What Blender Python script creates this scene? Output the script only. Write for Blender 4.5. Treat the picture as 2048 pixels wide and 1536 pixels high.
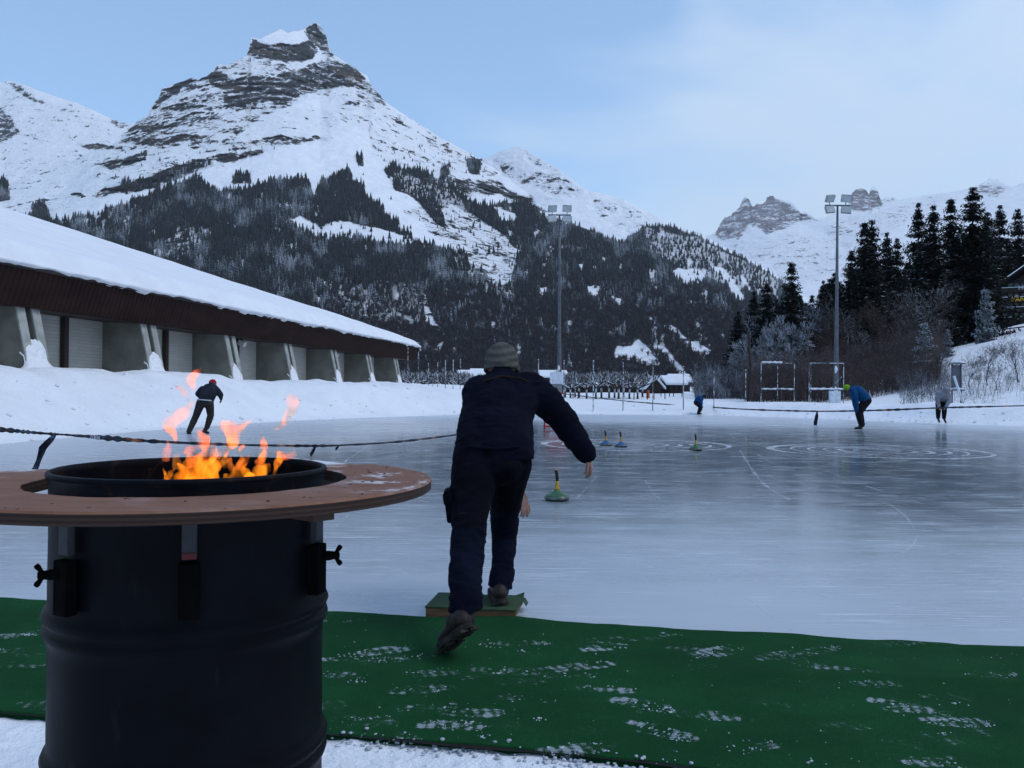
import bpy, bmesh, math, random
import numpy as np
from mathutils import Vector, Matrix
from mathutils import noise as mnoise

for o in list(bpy.data.objects):
    bpy.data.objects.remove(o, do_unlink=True)
SC = bpy.context.scene
COL = SC.collection
R = math.radians
RNG = random.Random(11)
NR = np.random.RandomState(7)

# ------------------------------------------------------------------ camera
F = 1738.0                      # focal length in pixels of the 2048 wide photograph
CAM = Vector((0, 0, 1.25))
ROLL = R(0.4); PITCH = math.atan(12 / F)
_f = Vector((0, math.cos(PITCH), math.sin(PITCH)))
_r0 = Vector((1, 0, 0)); _u0 = _r0.cross(_f)
_r = _r0 * math.cos(ROLL) + _u0 * math.sin(ROLL)
_u = _u0 * math.cos(ROLL) - _r0 * math.sin(ROLL)
cd = bpy.data.cameras.new('camera'); cam = bpy.data.objects.new('camera', cd); COL.objects.link(cam)
cd.sensor_width = 36; cd.lens = 36 * F / 2048; cd.clip_start = 0.05; cd.clip_end = 40000
cam.matrix_world = Matrix(((_r.x, _u.x, -_f.x, CAM.x), (_r.y, _u.y, -_f.y, CAM.y), (_r.z, _u.z, -_f.z, CAM.z), (0, 0, 0, 1)))
SC.camera = cam

def ray(px, py):
    d = _f + _r * ((px - 1024) / F) + _u * (-(py - 768) / F)
    return d / d.y
def at(px, py, d):
    return CAM + ray(px, py) * d
def ground(px, py, z=0.0):
    q = ray(px, py)
    return CAM + q * ((z - CAM.z) / q.z)
def proj(x, y, z):               # world arrays -> photograph pixels
    X = x - CAM.x; Y = y - CAM.y; Z = z - CAM.z
    a = X * _r.x + Y * _r.y + Z * _r.z; b = X * _u.x + Y * _u.y + Z * _u.z; c = X * _f.x + Y * _f.y + Z * _f.z
    return 1024 + F * a / c, 768 - F * b / c

# ------------------------------------------------------------------ world, sun, exposure
SC.render.engine = 'CYCLES'
SC.view_settings.view_transform = 'Standard'; SC.view_settings.look = 'None'
SC.view_settings.gamma = 1; SC.view_settings.use_curve_mapping = False
SC.view_settings.exposure = 0.97
SUN_EL, SUN_AZ = R(56), R(105)     # hidden behind thin cloud
W = bpy.data.worlds.new('World'); SC.world = W; W.use_nodes = True
wt = W.node_tree; wt.nodes.clear()
def wn(t, **k):
    n = wt.nodes.new(t)
    for a, v in k.items(): setattr(n, a, v)
    return n
sky = wn('ShaderNodeTexSky', sky_type='NISHITA', sun_disc=False, sun_elevation=SUN_EL, sun_rotation=SUN_AZ, altitude=1000, air_density=1.0, dust_density=0.6, ozone_density=2.0)
tc = wn('ShaderNodeTexCoord')
mp = wn('ShaderNodeMapping'); mp.inputs['Scale'].default_value = (1.0, 1.0, 2.2); mp.inputs['Rotation'].default_value = (0.0, R(-24), 0.3); mp.inputs['Location'].default_value = (0.35, 0.2, 0.1)
n1 = wn('ShaderNodeTexNoise'); n1.inputs['Scale'].default_value = 2.3; n1.inputs['Detail'].default_value = 7; n1.inputs['Roughness'].default_value = 0.52; n1.inputs['Distortion'].default_value = 0.5
wt.links.new(tc.outputs['Generated'], mp.inputs['Vector']); wt.links.new(mp.outputs[0], n1.inputs['Vector'])
sep = wn('ShaderNodeSeparateXYZ'); wt.links.new(tc.outputs['Generated'], sep.inputs[0])
# more veil low down and towards the right (valley side)
m1 = wn('ShaderNodeMath', operation='MULTIPLY_ADD'); m1.inputs[1].default_value = 0.55; m1.inputs[2].default_value = 0.02
wt.links.new(sep.outputs['X'], m1.inputs[0])
m2 = wn('ShaderNodeMath', operation='MULTIPLY_ADD'); m2.inputs[1].default_value = -0.55
wt.links.new(sep.outputs['Z'], m2.inputs[0]); wt.links.new(m1.outputs[0], m2.inputs[2])
m3 = wn('ShaderNodeMath', operation='ADD'); wt.links.new(m2.outputs[0], m3.inputs[0]); wt.links.new(n1.outputs['Fac'], m3.inputs[1])
mr = wn('ShaderNodeMapRange', clamp=True, interpolation_type='SMOOTHSTEP'); mr.inputs['From Min'].default_value = 0.33; mr.inputs['From Max'].default_value = 0.66
mr.inputs['To Min'].default_value = 0.26; mr.inputs['To Max'].default_value = 0.92
wt.links.new(m3.outputs[0], mr.inputs['Value'])
tint = wn('ShaderNodeMix', data_type='RGBA', blend_type='MULTIPLY'); tint.inputs['Factor'].default_value = 1.0
SKY_TINT = (0.80, 0.99, 1.06)
CLOUD = (2.95, 3.7, 4.7)
tint.inputs[7].default_value = (*SKY_TINT, 1)
wt.links.new(sky.outputs[0], tint.inputs[6])
cm = wn('ShaderNodeMix', data_type='RGBA'); cm.inputs[7].default_value = (*CLOUD, 1)
wt.links.new(mr.outputs[0], cm.inputs['Factor']); wt.links.new(tint.outputs[2], cm.inputs[6])
bg = wn('ShaderNodeBackground'); bg.inputs['Strength'].default_value = 0.108
wo = wn('ShaderNodeOutputWorld')
wt.links.new(cm.outputs[2], bg.inputs['Color']); wt.links.new(bg.outputs[0], wo.inputs['Surface'])
sd = bpy.data.lights.new('sun', 'SUN'); sun = bpy.data.objects.new('sun', sd); COL.objects.link(sun)
sd.energy = 0.6; sd.angle = R(25); sd.color = (1.0, 0.95, 0.9)
_sd = Vector((math.sin(SUN_AZ) * math.cos(SUN_EL), math.cos(SUN_AZ) * math.cos(SUN_EL), math.sin(SUN_EL)))
sun.rotation_euler = _sd.to_track_quat('Z', 'Y').to_euler()
cy = SC.cycles
cy.max_bounces = 6; cy.diffuse_bounces = 2; cy.glossy_bounces = 3; cy.transmission_bounces = 2; cy.transparent_max_bounces = 12; cy.volume_bounces = 0
cy.use_denoising = True

# ------------------------------------------------------------------ helpers: tags, meshes, materials
ORG = {}
def tag(o, label=None, cat=None, group=None, kind=None):
    if label: o['label'] = label
    if cat: o['category'] = cat
    if group: o['group'] = group
    if kind: o['kind'] = kind
    return o
def thing(name, loc, label, cat, group=None):
    o = bpy.data.objects.new(name, None); COL.objects.link(o); o.location = loc; o.empty_display_size = 0.2
    ORG[o.name] = Vector(loc)
    return tag(o, label, cat, group)
def org(o): return ORG.get(o.name, Vector((0, 0, 0))) if o else Vector((0, 0, 0))
def link(name, me, mats=(), parent=None, smooth=False, origin=None):
    ob = bpy.data.objects.new(name, me); COL.objects.link(ob)
    for m in (mats if isinstance(mats, (list, tuple)) else [mats]): me.materials.append(m)
    if parent is not None:
        ob.parent = parent; ORG[ob.name] = org(parent); off = -org(parent)
    elif origin is not None:
        ob.location = origin; ORG[ob.name] = Vector(origin); off = -Vector(origin)
    else:
        ORG[ob.name] = Vector((0, 0, 0)); off = None
    if off is not None: me.transform(Matrix.Translation(off))
    if smooth: me.polygons.foreach_set('use_smooth', [True] * len(me.polygons))
    return ob
def np_mesh(name, v, faces, matidx=None, attrs=None):
    """v (N,3); faces (M,3) or (M,4) int array"""
    me = bpy.data.meshes.new(name)
    v = np.asarray(v, np.float32); f = np.asarray(faces, np.int32); k = f.shape[1]
    me.vertices.add(len(v)); me.vertices.foreach_set('co', v.ravel())
    me.loops.add(f.size); me.loops.foreach_set('vertex_index', f.ravel())
    me.polygons.add(len(f)); me.polygons.foreach_set('loop_start', np.arange(0, f.size, k, dtype=np.int32))
    if matidx is not None: me.polygons.foreach_set('material_index', np.asarray(matidx, np.int32))
    me.update(calc_edges=True)
    for n, a in (attrs or {}).items():
        at_ = me.attributes.new(n, 'FLOAT', 'POINT'); at_.data.foreach_set('value', np.asarray(a, np.float32))
    return me

class MB:
    def __init__(s): s.v = []; s.f = []; s.m = []
    def add(s, vs, fs, mi=0):
        b = len(s.v); s.v += [tuple(q) for q in vs]; s.f += [tuple(b + i for i in f) for f in fs]; s.m += [mi] * len(fs); return s
    def box(s, c, size, rot=None, mi=0):
        c = Vector(c); h = Vector(size) / 2
        M3 = rot if rot is not None else Matrix.Identity(3)
        vs = [c + M3 @ Vector((x * h.x, y * h.y, z * h.z)) for x in (-1, 1) for y in (-1, 1) for z in (-1, 1)]
        return s.add(vs, [(0, 1, 3, 2), (4, 6, 7, 5), (0, 4, 5, 1), (2, 3, 7, 6), (0, 2, 6, 4), (1, 5, 7, 3)], mi)
    def bar(s, a, b, w, h, mi=0, up=(0, 0, 1)):
        a = Vector(a); b = Vector(b); d = (b - a); L = d.length; d.normalize()
        u = Vector(up)
        if abs(d.dot(u)) > .98: u = Vector((0, 1, 0))
        x = d.cross(u).normalized(); z = x.cross(d)
        M3 = Matrix((x, d, z)).transposed()
        return s.box((a + b) / 2, (w, L, h), M3, mi)
    def tube(s, pts, rads, n=8, mi=0, caps=True):
        pts = [Vector(p) for p in pts]
        if not isinstance(rads, (list, tuple)): rads = [rads] * len(pts)
        b = len(s.v); prev = None
        for i, p in enumerate(pts):
            t = (pts[min(i + 1, len(pts) - 1)] - pts[max(i - 1, 0)]).normalized()
            if prev is None:
                a = Vector((0, 0, 1)) if abs(t.z) < .9 else Vector((1, 0, 0))
                x = t.cross(a).normalized()
            else:
                x = (prev - t * prev.dot(t)).normalized()
            prev = x; y = t.cross(x)
            for k in range(n):
                an = 2 * math.pi * k / n
                s.v.append(tuple(p + (x * math.cos(an) + y * math.sin(an)) * rads[i]))
        for i in range(len(pts) - 1):
            for k in range(n):
                k2 = (k + 1) % n
                s.f.append((b + i * n + k, b + i * n + k2, b + (i + 1) * n + k2, b + (i + 1) * n + k)); s.m.append(mi)
        if caps:
            s.f.append(tuple(b + k for k in range(n))[::-1]); s.m.append(mi)
            e = b + (len(pts) - 1) * n
            s.f.append(tuple(e + k for k in range(n))); s.m.append(mi)
        return s
    def lathe(s, c, prof, n=32, mi=0, closed=False, mis=None):
        c = Vector(c); b = len(s.v)
        for (r, z) in prof:
            for k in range(n):
                a = 2 * math.pi * k / n; s.v.append((c.x + r * math.cos(a), c.y + r * math.sin(a), c.z + z))
        m = len(prof)
        for i in range(m if closed else m - 1):
            j = (i + 1) % m
            for k in range(n):
                k2 = (k + 1) % n
                s.f.append((b + i * n + k, b + i * n + k2, b + j * n + k2, b + j * n + k)); s.m.append(mis[i] if mis else mi)
        return s
    def prism(s, poly, a, b, mi=0):
        """poly: list of 3d points (planar); extruded by vector from a to b"""
        n = len(poly); d = Vector(b) - Vector(a); base = [Vector(p) for p in poly]
        vs = base + [p + d for p in base]
        fs = [tuple(range(n))[::-1], tuple(range(n, 2 * n))] + [(i, (i + 1) % n, n + (i + 1) % n, n + i) for i in range(n)]
        return s.add(vs, fs, mi)
    def grid(s, fn, nu, nv, mi=0):
        b = len(s.v)
        for j in range(nv + 1):
            for i in range(nu + 1): s.v.append(tuple(fn(i / nu, j / nv)))
        for j in range(nv):
            for i in range(nu):
                a = b + j * (nu + 1) + i; s.f.append((a, a + 1, a + nu + 2, a + nu + 1)); s.m.append(mi)
        return s
    def mesh(s, name):
        me = bpy.data.meshes.new(name); me.from_pydata(s.v, [], s.f)
        me.polygons.foreach_set('material_index', s.m); me.update(); return me
    def build(s, name, mats, parent=None, smooth=False, origin=None, bevel=0, fixn=True):
        me = s.mesh(name)
        if fixn or bevel:
            bm = bmesh.new(); bm.from_mesh(me)
            if fixn: bmesh.ops.recalc_face_normals(bm, faces=bm.faces)
            if bevel: bmesh.ops.bevel(bm, geom=[e for e in bm.edges if e.is_manifold and e.calc_face_angle(0) > .6], offset=bevel, segments=2, affect='EDGES', profile=.6)
            bm.to_mesh(me); bm.free()
        return link(name, me, mats, parent, smooth, origin)

def kids(o): return [c for c in COL.objects if c.parent == o]
def copy_tree(root, loc, rz=0, sc=1.0, label=None, group=None, chd=None):
    r = root.copy(); COL.objects.link(r); r.location = loc; r.rotation_euler = (0, 0, rz)
    r.scale = (sc, sc, sc) if not isinstance(sc, tuple) else sc
    if label: r['label'] = label
    if group: r['group'] = group
    for c in (chd if chd is not None else kids(root)):
        k = c.copy(); COL.objects.link(k); k.parent = r
    return r

# --- node materials
class G:
    def __init__(s, name):
        s.m = bpy.data.materials.new(name); s.m.use_nodes = True; s.t = s.m.node_tree; s.t.nodes.clear()
        s.out = s.t.nodes.new('ShaderNodeOutputMaterial')
    def n(s, typ, ins=None, **k):
        nd = s.t.nodes.new('ShaderNode' + typ)
        for a, v in k.items(): setattr(nd, a, v)
        for i, v in (ins or {}).items(): s.set(nd, i, v)
        return nd
    def set(s, nd, i, v):
        sk = nd.inputs[i]
        if isinstance(v, bpy.types.NodeSocket): s.t.links.new(v, sk)
        elif isinstance(v, bpy.types.Node): s.t.links.new(v.outputs[0], sk)
        else:
            if sk.type == 'RGBA' and len(v) == 3: v = (*v, 1)
            sk.default_value = v
    def pos(s): return s.n('NewGeometry').outputs['Position']
    def obj(s): return s.n('TexCoord').outputs['Object']
    def map(s, vec, scale=(1, 1, 1), rot=(0, 0, 0), loc=(0, 0, 0)):
        return s.n('Mapping', {'Vector': vec, 'Scale': scale, 'Rotation': rot, 'Location': loc}).outputs[0]
    def noise(s, vec, scale, detail=4, rough=.55, dist=0):
        return s.n('TexNoise', {'Vector': vec, 'Scale': scale, 'Detail': detail, 'Roughness': rough, 'Distortion': dist}).outputs['Fac']
    def ss(s, v, a, b, c=0., d=1.):
        return s.n('MapRange', {'Value': v, 'From Min': a, 'From Max': b, 'To Min': c, 'To Max': d}, interpolation_type='SMOOTHSTEP').outputs[0]
    def math(s, op, a, b=0., c=0.):
        return s.n('Math', {0: a, 1: b, 2: c}, operation=op).outputs[0]
    def mix(s, f, a, b, blend='MIX'):
        nd = s.n('Mix', data_type='RGBA', blend_type=blend); s.set(nd, 0, f); s.set(nd, 6, a); s.set(nd, 7, b); return nd.outputs[2]
    def attr(s, name): return s.n('Attribute', attribute_name=name).outputs['Fac']
    def nz(s): return s.n('SeparateXYZ', {0: s.n('NewGeometry').outputs['Normal']}).outputs['Z']
    def bump(s, h, strength=.3, dist=.02, normal=None):
        d = {'Height': h, 'Strength': strength, 'Distance': dist}
        nd = s.n('Bump', d)
        if normal is not None: s.set(nd, 'Normal', normal)
        return nd.outputs[0]
    def bsdf(s, color, rough=.7, metal=0., spec=.3, normal=None, coat=0.):
        nd = s.n('BsdfPrincipled', {'Base Color': color, 'Roughness': rough, 'Metallic': metal, 'Specular IOR Level': spec, 'Coat Weight': coat})
        if normal is not None: s.set(nd, 'Normal', normal)
        return nd
    def done(s, sh, vol=None):
        if sh is not None: s.t.links.new(sh.outputs[0] if isinstance(sh, bpy.types.Node) else sh, s.out.inputs['Surface'])
        if vol is not None: s.t.links.new(vol.outputs[0] if isinstance(vol, bpy.types.Node) else vol, s.out.inputs['Volume'])
        return s.m
def simple(name, c, c2=None, scale=8., rough=.7, metal=0., spec=.3, bump=0., bscale=40., coat=0., stretch=(1, 1, 1), lo=.35, hi=.65, bdist=.01):
    g = G(name); v = g.map(g.obj(), stretch)
    col = c
    if c2 is not None: col = g.mix(g.ss(g.noise(v, scale, 5), lo, hi), c, c2)
    nrm = g.bump(g.noise(v, bscale, 4), bump, bdist) if bump else None
    return g.done(g.bsdf(col, rough, metal, spec, nrm, coat))

# --- numpy value noise
def _h(i, j, k, s):
    n = (i * 374761393 + j * 668265263 + k * 2147483647 + s * 1274126177) & 0xffffffff
    n = ((n ^ (n >> 13)) * 1274126177) & 0xffffffff
    n = ((n ^ (n >> 16)) * 2246822519) & 0xffffffff
    return ((n ^ (n >> 15)) & 0xffffff) / float(0xffffff)
def vnoise(x, y, z=0., s=0):
    x, y, z = np.broadcast_arrays(np.asarray(x, float), np.asarray(y, float), np.asarray(z, float))
    xi = np.floor(x); yi = np.floor(y); zi = np.floor(z)
    fx = x - xi; fy = y - yi; fz = z - zi
    i, j, k = xi.astype(np.int64), yi.astype(np.int64), zi.astype(np.int64)
    q = lambda t: t * t * t * (t * (t * 6 - 15) + 10)
    u, v, w = q(fx), q(fy), q(fz)
    def L(a, b, t): return a + (b - a) * t
    r = [_h(i + a, j + b, k + c, s) for c in (0, 1) for b in (0, 1) for a in (0, 1)]
    return L(L(L(r[0], r[1], u), L(r[2], r[3], u), v), L(L(r[4], r[5], u), L(r[6], r[7], u), v), w) * 2 - 1
def fbm(x, y, z=0., oct=5, s=0, gain=.5, ridge=False):
    t = 0; a = 1.; n = 0
    for o in range(oct):
        q = vnoise(np.asarray(x) * 2 ** o, np.asarray(y) * 2 ** o, np.asarray(z) * 2 ** o, s + o)
        if ridge: q = 1 - 2 * np.abs(q)
        t = t + a * q; n += a; a *= gain
    return t / n
def sfn(x, y, s=0):
    return mnoise.fractal((x, y, s * 3.7), 1.0, 2.0, 3) * .8
def inpoly(px, py, poly):
    r = np.zeros(np.shape(px), bool); n = len(poly)
    for i in range(n):
        x1, y1 = poly[i]; x2, y2 = poly[(i + 1) % n]
        if y1 == y2: continue
        c = ((y1 > py) != (y2 > py)) & (px < (x2 - x1) * (py - y1) / (y2 - y1) + x1)
        r ^= c
    return r
def polydist(px, py, poly):
    d = np.full(np.shape(px), 1e9); n = len(poly)
    for i in range(n):
        x1, y1 = poly[i]; x2, y2 = poly[(i + 1) % n]
        dx, dy = x2 - x1, y2 - y1; L2 = dx * dx + dy * dy + 1e-12
        t = np.clip(((px - x1) * dx + (py - y1) * dy) / L2, 0, 1)
        d = np.minimum(d, np.hypot(px - x1 - t * dx, py - y1 - t * dy))
    return np.where(inpoly(px, py, poly), -d, d)
def sstep(a, b, x):
    t = np.clip((x - a) / (b - a), 0, 1); return t * t * (3 - 2 * t)

# ================================================================== MATERIALS OF THE SETTING
def mat_snow(name='snow', base=(.80, .83, .88), dirt=0., fine=1.0):
    g = G(name); p = g.pos()
    n = g.noise(p, .8, 6, .6); f = g.noise(p, 9, 5, .65); ff = g.noise(p, 70, 3, .6)
    col = g.mix(g.ss(n, .3, .7), tuple(c * .93 for c in base), base)
    col = g.mix(g.ss(f, .5, .8, 0, .25), col, tuple(c * .85 for c in base))
    b1 = g.bump(f, .5 * fine, .12); b2 = g.bump(ff, .35 * fine, .012, b1)
    return g.done(g.bsdf(col, .75, 0, .2, b2))
M_SNOW = mat_snow()
M_SNOWN = mat_snow('trodden snow', (.78, .81, .87), fine=1.6)

def mat_mountain(name, strata=22., rockcol=((.017, .017, .0195), (.070, .067, .069)), ochre=True, ground_col=(.035, .034, .04), sc=1.0):
    g = G(name); p = g.pos()
    rock = g.attr('rock'); forest = g.attr('forest'); nz = g.nz()
    ps = g.map(p, (.011 / sc, .011 / sc, .024 / sc), rot=(R(5), R(-9), 0))
    n1 = g.noise(ps, 1.0, 9, .62)
    n2 = g.noise(g.map(p, (.03 / sc, .03 / sc, .03 / sc)), 1.0, 8, .66)
    n3 = g.noise(g.map(p, (.0035 / sc, .0035 / sc, .002 / sc)), 1.0, 4, .55)
    n4 = g.noise(g.map(p, (.09 / sc, .09 / sc, .13 / sc)), 1.0, 6, .7)
    gul = g.noise(g.map(p, (.022 / sc, .022 / sc, .0035 / sc)), 1.0, 6, .6, 1.2)
    t = g.math('MULTIPLY_ADD', rock, .98, -.56)
    t = g.math('ADD', t, g.math('MULTIPLY_ADD', n1, 1.5, -.75))
    t = g.math('ADD', t, g.math('MULTIPLY_ADD', n2, 1.7, -.85))
    t = g.math('ADD', t, g.math('MULTIPLY_ADD', n4, 1.5, -.75))
    t = g.math('ADD', t, g.math('MULTIPLY_ADD', gul, 1.5, -.75))
    steep = g.ss(nz, .25, .75, .25, -.12)
    t = g.math('ADD', t, steep)
    mask = g.ss(t, -.05, .12)
    rc = g.mix(g.ss(n2, .3, .7), rockcol[0], rockcol[1])
    rc = g.mix(g.ss(n1, .42, .62), rc, tuple(c * .55 for c in rockcol[1]))
    rc = g.mix(g.ss(n4, .55, .75, 0, .5), rc, tuple(c * 1.7 for c in rockcol[1]))
    if ochre: rc = g.mix(g.ss(n3, .56, .70, 0, .55), rc, (.13, .085, .045))
    snow = g.mix(g.ss(n2, .35, .75), (.78, .80, .85), (.88, .89, .92))
    brush = g.mix(g.ss(n2, .46, .70), ground_col, (.17, .18, .205))
    col = g.mix(mask, snow, rc)
    col = g.mix(forest, col, brush)
    nb = g.bump(g.math('ADD', g.math('ADD', n2, n1), g.math('MULTIPLY_ADD', n4, .35, gul)), g.math('MULTIPLY_ADD', rock, .5, .40), 15 * sc)
    return g.done(g.bsdf(col, .85, 0, .15, nb))

# ================================================================== MOUNTAINS
def interp(pts, x):
    p = sorted(pts); return np.interp(x, [q[0] for q in p], [q[1] for q in p])
ROCKS = [  # polygon in photograph pixels, density
    ([(235, 290), (262, 245), (318, 185), (383, 150), (480, 114), (600, 130), (610, 200), (520, 240), (430, 300), (250, 305)], .56),
    ([(655, 100), (745, 170), (800, 230), (700, 260), (650, 190), (600, 200), (640, 150)], .42),
    ([(720, 180), (1010, 348), (960, 400), (860, 420), (740, 300)], .40),
    ([(430, 220), (700, 215), (660, 272), (430, 292)], .30),
    ([(0, 170), (250, 250), (230, 330), (0, 335)], .36), ([(0, 335), (180, 300), (210, 395), (60, 432), (0, 430)], .34),
    ([(180, 300), (440, 285), (560, 300), (400, 350), (200, 390)], .42),
    ([(500, 74), (520, 84), (547, 90), (598, 88), (617, 74), (641, 102), (602, 125), (574, 129), (539, 121), (494, 110)], 1.0),
    ([(607, 62), (633, 44), (655, 70), (662, 104), (641, 98), (613, 76)], 1.0),
    ([(650, 98), (668, 108), (662, 116), (640, 104)], .6),
    ([(586, 137), (633, 121), (672, 118), (718, 141), (745, 172), (715, 172), (648, 180), (609, 195), (562, 211), (543, 207), (488, 219), (449, 215), (445, 187), (414, 164), (391, 164), (332, 203), (297, 232), (318, 176), (383, 154), (414, 150), (437, 127), (469, 160), (488, 148), (543, 156), (559, 141)], .92),
    ([(234, 285), (266, 246), (305, 230), (391, 187), (414, 203), (445, 234), (414, 254), (391, 281), (336, 295), (254, 295)], .72),
    ([(414, 140), (480, 118), (545, 130), (570, 142), (480, 150), (430, 160)], .55),
    ([(140, 288), (195, 284), (250, 298), (300, 304), (195, 300)], .95),
    ([(165, 334), (223, 321), (300, 302), (292, 322), (223, 338)], .95),
    ([(432, 308), (520, 301), (540, 306), (523, 315), (434, 328)], .95),
    ([(400, 284), (437, 279), (586, 272), (668, 279), (586, 292), (520, 295), (420, 292)], .78),
    ([(180, 393), (211, 373), (297, 350), (380, 322), (440, 310), (430, 325), (367, 350), (301, 377), (211, 396)], .95),
    ([(136, 388), (150, 384), (176, 390), (165, 395)], .95),
    ([(709, 168), (742, 168), (784, 211), (742, 206), (715, 210)], .75),
    ([(690, 185), (720, 200), (715, 230), (680, 225)], .45),
    ([(850, 250), (940, 300), (1000, 350), (980, 360), (900, 320), (845, 290)], .50),
    ([(770, 225), (850, 262), (830, 300), (770, 280)], .38),
    ([(740, 300), (850, 300), (940, 350), (900, 380), (800, 350)], .38),
    ([(905, 362), (1000, 358), (1015, 378), (1060, 398), (1095, 425), (1070, 425), (1000, 390), (920, 388)], .92),
    ([(800, 420), (870, 415), (910, 400), (990, 450), (1040, 500), (1022, 570), (960, 565), (915, 505), (870, 470)], .58),
    ([(640, 600), (800, 560), (900, 580), (880, 680), (700, 640)], .55),
    ([(300, 510), (330, 480), (390, 450), (420, 470), (380, 520)], .55),
    ([(0, 210), (30, 245), (42, 270), (0, 290), (-60, 260)], .85),
    ([(5, 162), (45, 172), (90, 208), (118, 218), (70, 205), (20, 176)], .8),
    ([(130, 208), (195, 222), (170, 222)], .8), ([(220, 238), (260, 246), (240, 262), (222, 252)], .7),
    ([(40, 230), (200, 260), (230, 300), (120, 300), (30, 280)], .35),
    ([(60, 350), (140, 320), (180, 340), (100, 400), (40, 410)], .3),
    ([(985, 318), (1030, 330), (1060, 348), (1110, 345), (1168, 380), (1150, 392), (1100, 390), (1050, 368), (1000, 345)], .62),
    ([(1035, 295), (1070, 310), (1130, 350), (1100, 345), (1060, 325)], .5),
    ([(1180, 385), (1300, 430), (1330, 470), (1260, 470), (1200, 440)], .42),
    ([(1425, 475), (1440, 440), (1487, 392), (1545, 386), (1600, 420), (1640, 442), (1600, 447), (1560, 460), (1530, 467), (1500, 452), (1475, 478), (1440, 482)], .9),
    ([(1696, 412), (1705, 383), (1722, 372), (1762, 378), (1764, 408), (1740, 418), (1715, 420)], .9),
    ([(1768, 396), (1795, 394), (1790, 402), (1768, 402)], .8),
    ([(1955, 372), (1990, 358), (2020, 378), (1985, 392), (1960, 392)], .7),
    ([(1450, 480), (1560, 470), (1640, 470), (1700, 500), (1600, 520), (1480, 520)], .42),
    ([(1640, 450), (1850, 395), (1900, 400), (1750, 480), (1660, 500)], .44),
    ([(1540, 520), (1700, 500), (1760, 470), (1740, 560), (1560, 570)], .46)]
FOR_IN = [  # forest areas
    [(-300, 520), (-100, 470), (0, 452), (60, 432), (118, 440), (190, 428), (290, 392), (390, 355), (412, 372), (440, 384), (470, 386), (540, 362), (608, 356), (626, 392), (640, 366), (692, 340), (722, 372), (772, 430), (832, 480), (880, 500), (990, 500), (1100, 520), (1200, 500), (1700, 700), (1700, 800), (-300, 800)],
    [(765, 338), (785, 326), (805, 340), (850, 342), (865, 352), (905, 375), (960, 415), (1050, 402), (1100, 438), (1161, 452), (1204, 474), (1298, 510), (1420, 573), (1500, 620), (1700, 760), (1000, 760), (930, 500), (870, 440), (830, 400), (790, 380)],
    [(1290, 455), (1340, 452), (1400, 478), (1470, 508), (1560, 560), (1640, 640), (1640, 760), (1200, 760), (1200, 520)],
    [(465, 352), (500, 350), (505, 368), (465, 370)], [(711, 308), (722, 312), (728, 332), (716, 330)],
    [(880, 340), (900, 325), (912, 375), (885, 370)], [(930, 318), (965, 318), (955, 350), (935, 345)],
    [(62, 408), (88, 408), (98, 432), (66, 436)], [(-60, 360), (12, 362), (22, 400), (-60, 420)],
    [(240, 365), (330, 350), (420, 318), (430, 330), (330, 370), (250, 385)]]
FOR_OUT = [
    [(568, 442), (600, 434), (640, 452), (680, 443), (760, 458), (830, 478), (812, 494), (760, 488), (720, 478), (640, 480), (600, 460)],
    [(722, 335), (752, 340), (790, 400), (850, 440), (880, 470), (840, 482), (790, 440), (752, 390)],
    [(880, 420), (905, 408), (985, 455), (1036, 500), (1020, 572), (985, 570), (935, 520), (895, 470)],
    [(1228, 702), (1235, 690), (1262, 690), (1275, 678), (1292, 690), (1303, 705), (1324, 735), (1300, 730), (1265, 722), (1230, 716)],
    [(1306, 688), (1325, 690), (1372, 745), (1380, 760), (1362, 757), (1340, 722)],
    [(1360, 676), (1392, 685), (1428, 706), (1410, 714), (1375, 700)],
    [(1322, 648), (1342, 656), (1374, 673), (1355, 677)],
    [(1345, 545), (1360, 536), (1388, 537), (1410, 550), (1400, 564), (1372, 568), (1352, 557)],
    [(1420, 525), (1442, 535), (1474, 570), (1494, 602), (1478, 600), (1448, 562)],
    [(1478, 545), (1490, 552), (1502, 580), (1494, 582)],
    [(1060, 398), (1075, 398), (1110, 420), (1100, 430), (1070, 418)], [(985, 415), (1030, 425), (1040, 445), (1000, 440)],
    [(850, 585), (866, 640), (876, 650), (892, 670), (880, 674), (860, 656), (845, 620)],
    [(1155, 530), (1170, 528), (1165, 545)], [(1080, 575), (1098, 572), (1094, 590), (1083, 588)], [(1170, 570), (1200, 575), (1196, 596), (1180, 588)],
    [(1225, 590), (1245, 600), (1235, 612)], [(620, 596), (650, 590), (636, 608)], [(640, 560), (652, 560), (650, 572)],
    [(548, 452), (560, 455), (556, 470), (548, 466)], [(1440, 598), (1450, 604), (1448, 614)]]
FOR_HALF = [
    ([(300, 515), (330, 480), (390, 450), (425, 462), (400, 500), (350, 522)], .35),
    ([(790, 345), (905, 380), (940, 430), (900, 440), (850, 400), (800, 380)], .45),
    ([(900, 500), (1035, 500), (1030, 600), (980, 590), (930, 560)], .5),
    ([(640, 590), (760, 560), (850, 570), (840, 650), (700, 640)], .5),
    ([(1290, 455), (1400, 478), (1560, 560), (1560, 600), (1420, 560), (1300, 505)], .4),
    ([(240, 365), (330, 350), (420, 318), (430, 330), (330, 370), (250, 385)], .4),
    ([(118, 440), (190, 428), (260, 400), (290, 420), (200, 470), (118, 470)], .6)]
def warp(px, py, a=7, s=0):
    return px + a * fbm(px / 28, py / 28, s, 3, 31), py + a * fbm(px / 28, py / 28, s + 9, 3, 57)
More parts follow.
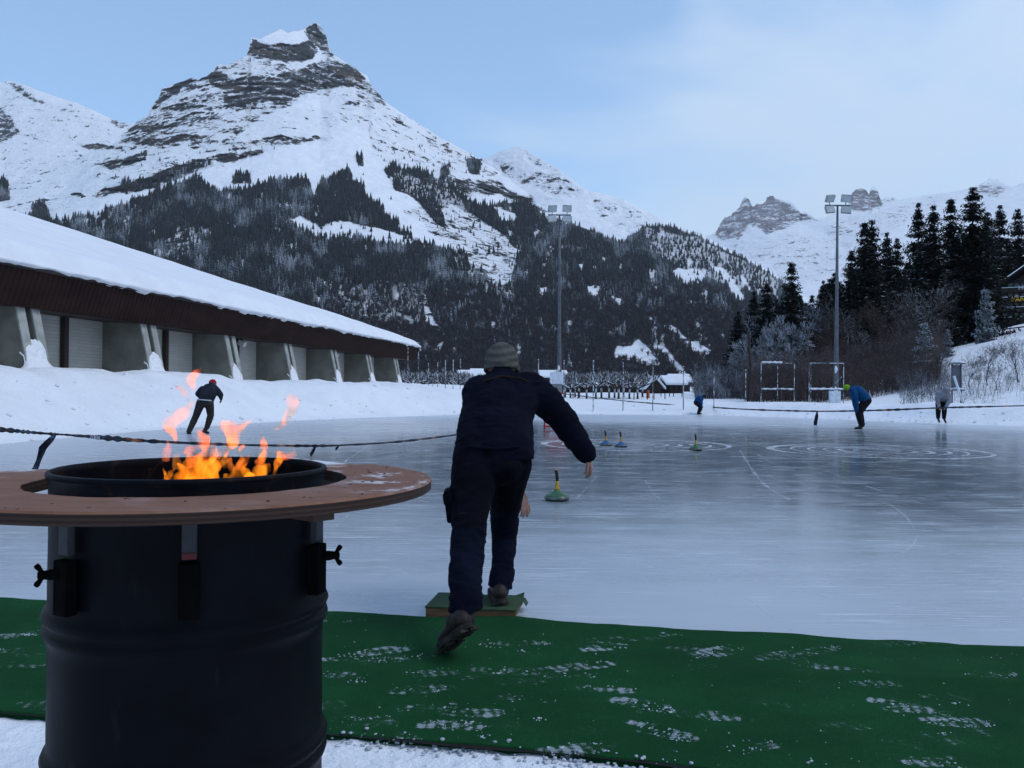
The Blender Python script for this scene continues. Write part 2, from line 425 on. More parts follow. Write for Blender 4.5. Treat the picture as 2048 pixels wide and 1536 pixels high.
def forest_mask(px, py, a=6):
    x, y = warp(px, py, a)
    f = np.zeros(np.shape(px))
    for p in FOR_IN: f = np.maximum(f, inpoly(x, y, p) * 1.0)
    for p, v in FOR_HALF: f = np.where(inpoly(x, y, p), np.minimum(f, v), f)
    for p in FOR_OUT: f = np.where(inpoly(x, y, p), f * .03, f)
    gaps = fbm(px / 17, py / 26, 3, 3, 71)
    f = np.where(gaps > .50, f * .3, f)
    return f
def rock_mask(px, py):
    x, y = warp(px, py, 8, 5)
    r = np.zeros(np.shape(px))
    for p, v in ROCKS:
        d = polydist(x, y, p)
        r = np.maximum(r, v * sstep(5, -5, d))
    return r

LAY = {}
def layer(name, ridge, base, x0, x1, step, ystep, dR, dB, amp, seed, mat, terrace=0., crag=2.5, conc=1.25):
    xs = np.arange(x0, x1 + 1, step, float)
    ry0 = interp(ridge, xs); ry = ry0 + fbm(xs / 9, seed, 0, 4, seed) * crag
    if name == 'mountain_range': ry = ry - np.abs(fbm(xs / 5, 3., 0, 4, 77, .6)) * 8 * (rock_mask(xs, ry0 + 6) > .3)
    kw = int(55 / step); pad = np.pad(ry0, kw, mode='edge')
    env = np.min(np.stack([pad[i:i + len(xs)] for i in range(2 * kw + 1)]), 0)
    gk = np.exp(-.5 * (np.arange(-3 * kw, 3 * kw + 1) / (kw * 1.3)) ** 2); gk /= gk.sum()
    env = np.convolve(np.pad(env, 3 * kw, mode='edge'), gk, 'valid') - 12
    env = np.minimum(env, ry - 3)
    env = np.convolve(np.pad(env, 3 * kw, mode='edge'), gk, 'valid')
    eb = -(env - 768) / F; ea = (xs - 1024) / F
    eenv = (_f.z + _r.z * ea + _u.z * eb) / (_f.y + _r.y * ea + _u.y * eb)
    by = interp(base, xs); d1 = interp(dR, xs); d0 = interp(dB, xs)
    ny = int((by - ry).max() / ystep)
    V = np.linspace(0, 1, ny + 1) ** .92
    PX = np.repeat(xs[None, :], ny + 1, 0); PY = by[None] + (ry - by)[None] * V[:, None]
    # unit-depth rays
    a = (PX - 1024) / F; b = -(PY - 768) / F
    dx = _f.x + _r.x * a + _u.x * b; dy = _f.y + _r.y * a + _u.y * b; dz = _f.z + _r.z * a + _u.z * b
    ex, ez = dx / dy, dz / dy
    z0 = ez[0] * d0; z1 = eenv * d1
    # concave profile in (depth, height): solve height(depth) = elevation * depth
    D = np.empty_like(ez)
    lo = np.repeat(d0[None], ny + 1, 0); hi = np.repeat(d1[None], ny + 1, 0)
    for _ in range(40):
        m = (lo + hi) / 2; t = (m - d0) / (d1 - d0)
        zz = z0 + (z1 - z0) * t ** conc
        up = zz < ez * m
        lo = np.where(up, m, lo); hi = np.where(up, hi, m)
    D = (lo + hi) / 2
    X = ex * D; Y = D; Z = CAM.z + ez * D
    rk = rock_mask(PX, PY); fo = forest_mask(PX, PY)
    S = amp * 9
    n = fbm(X / S, Y / S, Z / S, 6, seed, .5, True) * amp + fbm(X / S * 3.1, Z / S * 3.1, 0, 4, seed + 3) * amp * .35
    if terrace:
        lv = (Z + .12 * X) / terrace + fbm(X / 260, Y / 260, Z / 260, 3, seed + 8) * 1.1
        saw = (lv - np.floor(lv))
        rs_ = sstep(.45, .9, rk); n = n + rs_ * (saw - .5) * terrace * .26 + rk * fbm(X / 70, Y / 70, Z / 60, 5, seed + 4, .6, True) * 30 + rk * fbm(X / 42, Y / 42, Z / 190, 4, seed + 6, .6, True) * 22
    fade = np.clip(V * 8, 0, 1)[:, None]
    k = 1 + n * fade / D
    LAY[name] = dict(xs=xs, by=by, ry=ry, ny=ny, X=X * k, Y=Y * k, Z=(Z - CAM.z) * k + CAM.z)
    L = LAY[name]
    # the far side of the ridge, dropping away behind it
    bx = [L['X'][-1] * (1 + q) for q in (.03, .12, .3)]; byy = [L['Y'][-1] * (1 + q) for q in (.03, .12, .3)]
    bz = [L['Z'][-1] - q * (d1 * .55) for q in (.03, .12, .3)]
    XX = np.vstack([L['X']] + [q[None] for q in bx]); YY = np.vstack([L['Y']] + [q[None] for q in byy]); ZZ = np.vstack([L['Z']] + [q[None] for q in bz])
    rk = np.vstack([rk] + [rk[-1:]] * 3); fo = np.vstack([fo] + [fo[-1:] * 0] * 3)
    h, w = XX.shape
    idx = np.arange(h * w).reshape(h, w)
    q = np.stack([idx[:-1, :-1], idx[:-1, 1:], idx[1:, 1:], idx[1:, :-1]], -1).reshape(-1, 4)
    me = np_mesh(name, np.stack([XX, YY, ZZ], -1).reshape(-1, 3), q, None, {'rock': rk.ravel(), 'forest': fo.ravel()})
    ob = link(name, me, mat, smooth=True)
    tag(ob, kind='structure'); return ob
def on_layer(name, px, py):
    L = LAY[name]; xs = L['xs']
    fx = np.clip((px - xs[0]) / (xs[1] - xs[0]), 0, len(xs) - 1.001); i = fx.astype(int); u = fx - i
    by = L['by'][i] * (1 - u) + L['by'][i + 1] * u; ry = L['ry'][i] * (1 - u) + L['ry'][i + 1] * u
    v = (py - by) / (ry - by); ok = (v > 0.0) & (v < .985)
    v = np.clip(v, 0, .999) ** (1 / .92)
    fy = v * L['ny']; j = np.clip(fy.astype(int), 0, L['ny'] - 1); w = fy - j
    o = []
    for k in 'XYZ':
        A = L[k]; o.append((A[j, i] * (1 - u) + A[j, i + 1] * u) * (1 - w) + (A[j + 1, i] * (1 - u) + A[j + 1, i + 1] * u) * w)
    return np.stack(o, -1), ok

M_MT = mat_mountain('mountain snow and rock')
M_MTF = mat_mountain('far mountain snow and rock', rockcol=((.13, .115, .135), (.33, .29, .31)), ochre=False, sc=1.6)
R1 = [(-400, 190), (-100, 180), (0, 165), (15, 162), (40, 166), (75, 180), (110, 192), (150, 205), (190, 222), (225, 238), (250, 246), (300, 262), (420, 320)]
R2 = [(-400, 400), (-250, 360), (-60, 345), (40, 335), (100, 330), (150, 318), (190, 300), (225, 290), (240, 270), (262, 248), (278, 240), (298, 230), (302, 215), (318, 195), (324, 176), (340, 172), (360, 165), (383, 156), (395, 160), (414, 152), (437, 130), (460, 128), (478, 118), (493, 112), (499, 95), (502, 75), (520, 77), (540, 68), (560, 58), (575, 66), (590, 62), (609, 58), (617, 52), (628, 46), (636, 45), (645, 55), (653, 72), (660, 102), (672, 112), (695, 126), (715, 140), (735, 152), (742, 170), (760, 190), (780, 210), (812, 232), (850, 255), (890, 280), (935, 303), (965, 322), (1000, 345), (1050, 383), (1090, 418), (1161, 452), (1204, 476), (1235, 478), (1298, 512), (1360, 540), (1420, 575), (1480, 612), (1540, 655), (1600, 700), (1700, 740)]
R3 = [(880, 345), (960, 318), (981, 313), (1000, 303), (1020, 297), (1035, 293), (1050, 298), (1070, 312), (1100, 328), (1130, 348), (1160, 372), (1175, 382), (1200, 385), (1250, 400), (1290, 422), (1330, 440), (1380, 462), (1420, 478), (1470, 505), (1520, 530), (1565, 558), (1620, 600), (1720, 660)]
R4 = [(1300, 520), (1420, 470), (1434, 464), (1440, 448), (1447, 440), (1462, 432), (1470, 425), (1480, 415), (1486, 400), (1493, 398), (1500, 404), (1505, 416), (1513, 412), (1520, 410), (1530, 408), (1535, 395), (1545, 392), (1553, 400), (1570, 402), (1583, 405), (1592, 415), (1600, 425), (1620, 428), (1630, 438), (1645, 437), (1672, 425), (1697, 410), (1703, 388), (1715, 381), (1722, 377), (1733, 382), (1738, 390), (1742, 379), (1747, 375), (1755, 379), (1758, 390), (1761, 402), (1771, 397), (1792, 395), (1800, 400), (1851, 391), (1923, 381), (1955, 372), (1977, 361), (1991, 359), (2013, 374), (2030, 372), (2048, 365), (2250, 335), (2500, 330)]
layer('mountain_snowfield', R1, [(-400, 470), (500, 470)], -400, 420, 3, 3, [(-400, 5600), (420, 5000)], [(-400, 3200), (420, 3400)], 45, 5, M_MT, 60, 1.5)
layer('mountain', R2, [(-400, 800), (1700, 800)], -400, 1700, 2.4, 2.1, [(-400, 2600), (200, 3000), (640, 3800), (1000, 3300), (1400, 2200), (1700, 1500)], [(-400, 1150), (600, 1200), (1200, 1200), (1700, 1100)], 60, 3, M_MT, 48, 2.0)
layer('mountain_ridge', R3, [(880, 640), (1720, 700)], 880, 1720, 2.6, 2.6, [(880, 4400), (1720, 3200)], [(880, 2900), (1720, 1900)], 35, 9, M_MT, 50, 1.5)
layer('mountain_range', R4, [(1300, 700), (2500, 700)], 1300, 2500, 3, 3, [(1300, 8200), (2500, 7400)], [(1300, 4200), (2500, 3600)], 110, 13, M_MTF, 90, 1.5)

# ------------------------------------------------ far woods on the slopes (one uncountable mass)
def conifer_low(n=6, tiers=4, seed=0):
    r = random.Random(seed); v = []; f = []
    for t in range(tiers):
        z0 = .06 + .86 * t / tiers; z1 = min(1., z0 + 1.45 / tiers); rad = .21 * (1 - t / tiers * .86)
        b = len(v); v.append((r.uniform(-.02, .02), r.uniform(-.02, .02), z1))
        for k in range(n * 2):
            a = math.pi * k / n + t * .7; q = rad * (r.uniform(.85, 1.25) if k % 2 == 0 else r.uniform(.45, .65))
            v.append((q * math.cos(a), q * math.sin(a), z0 - (.05 if k % 2 == 0 else 0)))
        for k in range(n * 2): f.append((b, b + 1 + k, b + 1 + (k + 1) % (n * 2)))
    return np.array(v), np.array(f)
def broadleaf_low(seed=0, n=26):
    r = random.Random(seed); v = []; f = []
    for k in range(n):
        a = r.uniform(0, 6.28); rr = r.uniform(.0, .16); h0 = r.uniform(.05, .45); h1 = h0 + r.uniform(.25, .5); w = r.uniform(.012, .03)
        x, y = rr * math.cos(a), rr * math.sin(a); x2, y2 = x * 2 + r.uniform(-.12, .12), y * 2 + r.uniform(-.12, .12)
        b = len(v); c, s = math.cos(a + 1.57) * w, math.sin(a + 1.57) * w
        v += [(x - c, y - s, h0), (x + c, y + s, h0), (x2, y2, min(h1, 1.0))]; f.append((b, b + 1, b + 2))
        v += [(x2 - c, y2 - s, h0 + .1), (x2 + c * 2, y2 + s, h0 + .2), (x2 * 1.3, y2 * 1.3, h1 * .9)]; f.append((b + 3, b + 4, b + 5))
    return np.array(v), np.array(f)
def scatter_mass(name, pts, hs, frost, templates, mat, seed=0):
    r = np.random.RandomState(seed); Vs = []; Fs = []; As = []; b = 0
    which = r.randint(0, len(templates), len(pts)); ang = r.uniform(0, 6.28, len(pts)); wid = r.uniform(.85, 1.3, len(pts))
    for k, (tv, tf) in enumerate(templates):
        m = which == k
        if not m.any(): continue
        c, s = np.cos(ang[m])[:, None], np.sin(ang[m])[:, None]; H = hs[m][:, None]; w = wid[m][:, None]
        x = (tv[None, :, 0] * c - tv[None, :, 1] * s) * H * w; y = (tv[None, :, 0] * s + tv[None, :, 1] * c) * H * w; z = tv[None, :, 2] * H
        P = np.stack([x, y, z], -1) + pts[m][:, None, :]
        nn = m.sum(); Vs.append(P.reshape(-1, 3)); Fs.append((tf[None] + (np.arange(nn) * len(tv))[:, None, None]).reshape(-1, 3) + b)
        As.append(np.repeat(frost[m], len(tv))); b += nn * len(tv)
    me = np_mesh(name, np.vstack(Vs), np.vstack(Fs), None, {'frost': np.concatenate(As)})
    return tag(link(name, me, mat), kind='stuff')
def mat_farwood(name, dark, light, white=(.5, .53, .58)):
    g = G(name); fr = g.attr('frost'); p = g.pos()
    n = g.noise(p, .35, 3, .6)
    col = g.mix(g.ss(n, .3, .7), dark, light)
    k = g.math('ADD', g.math('MULTIPLY_ADD', n, .9, -.45), g.math('MULTIPLY_ADD', fr, 1.0, -.15))
    k = g.math('ADD', k, g.ss(g.nz(), .2, .9, 0, .22))
    col = g.mix(g.ss(k, .3, .75), col, white)
    return g.done(g.bsdf(col, .9, 0, .1))
M_FARCON = mat_farwood('far conifers', (.014, .018, .020), (.036, .042, .046), (.25, .28, .32))
M_FARDEC = mat_farwood('far bare woods', (.030, .024, .028), (.060, .048, .052), (.18, .18, .205))
CON = [conifer_low(5, 4, s) for s in range(4)]
DEC = [broadleaf_low(s) for s in range(4)]
def sample(layername, n, x0, x1, y0, y1, seed, prob):
    r = np.random.RandomState(seed); px = r.uniform(x0, x1, n); py = r.uniform(y0, y1, n)
    keep = r.uniform(0, 1, n) < prob(px, py); px, py = px[keep], py[keep]
    P, ok = on_layer(layername, px, py); return P[ok], px[ok], py[ok]
def decid(px, py):   # share of bare broadleaf woodland, low on the slope
    return np.clip(sstep(520, 640, py + 40 * fbm(px / 60, py / 40, 0, 3, 5)) * sstep(560, 700, px) * .85 + .25 * sstep(600, 700, py), 0, .92)
def frostval(px, py, r):
    return np.clip(.22 + .75 * fbm(px / 40, py / 28, 2, 3, 91) + r.uniform(-.15, .15, len(px)), 0, 1)
P, px, py = sample('mountain', 84000, -300, 1690, 310, 770, 1, lambda x, y: forest_mask(x, y) * (1 - decid(x, y)) * (1.0 - .45 * sstep(520, 760, y)))
P[:, 2] -= 1.0
r_ = np.random.RandomState(4)
scatter_mass('conifer_forest', P, r_.uniform(11, 25, len(P)) * (1 - .35 * (r_.uniform(0, 1, len(P)) < .3)), frostval(px, py, r_), CON, M_FARCON, 2)
P, px, py = sample('mountain', 60000, -300, 1690, 480, 790, 8, lambda x, y: forest_mask(x, y) * decid(x, y) * (1.0 - .35 * sstep(560, 760, y)))
scatter_mass('bare_forest', P, r_.uniform(9, 16, len(P)), np.clip(frostval(px, py, r_) * .8, 0, 1), DEC, M_FARDEC, 3)
P, px, py = sample('mountain_ridge', 18000, 1180, 1700, 430, 690, 5, lambda x, y: forest_mask(x, y) * .9)
P[:, 2] -= 1.0
scatter_mass('ridge_forest', P, r_.uniform(13, 24, len(P)), frostval(px, py, r_), CON, M_FARCON, 6)
# scattered single shrubs and stunted conifers on the open cliffs
P, px, py = sample('mountain', 5200, 230, 1200, 230, 540, 15, lambda x, y: (rock_mask(x, y) > .3) * .16 * (y > 290) + .02 * (y > 250) * (x > 680))
scatter_mass('mountain_shrubs', P, r_.uniform(5, 13, len(P)), r_.uniform(0, .4, len(P)), CON, M_FARCON, 7)

# ================================================================== GROUND, ICE
ICE = [tuple(ground(px, py).xy) for px, py in ((-150, 912), (0, 888), (150, 874), (300, 861), (450, 850), (600, 841), (750, 835), (900, 830), (1020, 828.5), (1147, 828.5), (1280, 829), (1400, 830), (1520, 833), (1640, 837), (1760, 842), (1893, 848), (2048, 852))]
ICE = [(-13.2, 3.5), (-13.0, 8.0)] + ICE + [(20.5, 26), (22, 18), (22, 3.5)]
WL = lambda Y: -15.31 + .1397 * (Y - 26)        # the hall's eave line
def height(x, y):
    d = polydist(x, y, ICE)
    out = np.clip(d, 0, None)
    left = sstep(6, -4, x - (WL(y) + 9)) * sstep(95, 70, y)
    bank = 1.15 * left * sstep(.0, 4.2, out) * (1 + .35 * sstep(45, 20, y)) 
    rim = .34 * sstep(0, 2.2, out) * (1 + .25 * sstep(5, 20, x))
    rim = rim + .28 * sstep(6, 16, x) * np.exp(-((out - 2.6) / 2.2) ** 2)
    field = .0075 * np.clip(out - 30, 0, 500) * sstep(-60, 30, x)
    s = np.clip(x - 25 - .25 * np.clip(y - 110, 0, None) - 2.5 * fbm(y / 20, 0, 0, 3, 3), 0, None)
    hill = .24 * s * s / (s + 6)
    lump = (fbm(x / 3.2, y / 3.2, 0, 5, 21) * .24 + fbm(x / .8, y / .8, 0, 3, 25) * .05) * sstep(.1, 1.5, out) * (.35 + .9 * left + .5 * sstep(6, 14, x) * sstep(60, 40, y))
    near = .012 + (fbm(x / .09, y / .09, 0, 4, 33) * .010 + fbm(x / .4, y / .4, 0, 3, 34) * .012 - .004)
    h = np.where(d > 0, bank + rim + field + hill + lump, -.05)
    nearz = y < 3.5
    return np.where(nearz & (np.abs(x) < 13), near, h)
ths = np.concatenate([np.linspace(-2.2, -.75, 40), np.linspace(-.74, .74, 620), np.linspace(.75, 2.2, 40)])
rs = np.concatenate([np.linspace(.4, 5, 190), np.geomspace(5.02, 130, 520), np.geomspace(131, 1400, 70)])
TH, RR = np.meshgrid(ths, rs); GX = np.sin(TH) * RR; GY = np.cos(TH) * RR
GZ = height(GX, GY)
idx = np.arange(GX.size).reshape(GX.shape)
q = np.stack([idx[:-1, :-1], idx[:-1, 1:], idx[1:, 1:], idx[1:, :-1]], -1).reshape(-1, 4)
tag(link('ground', np_mesh('ground', np.stack([GX, GY, GZ], -1).reshape(-1, 3), q), M_SNOW, smooth=True), kind='structure')
def hz(x, y): return float(height(np.array([x], float), np.array([y], float))[0])

def mat_ice():
    g = G('rink ice'); p = g.pos()
    sx = g.n('SeparateXYZ', {0: p})
    big = g.noise(g.map(p, (.12, .22, 1)), 1, 5, .55, .6)
    pat = g.noise(g.map(p, (.5, 1.6, 1), rot=(0, 0, .12)), 1, 6, .6, .3)
    fine = g.noise(p, 26, 4, .65)
    col = g.mix(g.ss(big, .35, .65), (.095, .125, .152), (.16, .20, .235))
    # ice colour turns paler and rougher towards the near end and the edges
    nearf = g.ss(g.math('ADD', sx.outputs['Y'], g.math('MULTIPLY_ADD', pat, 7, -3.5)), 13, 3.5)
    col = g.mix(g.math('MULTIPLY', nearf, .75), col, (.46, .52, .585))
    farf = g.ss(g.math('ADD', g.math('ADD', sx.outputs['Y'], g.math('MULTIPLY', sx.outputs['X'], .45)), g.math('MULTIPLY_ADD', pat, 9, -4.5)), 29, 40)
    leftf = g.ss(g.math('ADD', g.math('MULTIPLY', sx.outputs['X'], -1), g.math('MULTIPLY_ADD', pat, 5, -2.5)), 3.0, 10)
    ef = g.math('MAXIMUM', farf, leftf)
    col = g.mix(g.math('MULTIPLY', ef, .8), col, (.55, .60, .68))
    lines = None
    for i, (rot, st, sc, th) in enumerate(((.25, 38, .9, .62), (-.55, 30, .7, .64), (1.05, 44, .8, .64), (-1.2, 34, .6, .65), (.02, 50, 1.2, .60), (1.45, 40, .9, .65), (.6, 36, .5, .65))):
        v = g.map(p, (sc, sc * st, 1), rot=(0, 0, rot), loc=(i * 3.3, i * 7.1, 0))
        n = g.n('TexNoise', {'Vector': v, 'Scale': 1.0, 'Detail': 3.5, 'Roughness': .55, 'Distortion': .25}).outputs['Fac']
        l = g.ss(n, th, th + .05)
        lines = l if lines is None else g.math('MAXIMUM', lines, l)
    brk = g.ss(g.noise(p, 1.3, 4, .6), .42, .62)
    lines = g.math('MULTIPLY', lines, g.math('MULTIPLY_ADD', brk, .7, .12))
    streak = g.ss(g.noise(g.map(p, (.8, 9, 1)), 1, 6, .7, .8), .52, .74)
    frost = g.math('MAXIMUM', lines, g.math('MULTIPLY', streak, .16))
    crumbs = g.ss(g.n('TexVoronoi', {'Vector': p, 'Scale': 5.5}).outputs['Distance'], .055, .02)
    crumbs = g.math('MULTIPLY', crumbs, g.ss(g.noise(p, .9, 2), .5, .62))
    frost = g.math('MAXIMUM', frost, crumbs)
    col = g.mix(g.math('MULTIPLY', frost, .72), col, (.74, .78, .84))
    rough = g.math('ADD', g.math('MULTIPLY_ADD', big, .15, .045), g.math('MULTIPLY', g.math('ADD', frost, g.math('MULTIPLY', g.math('MAXIMUM', ef, nearf), .5)), .35))
    b = g.bump(g.noise(g.map(p, (2.2, 1.0, 1)), 1.0, 3, .5), .10, .02)
    b = g.bump(fine, .10, .003, b)
    b = g.bump(lines, .25, .004, b)
    return g.done(g.bsdf(col, rough, 0, .5, b))
M_ICE = mat_ice()
mb = MB(); iv = [(x, y, 0.0) for x, y in ICE]; mb.add(iv, [tuple(range(len(iv)))])
tag(mb.build('ice', M_ICE), kind='structure')

# ------------------------------------------------ haze
def build_haze():
    mb = MB(); mb.box((0, 3900, 850), (11000, 11000, 2600 + 0))
    g = G('mountain air')
    pv = g.n('VolumePrincipled', {'Color': (.80, .86, .95), 'Density': HAZE, 'Anisotropy': .0})
    g.done(None, pv)
    return tag(mb.build('haze', g.m), kind='stuff')
HAZE = 3.0e-5

# ================================================================== SPORTS HALL
def build_hall():
    hall = thing('sports_hall', (WL(26), 26, 0), 'long low concrete sports hall with snow covered roof and brown metal eaves', 'building')
    un = Vector((.1397, 1, 0)).normalized(); nn = Vector((un.y, -un.x, 0))
    def Pt(Y, off, z):                                 # Y along the eave line, off outwards to the rink
        return Vector((WL(Y), Y, 0)) + nn * off + Vector((0, 0, z))
    Y0, Y1 = 2.0, 75.2
    conc = simple('old concrete', (.135, .138, .122), (.20, .202, .178), 1.4, .9, bump=.25, bscale=18)
    # wall of pale blocks with courses
    g = G('pale block wall'); p = g.pos()
    br = g.n('TexBrick', {'Vector': g.map(p, (1, 1, 1), rot=(R(90), 0, R(0))), 'Color1': (.50, .49, .45, 1), 'Color2': (.43, .425, .395, 1), 'Mortar': (.37, .365, .34, 1), 'Scale': 1.0, 'Mortar Size': .012, 'Brick Width': .9, 'Row Height': .125})
    wcoord = g.n('CombineXYZ', {0: g.n('SeparateXYZ', {0: p}).outputs['Y'], 1: g.n('SeparateXYZ', {0: p}).outputs['Z'], 2: 0.0})
    g.set(br, 'Vector', wcoord)
    wcol = g.mix(g.ss(g.noise(p, .9, 4), .3, .7, 0, .4), br.outputs['Color'], (.33, .33, .30))
    mw = g.done(g.bsdf(wcol, .9, 0, .2, g.bump(br.outputs['Fac'], -.4, .01)))
    mb = MB(); mb.prism([Pt(Y0, -1.75, -.1), Pt(Y0, -1.75, 3.85), Pt(Y0, -2.05, 3.85), Pt(Y0, -2.05, -.1)], (0, 0, 0), un * ((Y1 - 1.2 - Y0) / un.y))
    mb.prism([Pt(Y1 - 1.4, -1.76, -.1), Pt(Y1 - 1.4, -1.76, 3.85), Pt(Y1 - 1.4, -40, 3.85), Pt(Y1 - 1.4, -40, -.1)], (0, 0, 0), un * .3)
    mb.build('wall', mw, hall)
    # paired raking buttress fins
    ys = [13.6, 20.6, 27.3, 34.1, 41.0, 47.9, 55.2, 62.4, 69.6]
    mbraw = simple('pale render edge', (.26, .27, .25), (.36, .37, .35), 3, .85, bump=.2, bscale=30)
    for Y in ys:
        for k, dy in enumerate((-.48, .20)):
            mb = MB(); t = .34
            poly = [Pt(Y + dy, -1.76, -.1), Pt(Y + dy, -1.76, 3.84), Pt(Y + dy, -.22, 3.84), Pt(Y + dy, .62, -.1)]
            mb.prism(poly, (0, 0, 0), un * t)
            # pale capping along the sloping outer edge
            e0, e1 = Pt(Y + dy, -.215, 3.82), Pt(Y + dy, .625, -.1)
            mb.prism([e0, e1, e1 + nn * .05, e0 + nn * .05], un * -.02, un * (t + .02), 1)
            mb.build('buttress', [conc, mbraw], hall)
    # snow plastered against the feet of the buttresses
    for i, Y in enumerate(ys):
        if Y < 24: continue
        mb = MB(); r = random.Random(i)
        hb = hz(WL(Y) + .7, Y)
        top = max(hb + .9, 2.45 + r.uniform(-.35, .35))
        def f(u, v, Y=Y, hb=hb, top=top):
            n = sfn(u * 5 + Y, v * 7, 4); n2 = sfn(u * 3.1 + Y, 2.2, 9)
            hv = (top - hb) * (1 + .35 * n2) * (1 - .55 * (abs(u - .5) * 2) ** 2.5)
            z = hb - .3 + (hv + .3) * v
            w = .53 + 1.5 * max(0, 1 - v * 1.35) ** 3
            th = (.07 + .45 * max(0, 1 - v * 1.2) ** 3) * (1 - .6 * v)
            y = Y + .03 + (u - .5) * 2 * w
            o = .68 - .84 * z / 3.84 + (th + .07 * n) * math.sin(math.pi * u) ** .5 - .07 * (abs(u - .5) * 2) ** 6 - .12 * max(0, v - .85) / .15
            return Pt(y, o, z)
        mb.grid(f, 26, 24); mb.build('buttress_snow', M_SNOW, hall, True)
    # downpipes
    mp_ = simple('brown pipe', (.035, .026, .024), None, rough=.6)
    for Y in ys[:-1]:
        mb = MB(); a = Pt(Y + 3.95, -1.66, -.1); mb.box(a + Vector((0, 0, 1.95)), (.16, .30, 3.85)); mb.build('downpipe', mp_, hall)
    # corrugated brown fascia leaning outwards, soffit
    g = G('brown corrugated metal'); p = g.pos(); yy = g.n('SeparateXYZ', {0: p}).outputs['Y']
    w = g.math('SINE', g.math('MULTIPLY', yy, 2 * math.pi / .24))
    seam = g.ss(g.math('ABSOLUTE', g.math('SINE', g.math('MULTIPLY', yy, math.pi / 2.4))), .0, .03)
    col = g.mix(g.ss(g.noise(g.map(p, (.5, .5, 2)), 1, 4), .3, .7), (.017, .0088, .0075), (.028, .0145, .012))
    col = g.mix(g.ss(w, -.2, .9, 0, .35), col, (.008, .0052, .005))
    col = g.mix(seam, (.014, .010, .010), col)
    mf = g.done(g.bsdf(col, .8, 0, .08, g.bump(w, .6, .03)))
    mb = MB(); L = un * ((Y1 - Y0) / un.y)
    mb.prism([Pt(Y0, .0, 3.72), Pt(Y0, .36, 4.86), Pt(Y0, .27, 4.86), Pt(Y0, -.09, 3.72)], (0, 0, 0), L)
    e = Pt(Y1, 0, 0)   # return along the end wall
    back = -nn * 40
    mb.prism([Pt(Y1, -.0, 3.72), Pt(Y1, .36, 4.86) + un * .36, Pt(Y1, .36, 4.86) + un * .27, Pt(Y1, 0, 3.72) - un * .09], (0, 0, 0), back)
    mb.build('fascia', mf, hall)
    mb = MB(); mb.prism([Pt(Y0, -.05, 3.72), Pt(Y0, -2.0, 3.80), Pt(Y0, -2.0, 3.86), Pt(Y0, -.05, 3.78)], (0, 0, 0), un * ((Y1 - Y0 - .1) / un.y))
    mb.prism([Pt(Y0, .30, 4.84), Pt(Y0, .42, 4.84), Pt(Y0, .42, 4.93), Pt(Y0, .30, 4.93)], (0, 0, 0), L + un * .4)
    mb.build('soffit', simple('dark soffit', (.022, .018, .018), None), hall)
    # roof deck (hidden below the snow) and the snow slab
    YE = Y1 + .35
    def roofpt(Yq, s, z): return Pt(Yq, .40 - s, z)
    mb = MB(); S = 27.
    a = [roofpt(Y0, 0, 4.93), roofpt(YE, 0, 4.93), roofpt(YE - S, S, 4.93 + .335 * S), roofpt(Y0, S, 4.93 + .335 * S)]
    b_ = [roofpt(YE, 0, 4.93), roofpt(YE, 54, 4.93), roofpt(YE - S, S, 4.93 + .335 * S)]
    mb.add(a, [(0, 1, 2, 3)]); mb.add(b_, [(0, 1, 2)])
    roof = mb.build('roof', simple('roof sheet', (.03, .03, .03), None), hall)
    mb = MB()
    def top(u, v):
        s = 27.3 * v ** 1.5
        Ymax = YE + .12 - s
        Yq = Y0 + (Ymax - Y0) * u
        th = .50 * sstep(-.05, .55, s) * (1 - .45 * sstep(.90, 1.0, u)) + .10
        q = sfn(Yq / 1.3, s / 1.3, 8); q2 = sfn(Yq / 6., s / 6., 18)
        over = (.10 + .10 * q + .16 * q2) * sstep(2.0, 0., s)
        return roofpt(Yq, s - over, 4.93 + .335 * s + th + .05 * q * sstep(0, 1.5, s) + .10 * q2 * sstep(0, 2, s))
    nu, nv = 420, 46
    mb.grid(top, nu, nv)
    # front lip of the slab
    def lip(u, v):
        t = Vector(top(u, 0)); Yq = Y0 + (YE + .12 - Y0) * u
        q = sfn(Yq / .55, 3., 28); q2 = sfn(Yq / 2.6, 7., 38)
        d = .15 + .10 * max(q, -.4) + .13 * q2 + .03
        bulge = math.sin(v * math.pi) * .10
        return t + nn * (bulge - .16 * v) + Vector((0, 0, -d * v))
    mb.grid(lip, nu, 5)
    def hip(u, v):   # end slope
        s = 27.3 * v; a = Pt(YE + .12 - s, .40 - s, 4.93 + .335 * s + .33); b = Pt(YE + .12 - s, .40 - 54.6 + s, 4.93 + .335 * s + .33)
        return a.lerp(b, u)
    mb.grid(hip, 10, 10)
    sn = mb.build('snow_cover', M_SNOW, roof, True)
    return hall
build_hall()
M_WHT = simple('white enamel', (.55, .56, .56), (.45, .46, .46), 5, .4)
M_DKG = simple('dark grey metal', (.06, .065, .07), None, rough=.5)
for px, py, Y, lab in ((6, 618, 27.6, 'white wall floodlight under the hall eave beside the nearest visible buttress'), (428, 678, 43.6, 'small white floodlight under the hall eave above the red hatted skater'), (645, 706, 57.4, 'tiny white floodlight under the middle of the hall eave')):
    nn = Vector((1, -.1397, 0)).normalized()
    p = Vector((WL(Y), Y, 3.52)) + nn * -.75
    t = thing('wall_floodlight', p, lab, 'floodlight', 'floodlights under the hall eave')
    mb = MB(); mb.box(p + Vector((0, 0, -.02)), (.34, .42, .26), Matrix.Rotation(R(25), 3, 'Y')); mb.build('lamp_housing', M_WHT, t, bevel=.03)
    mb = MB(); mb.bar(p + Vector((0, 0, .1)), p + Vector((-.05, 0, .30)), .05, .05); mb.build('bracket', M_DKG, t)
